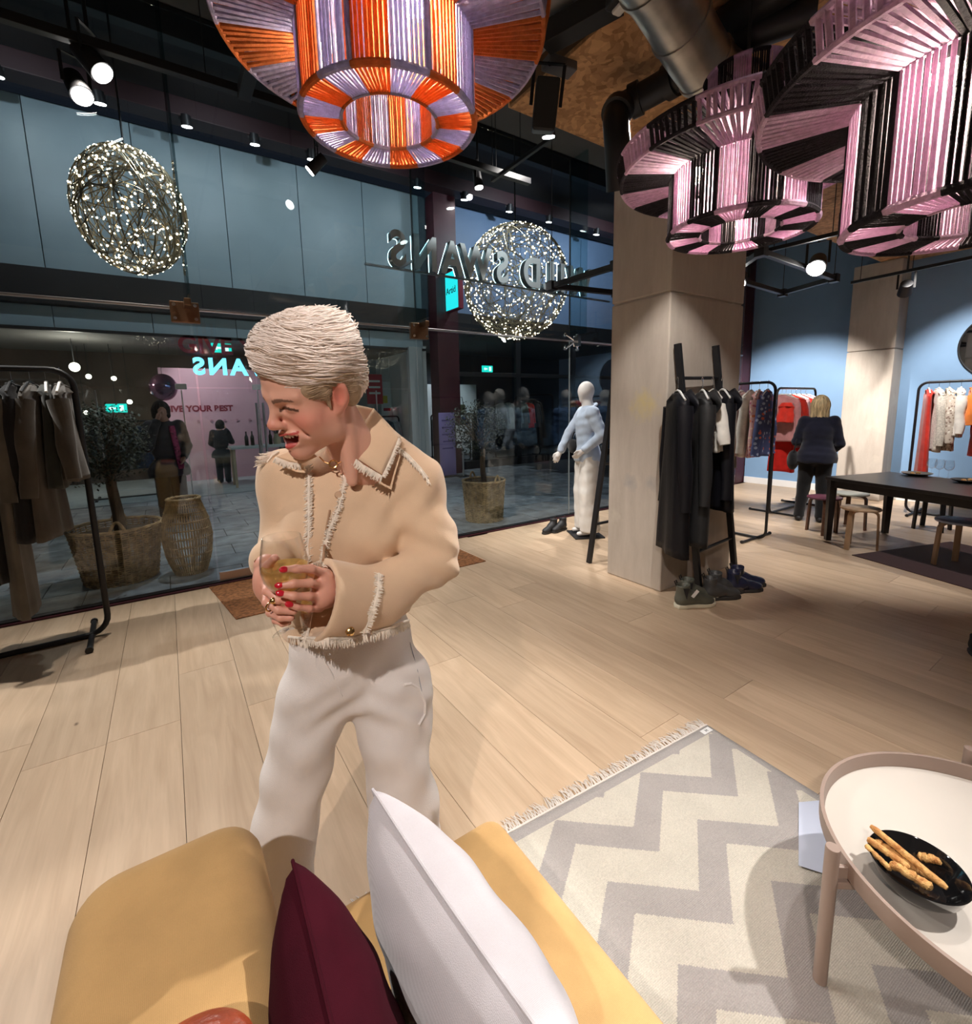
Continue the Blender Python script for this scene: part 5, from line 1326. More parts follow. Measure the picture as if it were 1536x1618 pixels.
# ---------------- boots
def boot(name, loc, rz, label, group, m, sole, sc=1.0, h=0.17, gusset=None, tagm=None, toe=None):
    """ankle boot, toe along local -y"""
    t = thing(name, (0, 0, 0), label, 'boot', group)
    s = SDF((-0.08, -0.24, -0.01), (0.08, 0.12, h + 0.05), 0.006)
    s.rc((0, 0.035, h + 0.03), (0, 0.03, 0.07), 0.050, 0.043, 0.02)
    s.rc((0, 0.045, 0.055), (0, -0.02, 0.065), 0.040, 0.045, 0.03)
    s.rc((0, -0.02, 0.072), (0, -0.11, 0.045), 0.042, 0.036, 0.03)
    s.ell((0, -0.135, 0.038), (0.044, 0.062, 0.034), k=0.02)
    s.cut((0, 0, 0.012), (0, 0, -1)); s.cut((0, 0, h), (0, 0.1, 1))
    s.ell((0, 0.035, h + 0.02), (0.037, 0.039, 0.06), k=0.004, sub=True)
    V, Fc = s.mesh(2); mesh_np('boot_upper', V, Fc, m, t)
    out = [(0.040, 0.075), (0.043, 0.03), (0.036, -0.03), (0.044, -0.10), (0.044, -0.15), (0.028, -0.193), (0, -0.203)]
    out = out + [(-x, y) for x, y in out[-2::-1]] + [(0, 0.092)]
    q = MB().poly([(x, y, 0.0) for x, y in out[::-1]], (0, 0, 0.026)); q.build('sole', sole, t, smooth=False, bevel=0.006)
    for sd in (-1, 1):
        if gusset: MB().poly([(sd * 0.043, 0.055, h - 0.02), (sd * 0.043, 0.015, h - 0.02), (sd * 0.0455, 0.03, 0.075)], (sd * 0.007, 0, 0)).build('gusset', gusset, t, smooth=False)
    MB().tube([(0, 0.082, h - 0.01), (0, 0.096, h + 0.02), (0, 0.084, h + 0.028), (0, 0.076, h + 0.005)], 0.005, 6).build('pull_tab', sole if toe is None else M_BLACK, t)
    if toe: MB().ell((0, -0.178, 0.020), (0.038, 0.03, 0.016), 14, 8).build('toe_cap', toe, t)
    if tagm: MB().box((-0.048, -0.03, 0.11), (0.002, 0.024, 0.06), Euler((0.7, 0, 0)).to_matrix()).build('price_tag', tagm, t, smooth=False)
    t.location = loc; t.rotation_euler = (0, 0, rz); t.scale = (sc, sc, sc)
    return t
M_OLIVE = mat('olive_rubber', (0.085, 0.085, 0.065), 0.5); M_CHAR = mat('charcoal_rubber', (0.05, 0.048, 0.047), 0.45); M_NAVYR = mat('navy_rubber', (0.018, 0.020, 0.045), 0.25)
M_SOLE = mat('cream_sole', (0.62, 0.58, 0.45), 0.6); M_DSOLE = mat('dark_sole', (0.025, 0.023, 0.022), 0.6)
bz = math.radians(62)
for (p, m, so_, lab, kw) in (
    ((3.20, 2.03), M_OLIVE, M_SOLE, 'front olive green ankle boot with a cream toe and a white tag below the raincoats', dict(gusset=M_BLACKP, tagm=M_WHITE, toe=M_SOLE)),
    ((3.33, 2.08), M_OLIVE, M_SOLE, 'rear olive green ankle boot with a cream toe below the raincoats', dict(gusset=M_BLACKP, toe=M_SOLE)),
    ((3.50, 1.99), M_CHAR, M_DSOLE, 'charcoal rubber ankle boot nearest the olive pair', dict()),
    ((3.64, 2.03), M_CHAR, M_DSOLE, 'charcoal rubber ankle boot nearest the navy pair', dict()),
    ((3.79, 1.96), M_NAVYR, M_DSOLE, 'front shiny navy rain boot at the foot of the ladder rack', dict(gusset=M_BLACKP)),
    ((3.92, 2.00), M_NAVYR, M_DSOLE, 'rear shiny navy rain boot, last in the row under the ladder rack', dict(gusset=M_BLACKP))):
    boot('ankle_boot', (p[0], p[1], 0.0), bz, lab, 'boots lined up under the raincoats', m, so_, 1.12, **kw)
for n, (x, y) in enumerate(((3.90, 4.36), (4.03, 4.33))):
    boot('chelsea_boot', (x, y, 0.0), math.radians(-75), ('left black ankle boot of the pair by the glass in front of the white mannequin', 'right black ankle boot of the pair by the glass in front of the white mannequin')[n], 'black boots by the glass', M_BLACKP, M_DSOLE, 1.0, 0.16)
boot('black_shoe', (3.93, 0.56, 0.0), math.radians(-65), 'lone black shoe on the floor right of the zigzag rug', 'shoe at the edge of the frame', mat('black_suede', (0.008, 0.008, 0.009), 0.8), M_DSOLE, 1.0, 0.13)

# ================================================================== racks of clothes
HX = PI / 2
C_ = lambda n, c, **k: cloth(n, c, **k)
# --- left rack by the glass: rail along x
rack_loop((-2.05, 4.12, 0), (-0.49, 4.20, 0), 1.86, 'black tube clothes rack of dark garments by the glass', 0.019, 0.27, 0.12)
M_TAU = C_('taupe_wool', (0.075, 0.065, 0.054), var=0.25, scale=6); M_MOSS = C_('mossy_grey', (0.03, 0.033, 0.029), var=0.25, scale=6); M_BLK = C_('black', (0.010, 0.010, 0.012)); M_BGREY = C_('beige_grey', (0.105, 0.094, 0.078), var=0.25, scale=5); M_WINE = C_('magenta', (0.22, 0.02, 0.07))
GL = 'dark clothes on the rack by the glass'
def yr(x): return 4.12 + (x + 2.05) / 1.56 * 0.08
for n, (x, kind, m, L, sl, lab, w, mh) in enumerate((
    (-0.555, 'top', M_TAU, 0.62, 0.50, 'short taupe knit top, nearest the right post of the dark clothes rack', 0.20, M_HW),
    (-0.625, 'dress', M_MOSS, 0.66, 0.0, 'mossy dark sleeveless dress beside the short taupe top', 0.17, M_HW),
    (-0.70, 'coat', M_TAU, 0.98, 0.60, 'taupe knee length coat on the dark clothes rack', 0.20, M_HB),
    (-0.785, 'dress', M_BLK, 0.98, 0.5, 'black dress between the taupe coat and the long beige dress', 0.19, M_HB),
    (-0.875, 'dress', M_BGREY, 1.46, 0.62, 'floor length beige grey dress trailing nearly to the floor', 0.19, M_HB),
    (-0.965, 'coat', M_BLK, 1.22, 0.60, 'long black coat left of the floor length beige dress', 0.20, M_HB),
    (-1.05, 'top', M_WINE, 0.60, 0.5, 'dark magenta top on the dark clothes rack', 0.19, M_HW),
    (-1.14, 'coat', M_BGREY, 1.1, 0.6, 'beige grey coat at the far left of the dark clothes rack', 0.20, M_HB))):
    garment((x, yr(x), 1.875), HX + 0.12 * math.sin(n * 2.1), lab, GL, m, kind, w, L, 1.25 if kind != 'top' else 1.1, sl, 0.042, mh, n + 3, sm=m)
# --- pink and red rack before the blue wall: rail along x
rack_loop((6.88, 3.18, 0), (8.05, 3.18, 0), 1.74, 'small black clothes rack of red and pink knitwear by the blue wall', 0.015, 0.30, 0.09)
M_ROSE = C_('rose_knit', (0.60, 0.27, 0.27)); M_RED = C_('scarlet', (0.62, 0.018, 0.012)); M_RED2 = C_('poppy', (0.66, 0.035, 0.02)); M_PALEP = C_('pale_pink', (0.72, 0.47, 0.48)); M_PLUM = pattern_mat('plum_print', (0.20, 0.02, 0.07), ((0.7, 0.3, 0.4), (0.5, 0.1, 0.2)), 30)
GR = 'red and pink clothes on the small rack'
for n, (x, kind, m, L, sl, lab, w, z) in enumerate((
    (7.02, 'top', M_ROSE, 0.62, 0.60, 'rose pink knit jumper at the front of the small rack', 0.23, 0),
    (7.13, 'skirt', M_RED, 1.02, 0, 'long red skirt hanging below the rose pink jumper', 0.15, 0),
    (7.28, 'top', M_RED2, 0.52, 0.42, 'poppy red blouse behind the rose pink jumper', 0.20, 0),
    (7.42, 'top', M_PALEP, 0.66, 0.55, 'pale pink blouse in the middle of the small rack', 0.20, 0),
    (7.56, 'dress', M_RED, 0.96, 0.5, 'scarlet dress towards the back of the small rack', 0.19, 0),
    (7.72, 'top', M_PLUM, 0.6, 0.5, 'plum printed top at the back end of the small rack', 0.20, 0))):
    garment((x, 3.18, 1.755), HX + 0.15 * math.sin(n * 1.7), lab, GR, m, kind, w, L, 1.12, sl, 0.045, M_HW, n + 21)
t = garment((6.90, 3.06, 1.60), HX, 'little scarlet camisole hung on the post of the small rack', GR, M_RED2, 'top', 0.10, 0.26, 1.1, 0.0, 0.04, None, 40, hook=0.04)
# --- right rack before the blue wall: rail along y
rack_loop((8.40, 0.60, 0), (8.40, 2.10, 0), 1.77, 'black clothes rack of cream, orange and red dresses under the round mirror', 0.016, 0.30, 0.10)
M_CRM = C_('ivory_sequin', (0.62, 0.57, 0.50), var=0.25, scale=60); M_FLO = pattern_mat('beige_floral', (0.58, 0.50, 0.42), ((0.28, 0.20, 0.16), (0.75, 0.70, 0.62)), 34, 0.36); M_IVO = C_('ivory', (0.74, 0.70, 0.64)); M_ORA = C_('orange', (0.72, 0.20, 0.035)); M_PEA = pattern_mat('peach_floral', (0.78, 0.50, 0.34), ((0.72, 0.20, 0.10), (0.85, 0.62, 0.35)), 22, 0.28); M_TANG = C_('tangerine', (0.64, 0.09, 0.02))
GRR = 'cream and red clothes under the round mirror'
for n, (y, kind, m, L, sl, lab, w) in enumerate((
    (2.00, 'dress', M_RED2, 1.22, 0.0, 'long red gown at the left end of the rack under the mirror', 0.20),
    (1.90, 'top', M_CRM, 0.80, 0.62, 'ivory sequin tunic beside the long red gown', 0.20),
    (1.80, 'dress', M_FLO, 0.78, 0.58, 'beige floral dress third from the left under the mirror', 0.20),
    (1.69, 'top', M_IVO, 0.60, 0.46, 'ivory blouse with a wide sleeve under the mirror', 0.22),
    (1.58, 'top', M_ORA, 0.45, 0.35, 'short orange top between ivory and red clothes', 0.19),
    (1.48, 'top', M_RED, 0.84, 0.6, 'red tunic beside the short orange top', 0.20),
    (1.37, 'dress', M_TANG, 1.22, 0.5, 'dark tangerine dress behind the wine glasses', 0.19),
    (1.25, 'top', M_PEA, 0.82, 0.62, 'peach flowered blouse at the right edge of the picture', 0.22),
    (1.12, 'dress', M_IVO, 1.25, 0.5, 'long ivory dress at the right edge of the picture', 0.20),
    (0.98, 'dress', M_PEA, 1.2, 0.5, 'peach flowered dress at the far right of the rack', 0.20))):
    garment((8.40, y, 1.79), 0.35 + 0.12 * math.sin(n * 1.3), lab, GRR, m, kind, w, L, 1.2, sl, 0.042, M_HW, n + 51)
# --- rack behind the ladder
rack_loop((5.50, 2.56, 0), (5.50, 3.60, 0), 1.77, 'clothes rack of patterned tops half hidden behind the concrete column', 0.015, 0.30, 0.09)
M_PPAT = pattern_mat('pink_orange_print', (0.70, 0.42, 0.42), ((0.75, 0.22, 0.10), (0.85, 0.65, 0.5), (0.45, 0.12, 0.2)), 26, 0.33); M_STR = pattern_mat('blue_stripe', (0.06, 0.08, 0.20), ((0.35, 0.42, 0.6), (0.6, 0.12, 0.08)), 20, 0.3)
GB = 'tops on the rack behind the column'
for n, (y, kind, m, L, sl, lab, w) in enumerate((
    (2.64, 'top', M_STR, 0.70, 0.60, 'navy blue patterned cardigan at the end of the rack behind the raincoats', 0.20),
    (2.73, 'top', M_PPAT, 0.72, 0.58, 'pink and orange printed blouse behind the raincoats', 0.20),
    (2.82, 'top', M_IVO, 0.72, 0.58, 'ivory blouse behind the raincoats', 0.20),
    (2.93, 'top', M_PALEP, 0.72, 0.58, 'pale pink blouse on the rack behind the column', 0.20),
    (3.05, 'coat', M_BGREY, 0.9, 0.58, 'beige coat on the rack behind the column', 0.20))):
    garment((5.50, y, 1.79), 0.2 + 0.1 * math.sin(n * 2), lab, GB, m, kind, w, L, 1.1, sl, 0.042, M_HW, n + 71)

# ================================================================== ladder racks and raincoats
def ladder(A, B, A2, B2, rungs, label):
    t = thing('ladder_rack', A, label, 'ladder rack')
    for a, b_ in ((A, A2), (B, B2)): MB().bar(a, b_, 0.034, 0.05, (0, 1, 0)).build('upright', M_BLACK, t, smooth=False, bevel=0.003)
    for f in rungs: MB().tube([Vector(A).lerp(Vector(A2), f), Vector(B).lerp(Vector(B2), f)], 0.014, 10).build('rung', M_BLACK, t)
    return t
ladder((3.538, 2.137, 0.000), (4.222, 2.212, 0.000), (3.330, 2.285, 2.014), (3.849, 2.285, 2.028), (0.17, 0.50, 0.87), 'black ladder leaning on the column, hung with raincoats')
ladder((3.37, 3.22, 0), (3.97, 3.22, 0), (3.46, 2.985, 2.0), (4.04, 2.985, 2.0), (0.2, 0.5, 0.87), 'black ladder leaning on the far side of the column, one leg showing by the mannequin')
M_RAIN = mat('black_raincoat', (0.006, 0.006, 0.009), 0.5, spec=0.25, bump=0.2, bscale=30); M_RAIN2 = mat('grey_raincoat', (0.020, 0.020, 0.021), 0.5, spec=0.3, bump=0.2, bscale=30)
GC = 'raincoats on the ladder'
for n, (p, m, L, lab, a) in enumerate((
    ((3.112, 2.120, 1.746), M_RAIN, 1.18, 'black hooded raincoat at the left of the ladder', 0.90),
    ((3.422, 2.120, 1.751), M_RAIN2, 1.16, 'dark grey hooded raincoat in the middle of the ladder', 0.80),
    ((3.735, 2.140, 1.759), M_RAIN, 0.94, 'shorter black hooded raincoat at the right of the ladder', 0.85))):
    garment(p, a, lab, GC, m, 'coat', 0.185, L, 1.28, 0.74, 0.065, M_HW, 90 + n, hood=True)
garment((3.600, 2.140, 1.756), 0.9, 'off white garment between the dark raincoats', GC, M_IVO, 'top', 0.15, 0.46, 1.1, 0.3, 0.03, M_HW, 95)

# ================================================================== dining table and stools
M_BLKW = mat('black_oak', (0.014, 0.011, 0.011), 0.38, var=0.3, scale=12)
ta = Vector((6.044, 2.227, 0.720)); tb = Vector((7.128, 2.118, 0.720)); tc_ = Vector((5.634, 0.982, 0.720))
du = Vector((tc_.x - ta.x, tc_.y - ta.y, 0)).normalized(); dv_ = Vector((-du.y, du.x, 0)); dv_ = dv_ if dv_.x > 0 else -dv_
TLn, TWd = 2.3, 0.98
ta.z = 0
t = thing('dining_table', ta + du * TLn / 2 + dv_ * TWd / 2, 'long black wooden table with plates and wine glasses by the blue wall', 'table')
def tp(u, v, z): return ta + du * u + dv_ * v + Vector((0, 0, z))
MB().poly([tp(0, 0, 0.685), tp(TLn, 0, 0.685), tp(TLn, TWd, 0.685), tp(0, TWd, 0.685)], (0, 0, 0.035)).build('table_top', M_BLKW, t, smooth=False, bevel=0.004)
q = MB()
for a, b_ in (((0.05, 0.05), (TLn - 0.05, 0.05)), ((0.05, TWd - 0.05), (TLn - 0.05, TWd - 0.05)), ((0.05, 0.05), (0.05, TWd - 0.05)), ((TLn - 0.05, 0.05), (TLn - 0.05, TWd - 0.05))):
    q = MB().bar(tp(*a, 0.645), tp(*b_, 0.645), 0.025, 0.08); q.build('apron', M_BLKW, t, smooth=False)
for a in ((0.05, 0.05), (TLn - 0.05, 0.05), (0.05, TWd - 0.05), (TLn - 0.05, TWd - 0.05)):
    p = tp(*a, 0); MB().tube([p, p + Vector((0, 0, 0.69))], [0.036, 0.052], 4).build('leg', M_BLKW, t, smooth=False)
def stool(loc, rz, label, seat_m, leg_m, H=0.44, R=0.175, nleg=3):
    t = thing('stool', (0, 0, 0), label, 'stool', 'round stools around the black table')
    MB().lathe([(0, H - 0.022), (R - 0.006, H - 0.022), (R, H - 0.016), (R, H - 0.004), (R - 0.005, H), (0, H)], 40).build('seat', seat_m, t)
    for k in range(nleg):
        a = 2 * PI * k / nleg + 0.3; d = Vector((math.cos(a), math.sin(a), 0)); w = Vector((-d.y, d.x, 0)); R0 = R - 0.025
        prof = [d * 0.06 + Vector((0, 0, H - 0.034)), d * (R0 - 0.05) + Vector((0, 0, H - 0.034))] + [d * (R0 - 0.05 + 0.05 * math.sin(x)) + Vector((0, 0, H - 0.034 - 0.05 * (1 - math.cos(x)))) for x in [PI / 2 * j / 6 for j in range(1, 7)]] + [d * (R0 + 0.015) + Vector((0, 0, 0))]
        q = MB(); n = len(prof); vs = []
        for i, p in enumerate(prof):
            tg = (prof[min(i + 1, n - 1)] - prof[max(i - 1, 0)]).normalized(); nn = tg.cross(w)
            for s1, s2 in ((-1, -1), (1, -1), (1, 1), (-1, 1)): vs.append(p + w * s1 * 0.024 + nn * s2 * 0.011)
        fs = [(0, 1, 2, 3), tuple(4 * (n - 1) + j for j in (3, 2, 1, 0))]
        for i in range(n - 1):
            for j in range(4): fs.append((4 * i + j, 4 * (i + 1) + j, 4 * (i + 1) + (j + 1) % 4, 4 * i + (j + 1) % 4))
        q.add(vs, fs); q.build('leg', leg_m, t, smooth=False, bevel=0.003)
    t.location = loc; t.rotation_euler = (0, 0, rz); return t
M_BIRCH = mat('birch', (0.52, 0.36, 0.23), 0.45, var=0.15, scale=20, stretch=(1, 1, 0.2)); M_WALN = mat('walnut', (0.16, 0.08, 0.05), 0.45, var=0.2, scale=20); M_GRN = mat('grey_green_seat', (0.42, 0.43, 0.38), 0.5); M_MARS = mat('maroon_seat', (0.10, 0.025, 0.045), 0.5); M_BLUS = mat('pale_blue_seat', (0.42, 0.50, 0.68), 0.4)
stool((5.97, 1.85, 0), 0.5, 'birch stool in front of the near left leg of the black table', M_BIRCH, M_BIRCH)
stool((6.36, 2.33, 0), 1.2, 'maroon topped stool behind the near left leg of the black table', M_MARS, M_WALN)
stool((6.86, 2.23, 0), 0.2, 'grey green topped stool at the far end of the black table', M_GRN, M_WALN)
stool((6.00, 1.10, 0), -0.1, 'pale blue topped stool at the right edge of the picture', M_BLUS, M_BIRCH)
stool((7.52, 1.62, 0), 0.4, 'black stool on the far side of the black table', M_BLACK, M_BLACK, 0.45, 0.19, 4)
stool((7.45, 0.95, 0), 0.9, 'second black stool on the far side of the table, nearer the right edge', M_BLACK, M_BLACK, 0.45, 0.19, 4)
# plates and glasses
M_STONE = mat('stoneware', (0.22, 0.21, 0.20), 0.35)
PL = [Vector((6.828, 1.642, 0.735)), Vector((6.586, 1.185, 0.735))]
for k, p in enumerate(PL):
    lab = ('grey stoneware plate at the left of the wine glasses', 'dark plate of snacks at the right edge of the table')[k]
    t = thing('plate', (p.x, p.y, 0.72), lab, 'plate', 'plates on the black table')
    MB().lathe([(0, 0.721), (0.07, 0.721), (0.12, 0.738), (0.135, 0.748), (0.133, 0.751), (0.115, 0.742), (0.07, 0.728), (0, 0.728)], 40, (p.x, p.y, 0)).build('plate_body', M_STONE if k == 0 else M_BLACKP, t)
    for j in range(2):
        a = 2.4 * j; c = (p.x + 0.045 * math.cos(a), p.y + 0.045 * math.sin(a), 0.742)
        tag(MB().ell(c, (0.036 - 0.012 * j, 0.022, 0.014), 12, 8).build('snack', M_BREAD), '%s golden snack on the %s plate' % ('larger' if j == 0 else 'smaller', 'grey' if k == 0 else 'dark'), 'snack', 'snacks on the %s plate' % ('grey' if k == 0 else 'dark'))
M_CLEAR = glass_mat('clear_glass', (0.985, 0.99, 0.99), 1.3)
def wine_glass(name, loc, label, group=None, sc=1.0, tilt=None, wine=None, m=None):
    t = thing(name, (0, 0, 0), label, 'glass', group)
    m = m or M_CLEAR
    MB().lathe([(0.034, 0.0), (0.034, 0.003), (0.012, 0.006), (0.0045, 0.014), (0.004, 0.075), (0.010, 0.086), (0.030, 0.099), (0.0395, 0.116), (0.0435, 0.136), (0.0430, 0.153), (0.0385, 0.178), (0.0345, 0.200), (0.0337, 0.2006), (0.0332, 0.200), (0.0372, 0.178), (0.0417, 0.153), (0.0422, 0.136), (0.0382, 0.117), (0.0285, 0.101), (0.012, 0.090), (0, 0.088)], 48).build('glass_body', m, t)
    if wine: MB().lathe([(0, 0.0885), (0.0118, 0.0905), (0.028, 0.1015), (0.0376, 0.1173), (0.0416, 0.136), (0.0417, 0.142), (0, 0.142)], 32).build('wine', wine, t)
    t.location = loc; t.scale = (sc, sc, sc)
    if tilt: t.rotation_euler = tilt
    return t
for k, (px_, lab) in enumerate((((6.880, 1.537, 0.720), 'empty wine glass on the black table, first of three'), ((6.821, 1.462, 0.720), 'empty wine glass on the black table, second of three'), ((6.777, 1.378, 0.720), 'empty wine glass on the black table, third of three'))):
    wine_glass('wine_glass', px_, lab, 'empty wine glasses on the black table', 0.95)
# dark flatweave rug under the table
tag(MB().poly([tp(0.55, -0.25, 0.0), tp(2.6, -0.25, 0.0), tp(2.6, TWd + 0.2, 0.0), tp(0.55, TWd + 0.2, 0.0)], (0, 0, 0.006)).build('dark_rug', C_('maroon_flatweave', (0.055, 0.022, 0.024)), smooth=False), 'dark maroon flat rug under the black table', 'rug')
# round mirror on the blue wall
mc = Vector((9.395, 1.52, 2.26)); MRx = Matrix.Rotation(-PI / 2, 3, 'Y')
t = thing('round_mirror', mc, 'round mirror in a thin black frame on the blue wall', 'mirror')
MB().lathe([(0, 0.0), (0.44, 0.0), (0.44, 0.012), (0, 0.012)], 64, mc, M=MRx).build('mirror_glass', mat('mirror_glass', (0.55, 0.56, 0.58), 0.02, 1.0), t, smooth=True)
MB().tube([mc + MRx @ Vector((0.445 * math.cos(2 * PI * k / 64), 0.445 * math.sin(2 * PI * k / 64), 0.012)) for k in range(64)], 0.014, 8, closed=True).build('frame', M_BLACK, t)

# ================================================================== woman in navy, seen from behind
M_SKIN = mat('skin', (0.62, 0.34, 0.255), 0.5, var=0.06, scale=8)
M_NAVY = C_('navy_knit', (0.008, 0.009, 0.022)); M_BPANT = C_('black_trouser', (0.008, 0.008, 0.010)); M_BLOND = mat('blond_hair', (0.66, 0.50, 0.28), 0.6, var=0.45, scale=40, stretch=(1, 1, 0.12), bump=0.4, bscale=60)
NL = (6.90, 2.66, 0.0); NR = math.radians(112); NS = 0.925
t = thing('person', NL, 'person with a blond bob in a navy jumper and black trousers, seen from behind', 'person')
pose = dict(elL=(0.25, 0.0, 1.12), wrL=(0.17, -0.22, 1.08), elR=(-0.255, 0.02, 1.10), wrR=(-0.19, -0.19, 0.98), head=(0, -0.03, 1.61), hpL=(0.09, 0.012, 0.9), knL=(0.12, 0, 0.49), anL=(0.15, 0.02, 0.085), knR=(-0.10, 0, 0.49))
s, P = figure(pose, 0.010, 1.22, True); V, Fc = s.mesh(2); mesh_np('body', place(V, NL, NR, NS), Fc, M_SKIN, t)
s = garb_top(P, 0.010, 1.24, hem=0.84, pad=0.012, flare=0.03); V, Fc = s.mesh(1); mesh_np('jumper', place(V, NL, NR, NS), Fc, M_NAVY, t)
s = garb_legs(P, 0.010, 1.12, wide=0.005, top=0.98, pad=0.014); V, Fc = s.mesh(1); mesh_np('trousers', place(V, NL, NR, NS), Fc, M_BPANT, t)
for a in ('L', 'R'):
    an = Vector(P['an' + a]); MB().ell(at_fig(an + Vector((0, -0.05, -0.042)), NL, NR, NS), (0.05, 0.125, 0.05), 16, 10, Euler((0, 0, NR)).to_matrix()).build('shoe', M_BLACKP, t)
def hair_bob(hd, loc, rz, sc, m, par, low=-0.13, r=0.108):
    s = SDF(np.array(hd) - 0.24, np.array(hd) + 0.22, 0.006); hd = Vector(hd)
    s.ell(hd + Vector((0, 0.015, 0.035)), (r * 0.98, r * 1.08, r * 1.12), k=0.02)
    s.rc(hd + Vector((0.045, 0.04, 0.0)), hd + Vector((0.065, 0.045, low)), 0.062, 0.045, 0.04); s.rc(hd + Vector((-0.045, 0.04, 0.0)), hd + Vector((-0.065, 0.045, low)), 0.062, 0.045, 0.04)
    s.rc(hd + Vector((0, 0.06, 0.0)), hd + Vector((0, 0.065, low - 0.01)), 0.07, 0.05, 0.04)
    s.ell(hd + Vector((0, -0.115, -0.035)), (0.066, 0.075, 0.105), k=0.01, sub=True)
    s.warp(lambda X, Y, Z: 0.0035 * np.sin(np.arctan2(Y - hd.y, X - hd.x) * 38 + 6 * np.sin(14 * Z)) + 0.003 * np.sin(np.arctan2(Y - hd.y, X - hd.x) * 17))
    V, Fc = s.mesh(1); return mesh_np('hair', place(V, loc, rz, sc), Fc, m, par)
hair_bob(P['head'], NL, NR, NS, M_BLOND, t)
b = thing('shoulder_bag', at_fig((0.26, 0.02, 0.84), NL, NR, NS), 'black slouchy bag hanging at the hip of the person in navy', 'bag')
MB().ell(at_fig((0.27, 0.0, 0.86), NL, NR, NS), (0.07, 0.15, 0.13), 20, 12, Euler((0.2, 0, NR)).to_matrix()).build('bag_body', M_BPANT, b)
MB().tube([at_fig((0.27, 0.10, 0.93), NL, NR, NS), at_fig((0.245, 0.09, 1.12), NL, NR, NS), at_fig((0.235, 0.03, 1.2), NL, NR, NS), at_fig((0.25, -0.08, 1.1), NL, NR, NS), at_fig((0.27, -0.10, 0.93), NL, NR, NS)], 0.009, 8).build('strap', M_BPANT, b)

# ================================================================== added figure in place of the camera holder's reflection, hand at the face
SL = (-0.03, 7.9, 0.0); SR = 0.15; SS = 0.99
t = thing('person', SL, 'stand-in for the reflected camera holder, with dark hair and a dark coat outside, one hand held to the face', 'person')
pose = dict(elR=(-0.24, -0.10, 1.14), wrR=(-0.10, -0.17, 1.50), elL=(0.24, 0.02, 1.12), wrL=(0.16, -0.16, 0.98), head=(-0.02, -0.02, 1.62))
s, P = figure(pose, 0.010, 1.0, True); V, Fc = s.mesh(2); mesh_np('body', place(V, SL, SR, SS), Fc, M_SKIN, t)
s = garb_top(P, 0.010, 1.12, hem=0.72, pad=0.035, flare=0.03); V, Fc = s.mesh(1); cj = mesh_np('coat', place(V, SL, SR, SS), Fc, C_('charcoal_coat', (0.03, 0.032, 0.042)), t)
s = garb_legs(P, 0.010, 1.0, wide=0.01, top=0.9); V, Fc = s.mesh(1); mesh_np('trousers', place(V, SL, SR, SS), Fc, M_BPANT, t)
hair_bob(P['head'], SL, SR, SS, mat('dark_hair', (0.018, 0.012, 0.010), 0.5), t, low=-0.06, r=0.10)
MB().surf(lambda u, v: at_fig((0.06 + 0.07 * (u - 0.5) + 0.06 * v, -0.158 - 0.012 * math.sin(5 * u) - 0.01 * v, 1.42 - 0.60 * v), SL, SR, SS), 9, 20).build('scarf', pattern_mat('magenta_scarf', (0.30, 0.03, 0.10), ((0.40, 0.06, 0.15), (0.12, 0.01, 0.04)), 30), t, thick=0.02)
for a in ('L', 'R'):
    an = Vector(P['an' + a]); MB().ell(at_fig(an + Vector((0, -0.05, -0.04)), SL, SR, SS), (0.05, 0.125, 0.05), 16, 10, Euler((0, 0, SR)).to_matrix()).build('shoe', M_BLACKP, t)

for (lo, rz, lab) in (((0.95, 11.9, 0.03), 2.6, 'dim dark figure by the left end of the bottle table in the opposite shop'), ((2.45, 12.6, 0.03), 0.6, 'dim dark figure deep in the opposite shop behind the laughing face')):
    c = dup(t, lo, rz, lab); c.scale = (0.82, 0.82, 0.80)
    for ch in list(c.children):
        ch.matrix_parent_inverse = Matrix.Identity(4)
        if ch.name.startswith('scarf'): bpy.data.objects.remove(ch)

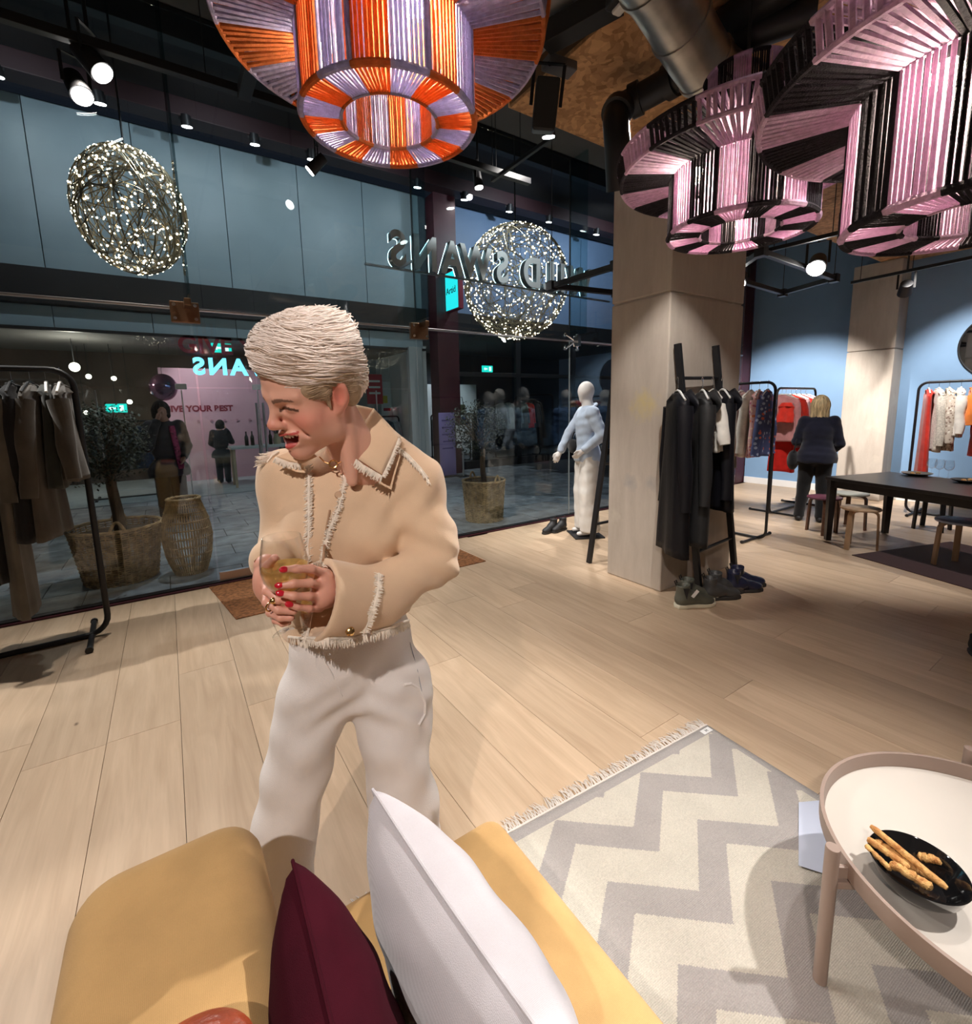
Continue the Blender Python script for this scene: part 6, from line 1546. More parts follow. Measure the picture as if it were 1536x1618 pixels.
# ================================================================== baskets and trees outside
M_WICK = mat('willow', (0.52, 0.33, 0.16), 0.7, var=0.45, scale=16); M_RATT = mat('rattan', (0.54, 0.35, 0.17), 0.6, var=0.35, scale=20); M_SOIL = mat('soil', (0.05, 0.035, 0.025), 0.95, bump=1.0, bscale=60)
M_LEAF = mat('olive_leaf', (0.045, 0.055, 0.035), 0.6, var=0.5, scale=20); M_BARK = mat('bark', (0.16, 0.11, 0.075), 0.9, var=0.4, scale=30, stretch=(1, 1, 0.2), bump=0.6, bscale=60)
def basket(name, c, prof, label, rows, stakes, m, amp=0.006, r=0.0075, bulge=None, handles=True, band=None):
    """woven basket: upright stakes and rows of weavers that pass in front of and behind them"""
    c = Vector(c); t = thing(name, c, label, 'basket')
    H = prof[-1][1]
    def R(z):
        for (r0, z0), (r1, z1) in zip(prof[:-1], prof[1:]):
            if z0 <= z <= z1: f = (z - z0) / (z1 - z0); return r0 + (r1 - r0) * f
        return prof[-1][0]
    q = MB()
    for k in range(stakes):
        a = 2 * PI * k / stakes
        q.tube([c + Vector((R(z) * math.cos(a), R(z) * math.sin(a), z)) for z in [H * j / 8 for j in range(9)]], r * 0.9, 5)
    q.build('stakes', m, t, kind='stuff')
    q = MB()
    for i in range(rows):
        z = H * (i + 0.5) / rows
        n = stakes * 2
        q.tube([c + Vector(((R(z) + amp * (1 if (k // 2 + i) % 2 else -1) * (1 if k % 2 == 0 else 0.0)) * math.cos(2 * PI * k / n), (R(z) + amp * (1 if (k // 2 + i) % 2 else -1) * (1 if k % 2 == 0 else 0.0)) * math.sin(2 * PI * k / n), z + 0.002 * math.sin(k * 1.7 + i))) for k in range(n)], r, 5, closed=True)
    q.build('weave', m, t, kind='stuff')
    q = MB()
    for k3 in range(3):
        q = MB(); q.tube([c + Vector(((R(H) + 0.008 * math.cos(6 * a + 2.1 * k3)) * math.cos(a), (R(H) + 0.008 * math.cos(6 * a + 2.1 * k3)) * math.sin(a), H + 0.008 * math.sin(6 * a + 2.1 * k3))) for a in [2 * PI * k / 72 for k in range(72)]], 0.010, 6, closed=True)
        q.build('rim_strand', m, t)
    MB().lathe([(0, 0.012), (prof[0][0], 0.012), (prof[0][0], 0.004), (0, 0.004)], 32, c).build('base', m, t)
    if handles:
        for a0 in (-PI / 2 + 0.1, PI / 2):
            MB().tube([c + Vector((R(H) * math.cos(a0 + (f - 0.5) * 0.34), R(H) * math.sin(a0 + (f - 0.5) * 0.34), H - 0.01 + 0.10 * math.sin(PI * f))) for f in [k / 12 for k in range(13)]], 0.013, 8).build('handle', m, t)
    return t, R, H
def tree(c, zb, trunk_h, tr, crown, label, n, seed, sparse=1.0):
    c = Vector(c); jr = random.Random(seed)
    t = thing('olive_tree', c, label, 'tree', None)
    q = MB(); pts = [c + Vector((0.012 * math.sin(k * 1.1 + seed), 0.012 * math.cos(k * 0.9), trunk_h * k / 8)) for k in range(9)]
    q.tube(pts, [tr * (1.15 - 0.35 * k / 8) for k in range(9)], 12); q.build('trunk', M_BARK, t)
    top = pts[-1]; cc = Vector(crown[0]); cr = crown[1]; q = MB(); tips = []
    for k in range(16):
        d = Vector((jr.uniform(-1, 1), jr.uniform(-1, 1), jr.uniform(-0.5, 1))).normalized(); e = cc + Vector((d.x * cr[0], d.y * cr[1], d.z * cr[2])) * jr.uniform(0.6, 0.95)
        mid = top.lerp(e, 0.5) + Vector((jr.uniform(-1, 1), jr.uniform(-1, 1), 0.3)) * 0.05
        q.tube([top - Vector((0, 0, 0.06)), mid, e], [tr * 0.35, tr * 0.2, 0.004], 5); tips += [mid, e]
    q.build('branches', M_BARK, t, kind='stuff')
    q = MB()
    for k in range(n):
        d = Vector((jr.gauss(0, 1), jr.gauss(0, 1), jr.gauss(0, 1))).normalized() * jr.uniform(0.35, 1.0) ** 0.5 * (1 + 0.16 * jr.uniform(-1, 1))
        p = cc + Vector((d.x * cr[0], d.y * cr[1], d.z * cr[2]))
        u = Vector((jr.uniform(-1, 1), jr.uniform(-1, 1), jr.uniform(-1, 1))).normalized(); w = basis(u)[0]; n_ = u.cross(w)
        L = jr.uniform(0.025, 0.045); W = L * 0.28
        q.add([p, p + u * L * 0.5 + w * W + n_ * 0.002, p + u * L, p + u * L * 0.5 - w * W + n_ * 0.002], [(0, 1, 2, 3)])
    q.build('foliage', M_LEAF, t, smooth=False, kind='stuff')
    return t
B1 = Vector((-0.493, 5.792, 0.000)); B1 = Vector((-0.50, 5.62, 0))
t, R_, H_ = basket('wicker_basket', B1, [(0.285, 0.0), (0.36, 0.52)], 'wide round wicker basket holding the olive tree outside by the clothes rack', 26, 40, M_WICK)
tree(B1 + Vector((0.02, 0, 0.02)), 0.4, 1.0, 0.05, (B1 + Vector((-0.06, 0.0, 1.30)), (0.40, 0.40, 0.36)), 'clipped olive tree with a dense dark crown in the wide wicker basket', 6500, 3)
MB().lathe([(0, 0.48), (0.34, 0.45)], 32, B1).build('soil', M_SOIL, t)
B2 = Vector((0.06, 5.42, 0))
basket('rattan_lantern', B2, [(0.135, 0.0), (0.19, 0.16), (0.215, 0.36), (0.20, 0.52), (0.15, 0.68), (0.135, 0.74)], 'tall barrel shaped rattan basket outside beside the wide wicker basket', 9, 54, M_RATT, 0.004, 0.0062, handles=False)
B3 = Vector((3.60, 5.45, 0))
t, R_, H_ = basket('wicker_basket', B3, [(0.255, 0.0), (0.295, 0.56)], 'deep pale wicker basket outside in front of the purple stand', 30, 38, mat('pale_willow', (0.56, 0.39, 0.21), 0.7, var=0.4, scale=16))
tree(B3 + Vector((0, 0, 0.02)), 0.4, 1.05, 0.04, (B3 + Vector((-0.10, 0.0, 1.28)), (0.40, 0.40, 0.36)), 'thin olive tree with a loose crown in the deep pale basket', 2600, 5)
MB().lathe([(0, 0.50), (0.28, 0.48)], 32, B3).build('soil', M_SOIL, t)
# purple notice stand by the maroon pillar
t = thing('notice_stand', (5.35, 9.55, 0), 'narrow purple notice stand in front of the grey pier across the arcade', 'stand')
M_PURP = mat('lilac_board', (0.28, 0.22, 0.50), 0.5)
MB().box((5.33, 9.55, 0.75), (0.42, 0.03, 1.45)).build('board', M_PURP, t, smooth=False, bevel=0.01)
MB().box((5.33, 9.55, 0.012), (0.5, 0.3, 0.024)).build('base', M_BLACKP, t, smooth=False)
for k in range(5): MB().box((5.33, 9.533, 1.30 - k * 0.16), (0.28 - 0.04 * (k % 2), 0.004, 0.03)).build('text_line', mat('deep_purple', (0.10, 0.07, 0.25), 0.6), t, smooth=False)
t = thing('white_notice', (5.60, 9.30, 0.9), 'white square notice on a post beside the purple stand', 'notice')
MB().box((5.60, 9.30, 1.00), (0.36, 0.015, 0.38)).build('sheet', M_WHITE, t, smooth=False)
MB().box((5.60, 9.30, 0.72), (0.34, 0.015, 0.09)).build('sheet', M_WHITE, t, smooth=False)
MB().tube([(5.60, 9.315, 0.0), (5.60, 9.315, 1.15)], 0.02, 8).build('post', M_STEEL, t)
MB().box((5.60, 9.33, 0.01), (0.3, 0.25, 0.02)).build('base', M_BLACK, t, smooth=False)

# ================================================================== things inside the opposite shops
def exit_sign(c, label, zc=None):
    t = thing('exit_sign', c, label, 'exit sign', 'green exit signs across the arcade'); c = Vector(c)
    MB().box(c, (0.36, 0.03, 0.18)).build('sign_box', emat('exit_green', (0.01, 0.62, 0.50), 1.2, True), t, smooth=False)
    m = emat('exit_white', (0.7, 1.0, 0.9), 1.4)
    q = MB().box(c + Vector((0.09, -0.017, 0)), (0.07, 0.004, 0.12)); q.build('door_symbol', m, t, smooth=False)
    q = MB().poly([c + Vector(p) for p in ((-0.13, -0.017, 0), (-0.08, -0.017, 0.05), (-0.08, -0.017, 0.02), (0.0, -0.017, 0.02), (0.0, -0.017, -0.02), (-0.08, -0.017, -0.02), (-0.08, -0.017, -0.05))], (0, 0.003, 0)); q.build('arrow_symbol', m, t, smooth=False)
    MB().tube([c + Vector((0, 0, 0.09)), (c.x, c.y, 3.05 if c.x < 5.5 else 3.4)], 0.006, 6).build('rod', M_BLACK, t)
exit_sign((1.076, 11.200, 2.876), 'green exit sign hanging under the big wine red lettering')
exit_sign((-0.842, 12.600, 1.715), 'green exit sign low in the brown back of the far left shop')
exit_sign((7.872, 11.600, 2.683), 'green exit sign in the shop to the right of the maroon pillar')
# bottle table by the pink wall
tz = 0.86
t = thing('serving_table', (1.55, 11.2, 0), 'white topped table with bottles in front of the pink wall across the arcade', 'table')
MB().box((1.62, 11.3, tz - 0.02), (1.15, 0.6, 0.05)).build('table_top', mat('white_cloth_top', (0.62, 0.58, 0.56), 0.6), t, smooth=False, bevel=0.005)
for dx in (-0.52, 0.52):
    for dy in (-0.25, 0.25): MB().cyl((1.62 + dx, 11.3 + dy, 0), (1.62 + dx, 11.3 + dy, tz - 0.04), 0.025, n=8).build('leg', M_BIRCH, t)
M_BOT = mat('dark_bottle', (0.012, 0.012, 0.010), 0.15)
for k, x in enumerate((1.38, 1.50, 1.64, 1.86)):
    o = MB().lathe([(0, tz + 0.006), (0.038, tz + 0.006), (0.038, tz + 0.19), (0.014, tz + 0.24), (0.014, tz + 0.31), (0, tz + 0.31)], 14, (x, 11.25 + 0.05 * (k % 2), 0)).build('wine_bottle', M_BOT)
    tag(o, '%s dark bottle from the left on the white table by the pink wall' % ('first', 'second', 'third', 'fourth')[k], 'bottle', 'bottles by the pink wall')
o = MB()
t = thing('flower_vase', (2.0, 11.35, tz), 'vase of orange flowers at the right end of the bottle table', 'vase')
MB().lathe([(0, tz + 0.006), (0.07, tz + 0.006), (0.09, tz + 0.1), (0.05, tz + 0.2), (0.06, tz + 0.24), (0.05, tz + 0.24)], 18, (2.0, 11.35, 0)).build('vase_body', M_BIRCH, t)
jr = random.Random(4)
q = MB(); q2 = MB()
for k in range(22):
    e = Vector((2.0 + jr.uniform(-0.2, 0.2), 11.35 + jr.uniform(-0.15, 0.15), tz + jr.uniform(0.35, 0.6))); q.tube([(2.0, 11.35, tz + 0.2), e], 0.005, 4); q2.ell(e, (0.04, 0.04, 0.03), 7, 5)
q.build('stems', M_LEAF, t, kind='stuff'); q2.build('blooms', mat('orange_bloom', (0.45, 0.14, 0.05), 0.8), t, kind='stuff')
# shiny pink balloon shape and hoop on the pink wall
t = thing('balloon', (0.014, 12.200, 2.132), 'shiny purple balloon hanging by the pink wall', 'balloon')
p = Vector((0.014, 12.200, 2.132)); MB().ell(p, (0.26, 0.26, 0.28), 24, 16).build('balloon_skin', mat('purple_foil', (0.30, 0.14, 0.24), 0.12, 0.8), t); MB().tube([p + Vector((0, 0, 0.27)), (p.x, p.y, 3.02)], 0.005, 6).build('string', M_BLACK, t)
# shop rails with dark clothes across the arcade
def far_rack(A, B, H, label, cols, grp, L=0.8, ax=0.0):
    rack_loop(A, B, H, label, 0.02, 0.25, 0.08)
    A = Vector(A); B = Vector(B); n = len(cols)
    d = (B - A).normalized(); a0 = math.atan2(d.y, d.x) + HX
    for k, m in enumerate(cols):
        p = A.lerp(B, (k + 1.0) / (n + 1)); p.z = H + 0.02
        garment(p, a0 + 0.2 * math.sin(3 * k) + ax, '%s garment on the %s' % (('first', 'second', 'third', 'fourth', 'fifth', 'sixth', 'seventh')[k], ' '.join(label.split()[:9])), grp, m, 'top', 0.20, L, 1.1, 0.55, 0.05, None, 200 + k)
M_D1 = C_('slate', (0.06, 0.07, 0.09)); M_D2 = C_('ash', (0.30, 0.31, 0.32)); M_D3 = C_('ink_blue', (0.03, 0.05, 0.11))
far_rack((2.55, 11.9, 0), (3.75, 11.9, 0), 1.45, 'clothes rail in the opposite shop behind the woman', [M_D1, M_D3, M_D2, M_D1, M_D3, M_D1], 'dark clothes behind the glass doors', ax=0.7)
far_rack((4.15, 11.5, 0), (5.0, 11.5, 0), 1.40, 'clothes rail beside the grey pier across the arcade', [M_D2, M_D1, M_D1, M_D2], 'clothes beside the grey pier', ax=0.8)
far_rack((-1.3, 11.2, 0), (0.0, 11.2, 0), 1.45, 'white framed clothes rail behind the olive tree', [M_D1, M_D2, M_D1, M_D3, M_D1], 'clothes behind the olive tree', ax=0.6)
far_rack((6.3, 12.2, 0), (7.6, 12.2, 0), 1.40, 'clothes rail against the bright white wall of the right shop', [M_D2, M_D3, M_D1, M_D2, M_D3], 'clothes in the bright shop', ax=0.7)
far_rack((8.4, 12.0, 0), (10.2, 12.0, 0), 1.80, 'clothes rail deep in the dark right shop', [M_D2, M_IVO, M_D2, M_BGREY, M_RED, M_D1], 'clothes deep in the dark shop', ax=0.8)
# posters
def poster(c, w, h, base, label, bars, axis=0):
    t = thing('poster', c, label, 'poster'); c = Vector(c)
    if axis == 0: MB().box(c, (w, 0.012, h)).build('sheet', base, t, smooth=False)
    else: MB().box(c, (0.012, w, h)).build('sheet', base, t, smooth=False)
    for s_ in (-1, 1): MB().cyl(c + Vector((s_ * w * 0.4 * (1 - axis), s_ * w * 0.4 * axis, h / 2)), (c.x + s_ * w * 0.4 * (1 - axis), c.y + s_ * w * 0.4 * axis, 3.03), 0.004, n=6).build('hanging_wire', M_STEEL, t)
    for (u, v, bw, bh, m) in bars:
        p = c + (Vector((u, -0.008, v)) if axis == 0 else Vector((-0.008, -u, v)))
        MB().box(p, (bw, 0.004, bh) if axis == 0 else (0.004, bw, bh)).build('print_block', m, t, smooth=False)
M_PRED = mat('poster_red', (0.48, 0.02, 0.04), 0.5); M_PWH = mat('poster_white', (0.66, 0.68, 0.68), 0.5); M_PYEL = mat('poster_yellow', (0.75, 0.60, 0.08), 0.5)
poster((5.235, 10.884, 2.292), 0.55, 0.95, M_PWH, 'white poster with a red panel on the white side wall beside the grey pier', [(0.02, 0.10, 0.34, 0.06, M_D1), (0.05, -0.08, 0.24, 0.17, M_PRED)], 1)
poster((4.507, 11.800, 2.097), 0.42, 0.75, M_PRED, 'red hanging poster in the opposite shop beside the blond head', [(0, 0.2, 0.3, 0.05, M_PWH), (0, 0.05, 0.3, 0.05, M_PWH), (0, -0.1, 0.3, 0.05, M_PWH)])
poster((5.055, 12.400, 1.700), 0.30, 1.25, M_PWH, 'tall white banner with a yellow block in the opposite shop', [(-0.04, 0.15, 0.14, 0.2, M_PYEL), (0.0, -0.12, 0.2, 0.08, M_PRED)])
# pendant globes and spots inside the left shop
M_GLOW = emat('warm_globe', (1.0, 0.86, 0.66), 6.0)
for k, p in enumerate(((-1.349, 12.000, 2.491), (-1.240, 12.800, 2.369), (-0.620, 12.900, 1.851), (-1.416, 13.200, 1.639), (-0.870, 13.400, 2.375))):
    p = Vector(p); t = thing('pendant_globe', p, '%s small glowing pendant deep in the brown shop on the left' % ('largest', 'upper', 'right hand', 'lowest', 'middle')[k], 'lamp', 'glowing pendants in the brown shop')
    MB().ell(p, 0.085 if k == 0 else 0.05, 16, 10).build('globe', M_GLOW, t); MB().tube([p, (p.x, p.y, 3.02)], 0.006, 6).build('cable', M_BLACK, t)
l = bpy.data.lights.new('globe', 'POINT'); l.energy = 25; l.color = (1, 0.85, 0.7); l.shadow_soft_size = 0.08
o = bpy.data.objects.new('globe_light', l); COL.objects.link(o); o.location = Vector((-1.326, 11.800, 2.476))
# handbag model in the bright shop window
t = thing('handbag', (6.9, 11.6, 1.1), 'olive handbag standing in the bright shop window', 'bag')
p = Vector((6.877, 11.500, 1.555))
MB().box(p, (0.26, 0.10, 0.24)).build('bag_body', mat('olive_leather', (0.20, 0.19, 0.10), 0.5), t, smooth=False, bevel=0.02)
MB().tube([p + Vector((-0.09, 0, 0.11)), p + Vector((-0.05, 0, 0.32)), p + Vector((0.05, 0, 0.32)), p + Vector((0.09, 0, 0.11))], 0.01, 8).build('strap', M_BLACK, t)
t2 = thing('display_table', (p.x + 0.1, 11.5, 0), 'dark display table under the olive handbag', 'table')
MB().box((p.x + 0.1, 11.5, p.z - 0.145), (0.9, 0.45, 0.05)).build('table_top', M_BLACKP, t2, smooth=False)
for dx in (-0.4, 0.4): MB().box((p.x + 0.1 + dx, 11.5, (p.z - 0.17) / 2), (0.05, 0.4, p.z - 0.17)).build('leg', M_BLACKP, t2, smooth=False)

# ================================================================== the laughing woman
WP = thing('person', (0.36, 1.27, 0.0), 'laughing person with short swept platinum hair, cream fringed jacket and white trousers, holding a glass', 'person')
HM = np.array([[-0.351, -0.872, -0.341], [0.913, -0.238, -0.331], [0.207, -0.428, 0.880]])   # columns: her right, forward, up
HP = np.array([0.272, 1.100, 1.600]); HS = 1.05
def Hd(x, y, z): return HP + HM @ (np.array([x, y, z]) * HS)
HMv = Matrix(HM.tolist())
CAMP = np.array([0.0, 0.0, 1.55])
def A3(p): return np.array(p, float)
s = SDF((0.02, 0.86, 1.10), (0.62, 1.42, 1.80), 0.0024)
def he(c, r, k=0.012, sub=False, M=None): s.ell(Hd(*c), np.array(r) * HS, HM if M is None else HM @ M, k * HS, sub)
def hr(a, b, ra, rb, k=0.012, sub=False): s.rc(Hd(*a), Hd(*b), ra * HS, rb * HS, k * HS, sub)
# neck and upper chest first, then the head grows out of them
NB = A3((0.395, 1.149, 1.416)); NT = Hd(0, -0.035, -0.06)
s.rc(NT, NB, 0.050, 0.058, 0.02)
s.rc(Hd(-0.050, -0.035, -0.045), NB + A3((-0.045, -0.055, -0.03)), 0.012, 0.012, 0.03)
CH = A3((0.363, 1.217, 1.253))
s.ell(CH + (0.02, 0.035, 0.0), (0.14, 0.10, 0.15), k=0.05)
s.rc(A3((0.242, 1.277, 1.369)), A3((0.505, 1.144, 1.323)), 0.060, 0.058, 0.05)
he((0, -0.016, 0.045), (0.0745, 0.094, 0.084), 0.02)
he((0, 0.020, 0.020), (0.066, 0.066, 0.075), 0.03)
hr((0, 0.030, -0.020), (0, 0.058, -0.088), 0.056, 0.024, 0.03)
for sd in (-1, 1):
    he((sd * 0.046, 0.050, -0.030), (0.024, 0.026, 0.022), 0.02)            # cheeks lifted by the laugh
    hr((sd * 0.057, 0.000, -0.040), (sd * 0.048, 0.010, -0.080), 0.018, 0.016, 0.02); he((sd * 0.044, 0.034, -0.060), (0.026, 0.036, 0.034), 0.025)
    hr((sd * 0.050, 0.010, -0.080), (sd * 0.012, 0.068, -0.112), 0.016, 0.014, 0.025)
    hr((sd * 0.014, 0.084, 0.021), (sd * 0.046, 0.066, 0.023), 0.008, 0.007, 0.016)  # brow ridge
    he((sd * 0.033, 0.088, 0.001), (0.020, 0.012, 0.010), 0.012, True)      # eye socket
    he((sd * 0.033, 0.0685, 0.0005), (0.0165, 0.0138, 0.0125), 0.006)         # closed, creased lid
    hr((sd * 0.010, 0.098, -0.034), (sd * 0.011, 0.092, -0.037), 0.0072, 0.0070, 0.008)  # nostril wings
    he((sd * 0.006, 0.106, -0.044), (0.0035, 0.005, 0.003), 0.002, True)
he((0, 0.074, -0.108), (0.020, 0.017, 0.016), 0.02)                         # chin
hr((0, 0.082, 0.012), (0, 0.105, -0.027), 0.0075, 0.0085, 0.014)             # nose
he((0, 0.106, -0.031), (0.0095, 0.0105, 0.009), 0.008)
# muzzle, lips, open mouth
he((0, 0.066, -0.068), (0.036, 0.026, 0.028), 0.02)
for sd in (-1, 1):
    hr((0, 0.097, -0.057), (sd * 0.022, 0.084, -0.057), 0.0055, 0.004, 0.006)
    hr((sd * 0.022, 0.084, -0.057), (sd * 0.034, 0.068, -0.054), 0.004, 0.003, 0.006)
    hr((0, 0.092, -0.088), (sd * 0.020, 0.080, -0.082), 0.0068, 0.0055, 0.006)
    hr((sd * 0.020, 0.080, -0.082), (sd * 0.034, 0.068, -0.058), 0.0055, 0.003, 0.006)
    hr((sd * 0.026, 0.088, -0.034), (sd * 0.045, 0.066, -0.062), 0.0010, 0.0010, 0.016, True)   # laugh line
he((0, 0.088, -0.072), (0.028, 0.030, 0.0125), 0.004, True)
he((0, 0.075, -0.064), (0.031, 0.022, 0.008), 0.004, True)
# ears
for sd in (-1, 1):
    Me = np.array(Euler((0.15, 0, sd * 0.35)).to_matrix())
    he((sd * 0.078, -0.012, -0.006), (0.008, 0.020, 0.032), 0.006, M=Me)
    he((sd * 0.074, -0.004, -0.034), (0.007, 0.010, 0.011), 0.006)
    he((sd * 0.087, -0.008, -0.003), (0.0085, 0.012, 0.020), 0.004, True, M=Me)
    hr((sd * 0.083, -0.026, 0.012), (sd * 0.081, -0.028, -0.012), 0.004, 0.004, 0.004)
s.cut((0, 0, 1.16), (0, 0, -1))
Vh, Fh = s.mesh(1)
# tint from where the skin really differs: lips, brows, lash line, cheeks, ear
Lc = (Vh - HP) @ HM / HS
x, y, z = Lc.T; ax_ = np.abs(x)
def g_(cx_, cy_, cz_, r): return np.exp(-(((ax_ - cx_) / r[0]) ** 2 + ((y - cy_) / r[1]) ** 2 + ((z - cz_) / r[2]) ** 2))
tint = np.zeros((len(Vh), 4)); tint[:, 3] = 1
tint[:, 0] = np.clip(1.1 * g_(0.048, 0.055, -0.030, (0.026, 0.04, 0.024)) + 0.9 * g_(0, 0.11, -0.03, (0.014, 0.02, 0.014)) + 1.2 * g_(0.08, -0.012, 0.0, (0.012, 0.03, 0.04)) + 0.6 * g_(0, 0.08, -0.11, (0.02, 0.03, 0.012)), 0, 1)     # flush
lipu = (np.abs(z + 0.0575 - 0.003 * (ax_ / 0.034)) < 0.0042 * (1 - 0.5 * ax_ / 0.034)) & (y > 0.070) & (ax_ < 0.033)
lipl = (np.abs(z + 0.0870 - 0.029 * (ax_ / 0.036) ** 2) < 0.0070 * (1 - 0.4 * ax_ / 0.034)) & (y > 0.066) & (ax_ < 0.033) & (z < -0.058)
inm = (z < -0.059) & (z > -0.084) & (ax_ < 0.028) & (y < 0.082 - 6 * ax_ ** 2) & (y > 0.04)
tint[:, 1] = np.where(lipu | lipl, 1.0, 0.0); tint[inm & ~lipl, 1] = 1.0
brow = (np.abs(z - 0.0215 - 0.004 * np.sin((ax_ - 0.012) / 0.040 * PI) + 0.004) < 0.0044 * (1 - 0.5 * (ax_ - 0.012) / 0.040)) & (ax_ > 0.012) & (ax_ < 0.052) & (y > 0.05)
lash = (np.abs(z + 0.0035 - 0.0065 * (1 - ((ax_ - 0.033) / 0.018) ** 2)) < 0.0032) & (np.abs(ax_ - 0.033) < 0.0195) & (y > 0.055)
tint[:, 2] = np.where(lash, 1.0, np.where(brow, 0.85, 0.0)); tint[inm & ~lipl & ~lipu, 2] = 0.8
def skin_mat(name, base, flush, lip, dark):
    m = bpy.data.materials.new(name); m.use_nodes = True; nt = m.node_tree; b = nt.nodes['Principled BSDF']; L = nt.links
    a = nt.nodes.new('ShaderNodeAttribute'); a.attribute_name = 'tint'; sp = nt.nodes.new('ShaderNodeSeparateColor'); L.new(a.outputs['Color'], sp.inputs[0])
    prev = None
    for ch, c in enumerate((flush, lip, dark)):
        mx = nt.nodes.new('ShaderNodeMix'); mx.data_type = 'RGBA'; L.new(sp.outputs[ch], mx.inputs['Factor']); mx.inputs['B'].default_value = (*c, 1)
        if prev is None: mx.inputs['A'].default_value = (*base, 1)
        else: L.new(prev, mx.inputs['A'])
        prev = mx.outputs['Result']
    L.new(prev, b.inputs['Base Color']); b.inputs['Roughness'].default_value = 0.42; b.inputs['Specular IOR Level'].default_value = 0.45
    b.inputs['Subsurface Weight'].default_value = 0.12; b.inputs['Subsurface Radius'].default_value = (0.02, 0.008, 0.004); b.inputs['Subsurface Scale'].default_value = 0.3
    n = nt.nodes.new('ShaderNodeTexNoise'); n.inputs['Scale'].default_value = 300; bp = nt.nodes.new('ShaderNodeBump'); bp.inputs['Strength'].default_value = 0.08; bp.inputs['Distance'].default_value = 0.002
    g = nt.nodes.new('ShaderNodeNewGeometry'); L.new(g.outputs['Position'], n.inputs['Vector']); L.new(n.outputs[0], bp.inputs['Height']); L.new(bp.outputs[0], b.inputs['Normal'])
    return m
M_SKINW = skin_mat('skin_fair', (0.73, 0.405, 0.305), (0.70, 0.24, 0.18), (0.50, 0.085, 0.075), (0.10, 0.045, 0.03))
# ---- arms, hands and legs of the same body
GB_ = A3((0.170, 0.985, 1.098))          # foot of the glass
SHL, ELL_, WRL = A3((0.516, 1.127, 1.341)), A3((0.525, 1.023, 1.171)), A3((0.264, 0.996, 1.161))
SHR, ELR_, WRR = A3((0.244, 1.287, 1.389)), A3((0.211, 1.252, 1.201)), A3((0.148, 1.080, 1.226))
s = SDF((0.02, 0.82, 0.0), (0.72, 1.46, 1.24), 0.004)
s.chain([SHL, ELL_, WRL], [0.045, 0.038, 0.026], 0.02); s.chain([SHR, ELR_, WRR], [0.045, 0.038, 0.026], 0.02)
HIP = A3((0.360, 1.228, 0.855))
s.ell(HIP, (0.15, 0.11, 0.13), k=0.05); s.ell(A3((0.368, 1.216, 1.078)), (0.125, 0.095, 0.17), k=0.05)
LG = {}
for sd, hp, kn in (('R', A3((0.265, 1.242, 0.816)), A3((0.162, 1.239, 0.479))), ('L', A3((0.431, 1.173, 0.800)), A3((0.447, 1.113, 0.450)))):
    d_ = (kn - hp) / (hp[2] - kn[2]); an = kn + d_ * np.array([0.55, 0.55, 1]) * (kn[2] - 0.08); LG[sd] = (hp, kn, an)
    s.chain([hp, kn, an], [0.082, 0.055, 0.036], 0.03)
    ft = np.array([-0.35, -0.94, 0]); s.rc(an + (0, 0.02, -0.045), an + ft * 0.13 + (0, 0, -0.055), 0.03, 0.024, 0.02)
Vb, Fb = s.mesh(1)
# hands at a finer grain
s = SDF((0.05, 0.86, 1.00), (0.33, 1.16, 1.34), 0.0021)
FR = 0.0088
def fing(P_, r0=FR, taper=0.80): s.chain([A3(p) for p in P_], [r0 * (1 - (1 - taper) * k / (len(P_) - 1)) for k in range(len(P_))], 0.005)
LF = [((0.240, 0.971, 1.219), (0.211, 0.952, 1.240), (0.181, 0.945, 1.248), (0.157, 0.945, 1.251)),
      ((0.235, 0.970, 1.194), (0.206, 0.950, 1.212), (0.173, 0.942, 1.221), (0.149, 0.950, 1.220)),
      ((0.231, 0.973, 1.168), (0.202, 0.953, 1.184), (0.172, 0.944, 1.195), (0.149, 0.952, 1.203)),
      ((0.228, 0.978, 1.142), (0.203, 0.963, 1.154), (0.180, 0.957, 1.166), (0.163, 0.958, 1.175))]
s.rc(WRL, A3((0.241, 0.979, 1.177)), 0.025, 0.028, 0.02)
for a_ in ((0.240, 0.976, 1.209), (0.236, 0.978, 1.163)): s.rc(A3((0.252, 0.988, 1.172)), A3(a_), 0.022, 0.019, 0.02)
for k, f in enumerate(LF): fing(f, FR * (1.03, 1.05, 1.0, 0.86)[k])
fing(((0.246, 1.000, 1.196), (0.226, 1.020, 1.209), (0.206, 1.030, 1.229)), 0.0098)      # thumb behind the bowl
RF = [((0.140, 1.051, 1.204), (0.135, 1.011, 1.193), (0.149, 0.974, 1.183), (0.174, 0.970, 1.175)),
      ((0.140, 1.053, 1.184), (0.132, 1.011, 1.169), (0.148, 0.977, 1.161), (0.175, 0.970, 1.153)),
      ((0.142, 1.054, 1.161), (0.138, 1.016, 1.144), (0.151, 0.984, 1.141), (0.170, 0.977, 1.138)),
      ((0.149, 1.058, 1.144), (0.148, 1.024, 1.121), (0.157, 1.000, 1.121), (0.167, 0.992, 1.123))]
s.rc(WRR, A3((0.145, 1.060, 1.187)), 0.024, 0.028, 0.02)
s.rc(A3((0.144, 1.058, 1.202)), A3((0.150, 1.060, 1.151)), 0.022, 0.020, 0.02)
for k, f in enumerate(RF): fing(f, FR * (1.05, 1.03, 1.0, 0.86)[k])
fing(((0.144, 1.050, 1.214), (0.140, 1.000, 1.249), (0.149, 0.974, 1.269)), 0.0098)
Vn, Fn = s.mesh(1)
V = np.concatenate([Vh, Vb, Vn]); Fc = np.concatenate([Fh, Fb + len(Vh), Fn + len(Vh) + len(Vb)])
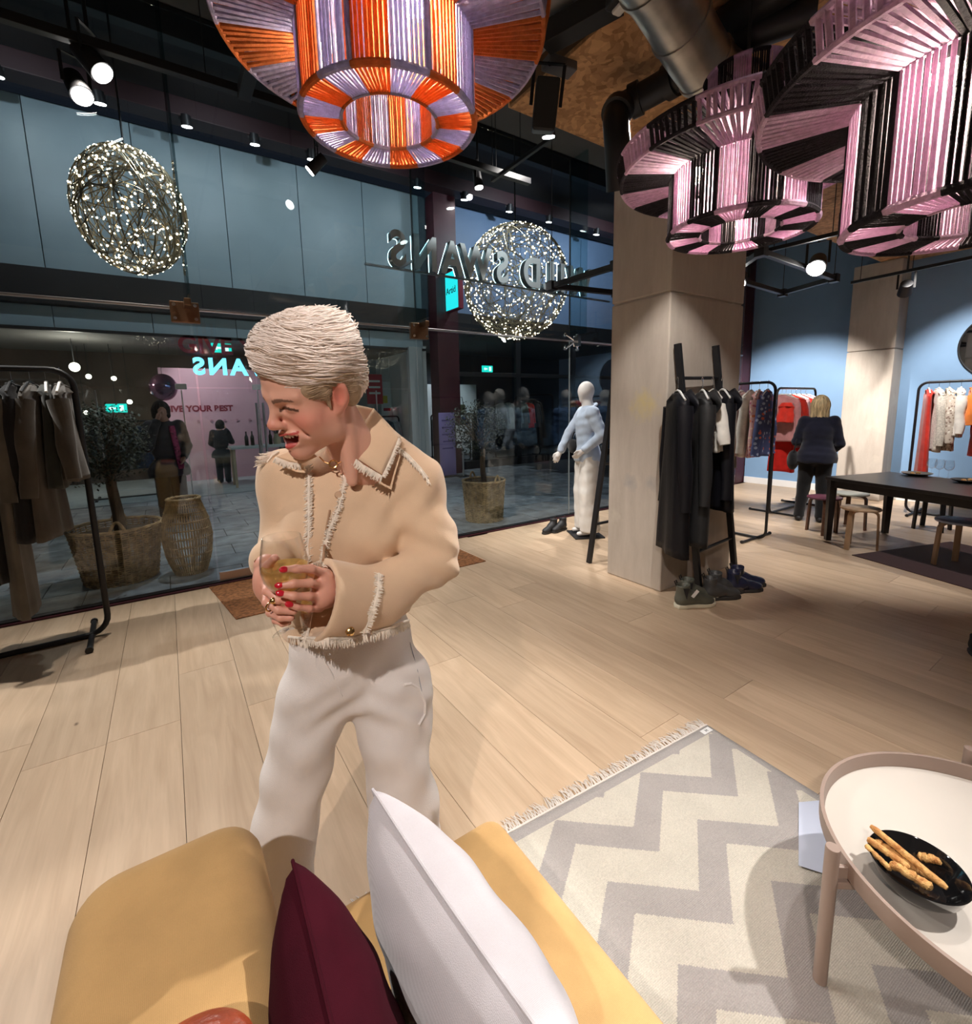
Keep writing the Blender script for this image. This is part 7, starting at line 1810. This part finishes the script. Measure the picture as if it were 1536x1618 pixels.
t0 = np.zeros((len(Vb) + len(Vn), 4)); t0[:, 3] = 1; t0[len(Vb):, 0] = 0.25
mesh_np('body', V, Fc, M_SKINW, WP, colors=np.concatenate([tint, t0]))
# nails and rings
M_NAIL = mat('red_nail', (0.55, 0.012, 0.03), 0.18, coat=0.6)
for f in LF:
    p = A3(f[-1]); d_ = p - A3(f[-2]); d_ /= np.linalg.norm(d_); n_ = CAMP + A3((0.05, -0.15, 0.25)) - p; n_ -= d_ * (n_ @ d_); n_ /= np.linalg.norm(n_)
    Mx = Matrix((Vector(d_), Vector(np.cross(n_, d_)), Vector(n_))).transposed()
    MB().ell(p + n_ * 0.0052 - d_ * 0.001, (0.0088, 0.0062, 0.0030), 14, 8, Mx).build('fingernail', M_NAIL, WP)
M_GOLD = mat('gold', (0.80, 0.52, 0.22), 0.22, 1.0)
rp = Vector(A3((0.137, 0.993, 1.166))); rd = (Vector(RF[1][2]) - Vector(RF[1][1])).normalized(); u_, w_ = basis(rd)
o = MB().tube([rp + u_ * 0.0105 * math.cos(2 * PI * k / 24) + w_ * 0.0105 * math.sin(2 * PI * k / 24) for k in range(24)], 0.0018, 6, closed=True).build('ring', M_GOLD, WP)
pr = Vector(A3((0.140, 0.975, 1.183))); MB().ell(pr, (0.007, 0.007, 0.007), 14, 10).build('ring_stone', M_GOLD, o)
# teeth
q = MB()
for k in range(10):
    a = (k - 4.5) / 4.5; w_ = 0.0058
    xx = a * 0.025; yy = 0.0895 - 0.020 * a * a
    q.ell(Hd(xx, yy, -0.0645 + 0.002 * a * a), (0.0031, 0.0032, 0.0062 if abs(a) < 0.7 else 0.0052), 8, 6, HMv)
q.build('teeth', mat('tooth_white', (0.80, 0.76, 0.70), 0.3), WP, kind='stuff')
# ================================================================== hair
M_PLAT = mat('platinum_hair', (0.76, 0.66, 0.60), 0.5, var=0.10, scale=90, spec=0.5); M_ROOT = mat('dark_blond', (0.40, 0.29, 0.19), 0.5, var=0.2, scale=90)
s = SDF(Hd(0, 0, 0.04) - 0.2, Hd(0, 0, 0.04) + 0.2, 0.0035)
he((0, -0.028, 0.056), (0.086, 0.112, 0.094), 0.02)
he((0.0, 0.026, 0.104), (0.064, 0.058, 0.044), 0.035); he((-0.03, -0.03, 0.105), (0.055, 0.09, 0.045), 0.03)
he((0, -0.070, 0.0), (0.070, 0.058, 0.070), 0.03)
he((0, 0.116, -0.012), (0.090, 0.066, 0.094), 0.012, True)
he((0, 0.052, -0.098), (0.105, 0.080, 0.088), 0.012, True)
for sd in (-1, 1): he((sd * 0.09, -0.008, -0.012), (0.022, 0.026, 0.040), 0.006, True)
he((0, -0.06, -0.135), (0.10, 0.09, 0.07), 0.01, True)
Xl, Yl, Zl = s.pts((slice(None),) * 3)
Q = np.stack([(Xl - HP[0]), (Yl - HP[1]), (Zl - HP[2])], -1) @ HM / HS
ph_ = np.arctan2(Q[..., 0] + 0.35 * Q[..., 1], Q[..., 2] + 0.05)
s.g += (0.0006 * np.sin(ph_ * 34 + 5 * np.sin(Q[..., 1] * 22)) + 0.0005 * np.sin(ph_ * 71 + 9 * np.sin(Q[..., 1] * 15))).astype(np.float32)
Vq, Fq = s.mesh(1)
hb = mesh_np('hair', Vq, Fq, M_PLAT, WP)
gs = s
def samp(g, p):
    i = np.clip(np.round((np.asarray(p) - g.lo) / g.h).astype(int), 0, np.array(g.n) - 1); return float(g.g[i[0], i[1], i[2]])
def snap(g, p, d, out=0.0, n=400, st=0.002):
    """walk from p along d until the surface of g, stop a little before it"""
    p = np.array(p, float); d = np.array(d, float) / np.linalg.norm(d)
    for _ in range(n):
        if samp(g, p) < out: return p
        p = p + d * st
    return None
def trilin(g, p):
    q = (np.asarray(p) - g.lo) / g.h; q = np.clip(q, 0, np.array(g.n) - 1.001); i = q.astype(int); f = q - i; r = 0.0
    for a in (0, 1):
        for b2 in (0, 1):
            for c in (0, 1): r += float(g.g[i[0] + a, i[1] + b2, i[2] + c]) * (f[0] if a else 1 - f[0]) * (f[1] if b2 else 1 - f[1]) * (f[2] if c else 1 - f[2])
    return r
def shell(g, o, d, out):
    # distance along d from o to the outer surface of g, by bisection from outside
    lo, hi = 0.03, 0.20; t = hi
    while t > lo and trilin(g, o + d * t) > out: t -= 0.006
    if t <= lo: return None
    a, b2 = t, t + 0.006
    for _ in range(5):
        m_ = (a + b2) / 2
        if trilin(g, o + d * m_) > out: b2 = m_
        else: a = m_
    return o + d * b2
jr = random.Random(11)
qa, qb, qc = MB(), MB(), MB()
OC = Hd(0, -0.012, 0.03)
for k in range(1700):
    sd = -1 if jr.random() < 0.72 else 1
    e0 = math.radians(jr.uniform(2, 88)); f0 = jr.uniform(0.0, 0.78); span = jr.uniform(0.20, 0.36); bow = jr.uniform(-0.12, 0.16); dep = jr.uniform(-0.002, 0.0035)
    pts = []
    for j in range(7):
        f = f0 + span * j / 6
        az = math.radians(-38 + 205 * f); e = e0 + 0.22 - 0.75 * f * f * (0.4 + math.cos(e0)) + bow * math.sin(PI * j / 6)
        e = max(e, math.radians(-38))
        dl = np.array([sd * math.cos(e) * math.sin(az), math.cos(e) * math.cos(az), math.sin(e)])
        p = shell(gs, OC, HM @ dl, dep + 0.0015 * math.sin(PI * j / 6))
        if p is None: break
        pts.append(p)
    if len(pts) < 5 or max(np.linalg.norm(pts[i + 1] - pts[i]) for i in range(len(pts) - 1)) > 0.035: continue
    if f0 + span > 0.85 and jr.random() < 0.35: pts[-1] = pts[-1] + HM @ A3((0, -0.006, 0.002))
    low = (pts[len(pts) // 2] - HP) @ HM / HS; n_ = len(pts)
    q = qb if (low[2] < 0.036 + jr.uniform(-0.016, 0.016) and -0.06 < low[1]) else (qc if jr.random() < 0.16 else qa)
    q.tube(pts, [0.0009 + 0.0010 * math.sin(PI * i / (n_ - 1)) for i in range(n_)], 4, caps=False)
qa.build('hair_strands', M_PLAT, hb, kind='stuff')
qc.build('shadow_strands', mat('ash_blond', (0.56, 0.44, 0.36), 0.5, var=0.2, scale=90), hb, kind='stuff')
# short darker hair at the temple and in front of the ear
s = SDF(Hd(0, 0, 0.0) - 0.15, Hd(0, 0, 0.0) + 0.15, 0.003)
for sd in (-1, 1):
    he((sd * 0.060, 0.004, 0.030), (0.0185, 0.052, 0.036), 0.01); hr((sd * 0.0735, 0.014, 0.01), (sd * 0.0725, 0.013, -0.022), 0.0065, 0.0035, 0.012); he((sd * 0.062, -0.05, 0.0), (0.020, 0.030, 0.05), 0.01)
Vq, Fq = s.mesh(1); tb_ = mesh_np('temple_hair', Vq, Fq, M_ROOT, hb)
qd = MB()
for k in range(420):
    sd = -1 if jr.random() < 0.75 else 1
    pts = []
    y0 = jr.uniform(-0.02, 0.050); z0 = jr.uniform(-0.018, 0.055); ln = jr.uniform(0.025, 0.05); dz = jr.uniform(-0.25, 0.25)
    for j in range(5):
        l = A3((0, y0 - ln * j / 4, z0 + dz * ln * (j / 4) ** 2)); c0 = Hd(*l); p = shell(s, c0, HM @ A3((sd, 0, 0)), 0.0006)
        if p is None: break
        pts.append(p)
    if len(pts) == 5: qd.tube(pts, [0.0005, 0.0010, 0.0011, 0.0009, 0.0004], 4, caps=False)
qd.build('temple_strands', M_ROOT, tb_, kind='stuff')
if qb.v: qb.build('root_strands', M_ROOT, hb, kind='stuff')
# ================================================================== jacket
M_JACK = fabric('cream_tweed', (0.74, 0.54, 0.37), 0.05, weave=None); M_FRNG = mat('cream_fringe', (0.84, 0.76, 0.66), 0.9, var=0.12, scale=60)
J = SDF((-0.02, 0.80, 0.90), (0.74, 1.56, 1.62), 0.0042)
J.rc(A3((0.256, 1.275, 1.373)), A3((0.498, 1.146, 1.323)), 0.080, 0.080, 0.05)
J.rc(A3((0.446, 1.200, 1.463)), A3((0.542, 1.126, 1.367)), 0.060, 0.066, 0.05)
J.rc(A3((0.414, 1.232, 1.446)), A3((0.383, 1.232, 1.316)), 0.072, 0.10, 0.06)
J.ell(A3((0.362, 1.217, 1.236)), (0.165, 0.125, 0.165), k=0.06)
J.ell(A3((0.363, 1.227, 1.075)), (0.158, 0.125, 0.14), k=0.07)
J.rc(A3((0.297, 1.255, 0.938)), A3((0.442, 1.201, 0.935)), 0.112, 0.112, 0.06)
for sd in (-1, 1): J.ell(A3((0.274, 1.168, 1.253)) if sd < 0 else A3((0.403, 1.109, 1.236)), (0.062, 0.05, 0.06), k=0.05)
J.chain([SHL, A3((0.534, 1.063, 1.223)), ELL_], [0.072, 0.064, 0.056], 0.03)
J.rc(ELL_, A3((0.374, 1.018, 1.131)), 0.054, 0.064, 0.02)
J.rc(A3((0.368, 1.021, 1.115)), A3((0.242, 1.006, 1.150)), 0.070, 0.089, 0.02)
J.chain([SHR, ELR_], [0.068, 0.052], 0.03); J.rc(ELR_, A3((0.164, 1.128, 1.221)), 0.051, 0.046, 0.025)
# folds: drag lines at the elbow and armpit, soft body folds
def folds(X, Y, Z):
    e = np.exp(-(((X - ELL_[0]) ** 2 + (Y - ELL_[1]) ** 2 + (Z - ELL_[2]) ** 2) / 0.0075))
    a = np.exp(-(((X - 0.50) ** 2 + (Y - 1.10) ** 2 + (Z - 1.30) ** 2) / 0.010))
    return 0.0065 * e * np.sin(95 * Z + 60 * X) + 0.005 * a * np.sin(70 * Z - 75 * X) + 0.0022 * np.sin(34 * X + 12 * Z) * np.sin(26 * Y + 9 * Z) + 0.0012 * np.sin(60 * Z + 33 * X)
J.warp(folds)
# hem, rising to her left; open neck and front
X, Y, Z = J.pts((slice(None),) * 3)
hemz = 0.985 + 0.12 * (X - 0.30)
def segd(a, b_):
    ba = b_ - a; t_ = np.clip(((X - a[0]) * ba[0] + (Y - a[1]) * ba[1] + (Z - a[2]) * ba[2]) / (ba @ ba), 0, 1)
    return np.sqrt((X - a[0] - t_ * ba[0]) ** 2 + (Y - a[1] - t_ * ba[1]) ** 2 + (Z - a[2] - t_ * ba[2]) ** 2)
inarm = segd(A3((0.368, 1.021, 1.115)), A3((0.228, 1.004, 1.154))) < 0.102
J.g = np.where(~inarm, np.maximum(J.g, hemz - Z), J.g).astype(np.float32)
J.rc(A3((0.389, 1.178, 1.471)), A3((0.382, 1.159, 1.565)), 0.066, 0.080, 0.01, True); J.ell(Hd(0, 0.05, -0.10), (0.055, 0.075, 0.06), k=0.02, sub=True)
J.chain([A3((0.328, 1.113, 1.455)), A3((0.306, 1.088, 1.410)), A3((0.285, 1.073, 1.338)), A3((0.270, 1.077, 1.221))], [0.046, 0.034, 0.017, 0.006], 0.008, True)
# open bell of the cuff
cz0, cz1 = A3((0.368, 1.021, 1.115)), A3((0.242, 1.006, 1.150)); cd = (cz1 - cz0) / np.linalg.norm(cz1 - cz0)
dd = (X - cz1[0]) * cd[0] + (Y - cz1[1]) * cd[1] + (Z - cz1[2]) * cd[2] + 0.10 * (Z - cz1[2])
near = (np.sqrt((X - cz1[0]) ** 2 + (Y - cz1[1]) ** 2 + (Z - cz1[2]) ** 2) < 0.125) & (Y < 1.095)
J.g = np.where(near, np.maximum(J.g, dd - 0.012), J.g).astype(np.float32)
J.rc(cz1 + cd * 0.03, cz0 + cd * 0.03, 0.080, 0.040, 0.003, True)
Vj, Fj = J.mesh(2)
jk = mesh_np('jacket', Vj, Fj, M_JACK, WP)
def onto(g, p, out=0.003): 
    r = snap(g, CAMP + (A3(p) - CAMP) * 0.72, A3(p) - CAMP, out, 500, 0.0015); return r if r is not None else A3(p)
# fringes of loose threads
def fringe(name, g, pts, n, L, dirw, out=0.004, jit=0.5, r=0.0012, par=None, both=False, lift=0.15):
    P = [onto(g, p, out) for p in pts]; q = MB(); jr = random.Random(len(pts) * 7 + n)
    seg = [np.linalg.norm(P[i + 1] - P[i]) for i in range(len(P) - 1)]; T = sum(seg)
    dw = np.array(dirw, float); dw /= np.linalg.norm(dw)
    for k in range(n):
        u = T * (k + jr.random()) / n; i = 0
        while i < len(seg) - 1 and u > seg[i]: u -= seg[i]; i += 1
        tg = (P[i + 1] - P[i]) / max(seg[i], 1e-6); p = P[i] + tg * u
        nn = CAMP - p; nn /= np.linalg.norm(nn)
        sgn = -1 if (both and k % 2) else 1
        d = sgn * dw + tg * jr.uniform(-jit, jit) + nn * jr.uniform(0, lift * 3); d /= np.linalg.norm(d)
        l_ = L * jr.uniform(0.6, 1.2)
        q.tube([p, p + d * l_ * 0.55 + nn * 0.002, p + d * l_ + nn * lift * l_ * jr.uniform(-0.5, 1)], [r * 1.3, r, r * 0.5], 4, caps=False)
    q.tube(P, 0.0035, 6)
    return q.build(name, M_FRNG, par or jk, kind='stuff')
DN = (0, 0, -1); LT = (-0.9, 0.3, -0.3)
fringe('placket_fringe', J, [(0.317, 1.053, 1.427), (0.320, 1.052, 1.395), (0.305, 1.057, 1.338), (0.280, 1.064, 1.282), (0.267, 1.067, 1.239), (0.263, 1.068, 1.202)], 240, 0.010, (0.8, -0.3, -0.3), both=True)
fringe('placket_fringe', J, [(0.249, 1.071, 1.435), (0.246, 1.072, 1.386), (0.240, 1.074, 1.301), (0.231, 1.075, 1.214)], 260, 0.012, (-0.8, 0.2, -0.4), both=True)
fringe('yoke_fringe', J, [(0.431, 1.012, 1.470), (0.455, 1.002, 1.446), (0.478, 0.991, 1.416), (0.493, 0.983, 1.391)], 200, 0.020, (0.2, -0.3, -1), lift=0.25)
fringe('shoulder_fringe', J, [(0.168, 1.087, 1.447), (0.179, 1.085, 1.460), (0.192, 1.083, 1.468)], 130, 0.028, (-0.9, 0.4, -0.2), lift=0.2)
fringe('cuff_fringe', J, [(0.230, 0.973, 1.245), (0.223, 0.975, 1.209), (0.218, 0.976, 1.169), (0.206, 0.978, 1.122), (0.198, 0.980, 1.082)], 280, 0.014, (-1, 0.25, -0.35), lift=0.2)
fringe('cuff_fringe', J, [(0.345, 0.939, 1.205), (0.343, 0.939, 1.171), (0.330, 0.944, 1.123), (0.309, 0.951, 1.075)], 220, 0.011, (0.9, -0.4, -0.2), both=True)
fringe('cuff_fringe', J, [(0.199, 0.980, 1.085), (0.240, 0.971, 1.073), (0.290, 0.957, 1.067), (0.315, 0.949, 1.074)], 220, 0.018, DN)
fringe('hem_fringe', J, [(0.371, 1.088, 1.001), (0.414, 1.073, 1.008), (0.460, 1.054, 1.023)], 180, 0.020, DN)
fringe('hem_fringe', J, [(0.188, 1.134, 1.027), (0.207, 1.131, 1.020), (0.229, 1.127, 1.012)], 70, 0.018, DN)
# collar wings
def wing(name, quad, nrm_out, thick=0.006):
    a, b_, c, d = [A3(p) for p in quad]
    q = MB()
    def fn(u, v):
        p = (a * (1 - u) + b_ * u) * (1 - v) + (d * (1 - u) + c * u) * v
        nn = CAMP - p; nn /= np.linalg.norm(nn)
        return p + nn * (0.010 * math.sin(PI * u) * (1 - v) + 0.012 * math.sin(PI * v) * 0.6)
    q.surf(fn, 12, 12); return q.build(name, M_JACK, jk, thick=thick)
def cw(x): return x
wing('collar', ((0.441, 1.170, 1.555), (0.347, 1.112, 1.455), (0.409, 1.053, 1.401), (0.479, 1.100, 1.482)), 1)
wing('collar', ((0.295, 1.184, 1.442), (0.270, 1.210, 1.470), (0.206, 1.197, 1.447), (0.251, 1.163, 1.430)), 1)
wing('collar', ((0.441, 1.170, 1.555), (0.423, 1.261, 1.566), (0.453, 1.282, 1.518), (0.479, 1.100, 1.482)), 1)
class Flat:  # fringe along free edges needs no surface
    pass
def edge_fringe(name, pts, n, L, dirw, lift=0.2):
    g = J; q = MB(); jr = random.Random(n); P = [A3(p) for p in pts]; dw = np.array(dirw, float); dw /= np.linalg.norm(dw)
    for k in range(n):
        u = (k + jr.random()) / n * (len(P) - 1); i = min(int(u), len(P) - 2); p = P[i] + (P[i + 1] - P[i]) * (u - i); nn = CAMP - p; nn /= np.linalg.norm(nn)
        d = dw + (P[i + 1] - P[i]) / np.linalg.norm(P[i + 1] - P[i]) * jr.uniform(-0.5, 0.5) + nn * jr.uniform(-0.1, 0.5); d /= np.linalg.norm(d); l_ = L * jr.uniform(0.6, 1.2); p = p + nn * 0.006
        q.tube([p, p + d * l_ * 0.5 + nn * 0.002, p + d * l_], [0.0016, 0.0012, 0.0006], 4, caps=False)
    q.build(name, M_FRNG, jk, kind='stuff')
edge_fringe('collar_fringe', [(0.344, 1.102, 1.456), (0.373, 1.072, 1.425), (0.406, 1.044, 1.399)], 190, 0.018, (-0.5, 0.1, -1))
edge_fringe('collar_fringe', [(0.406, 1.044, 1.399), (0.440, 1.068, 1.439), (0.472, 1.092, 1.482)], 120, 0.010, (0.8, -0.4, -0.5))
edge_fringe('collar_fringe', [(0.204, 1.188, 1.448), (0.226, 1.168, 1.436), (0.251, 1.153, 1.431)], 150, 0.015, (-0.3, 0.1, -1))
MB().tube([Vector(onto(J, p, 0.001)) for p in ((0.285, 1.062, 1.331), (0.277, 1.064, 1.297), (0.269, 1.067, 1.254), (0.264, 1.068, 1.217))], 0.0028, 6).build('placket_shade_line', mat('placket_shadow', (0.42, 0.26, 0.16), 0.9), jk)  # dark line paints the shade along the placket
# buttons, cuff stud, necklace
for p in ((0.305, 1.057, 1.364), (0.322, 1.052, 1.421)):
    c = onto(J, p, 0.002); nn = Vector(CAMP - c).normalized(); Mx = nn.to_track_quat('Z', 'Y').to_matrix()
    MB().lathe([(0, 0.003), (0.007, 0.003), (0.009, 0.0), (0.009, -0.003)], 18, c, M=Mx).build('button', mat('cream_button', (0.62, 0.42, 0.28), 0.4), jk)
c = onto(J, (0.282, 0.960, 1.083), 0.003); nn = Vector(CAMP - c).normalized()
MB().ell(c, (0.010, 0.010, 0.005), 14, 8, nn.to_track_quat('Z', 'Y').to_matrix()).build('cuff_button', M_GOLD, jk)
nc = [(0.289, 1.134, 1.446), (0.297, 1.121, 1.434), (0.306, 1.114, 1.430)]; nc2 = [(0.322, 1.109, 1.429), (0.342, 1.114, 1.436), (0.364, 1.128, 1.451)]
nk_ = MB().tube([onto_ for onto_ in [Vector(p) for p in nc]], 0.0014, 6); nk_.tube([Vector(p) for p in nc2], 0.0014, 6); cc = Vector((0.313, 1.109, 1.429))
u_, w_ = basis(cc - Vector(CAMP)); nk_.tube([cc + u_ * 0.0085 * math.cos(2 * PI * k / 20) + w_ * 0.0085 * math.sin(2 * PI * k / 20) for k in range(20)], 0.002, 6, closed=True)
nk_.build('necklace', M_GOLD, WP, kind='stuff')
# ================================================================== trousers
M_DENW = fabric('white_denim', (0.82, 0.785, 0.77), 0.03, weave=None, sheen=0.1)
T = SDF((-0.04, 0.98, 0.02), (0.74, 1.52, 1.13), 0.0055)
T.ell(HIP + (0, 0, 0.02), (0.158, 0.122, 0.16), k=0.05); T.ell(A3((0.371, 1.225, 0.946)), (0.148, 0.115, 0.12), k=0.06)
for sd in ('R', 'L'):
    hp, kn, an = LG[sd]
    T.chain([hp, kn, an], [0.096, 0.080 if sd == 'R' else 0.088, 0.094], 0.03)
T.rc(A3((0.505, 1.165, 0.816)), A3((0.507, 1.153, 0.704)), 0.05, 0.052, 0.06)
def tf(X, Y, Z):
    hp = np.exp(-(((X - HIP[0]) ** 2 + (Y - HIP[1] + 0.1) ** 2) / 0.03 + (Z - 0.80) ** 2 / 0.006))
    return 0.0045 * hp * np.sin(85 * Z + 55 * np.abs(X - HIP[0])) + 0.0035 * np.sin(22 * Z + 26 * X + 3 * np.sin(9 * Z)) * np.sin(17 * Y + 21 * X) + 0.0022 * np.sin(44 * Z - 31 * X)
T.warp(tf); T.cut((0, 0, 1.10), (0, 0, 1)); T.cut((0, 0, 0.06), (0, 0, -1))
Vt, Ft = T.mesh(2)
tr_ = mesh_np('trousers', Vt, Ft, M_DENW, WP)
def seam(pts, name, r=0.0016, m=M_DENW):
    P = [onto(T, p, 0.0005) for p in pts]; MB().tube(P, r, 6).build(name, m, tr_)
seam([(0.480, 1.100, 0.938), (0.495, 1.093, 0.854), (0.505, 1.089, 0.778)], 'side_seam', 0.0012, mat('grey_thread', (0.35, 0.36, 0.40), 0.8))
seam([(0.264, 1.171, 0.949), (0.289, 1.165, 0.882), (0.309, 1.159, 0.815)], 'fly_seam')
pk = [onto(T, p, 0.004) for p in ((0.460, 1.108, 0.818), (0.478, 1.100, 0.819), (0.496, 1.093, 0.802), (0.510, 1.086, 0.759), (0.508, 1.087, 0.725), (0.492, 1.094, 0.695))]
MB().tube([Vector(p) for p in pk], 0.004, 6).build('pocket_edge', M_DENW, tr_)
for sd in ('R', 'L'):
    an = Vector(LG[sd][2]); MB().ell((an.x - 0.02, an.y - 0.07, 0.035), (0.045, 0.12, 0.034), 16, 10, Euler((0, 0, -0.35)).to_matrix()).build('shoe', M_BLACKP, WP)
# ================================================================== her glass
M_WINE_ = bpy.data.materials.new('pale_wine'); M_WINE_.use_nodes = True
nt = M_WINE_.node_tree; b = nt.nodes['Principled BSDF']; tr2 = nt.nodes.new('ShaderNodeBsdfTransparent'); tr2.inputs[0].default_value = (0.95, 0.80, 0.45, 1)
b.inputs['Base Color'].default_value = (0.80, 0.58, 0.20, 1); b.inputs['Roughness'].default_value = 0.05; mi = nt.nodes.new('ShaderNodeMixShader'); mi.inputs[0].default_value = 0.30
nt.links.new(tr2.outputs[0], mi.inputs[1]); nt.links.new(b.outputs[0], mi.inputs[2]); nt.links.new(mi.outputs[0], nt.nodes['Material Output'].inputs[0])
wine_glass('wine_glass', tuple(GB_), 'stemmed glass of pale wine in the hands of the laughing person', None, 1.05, (0.02, -0.02, 0), M_WINE_)
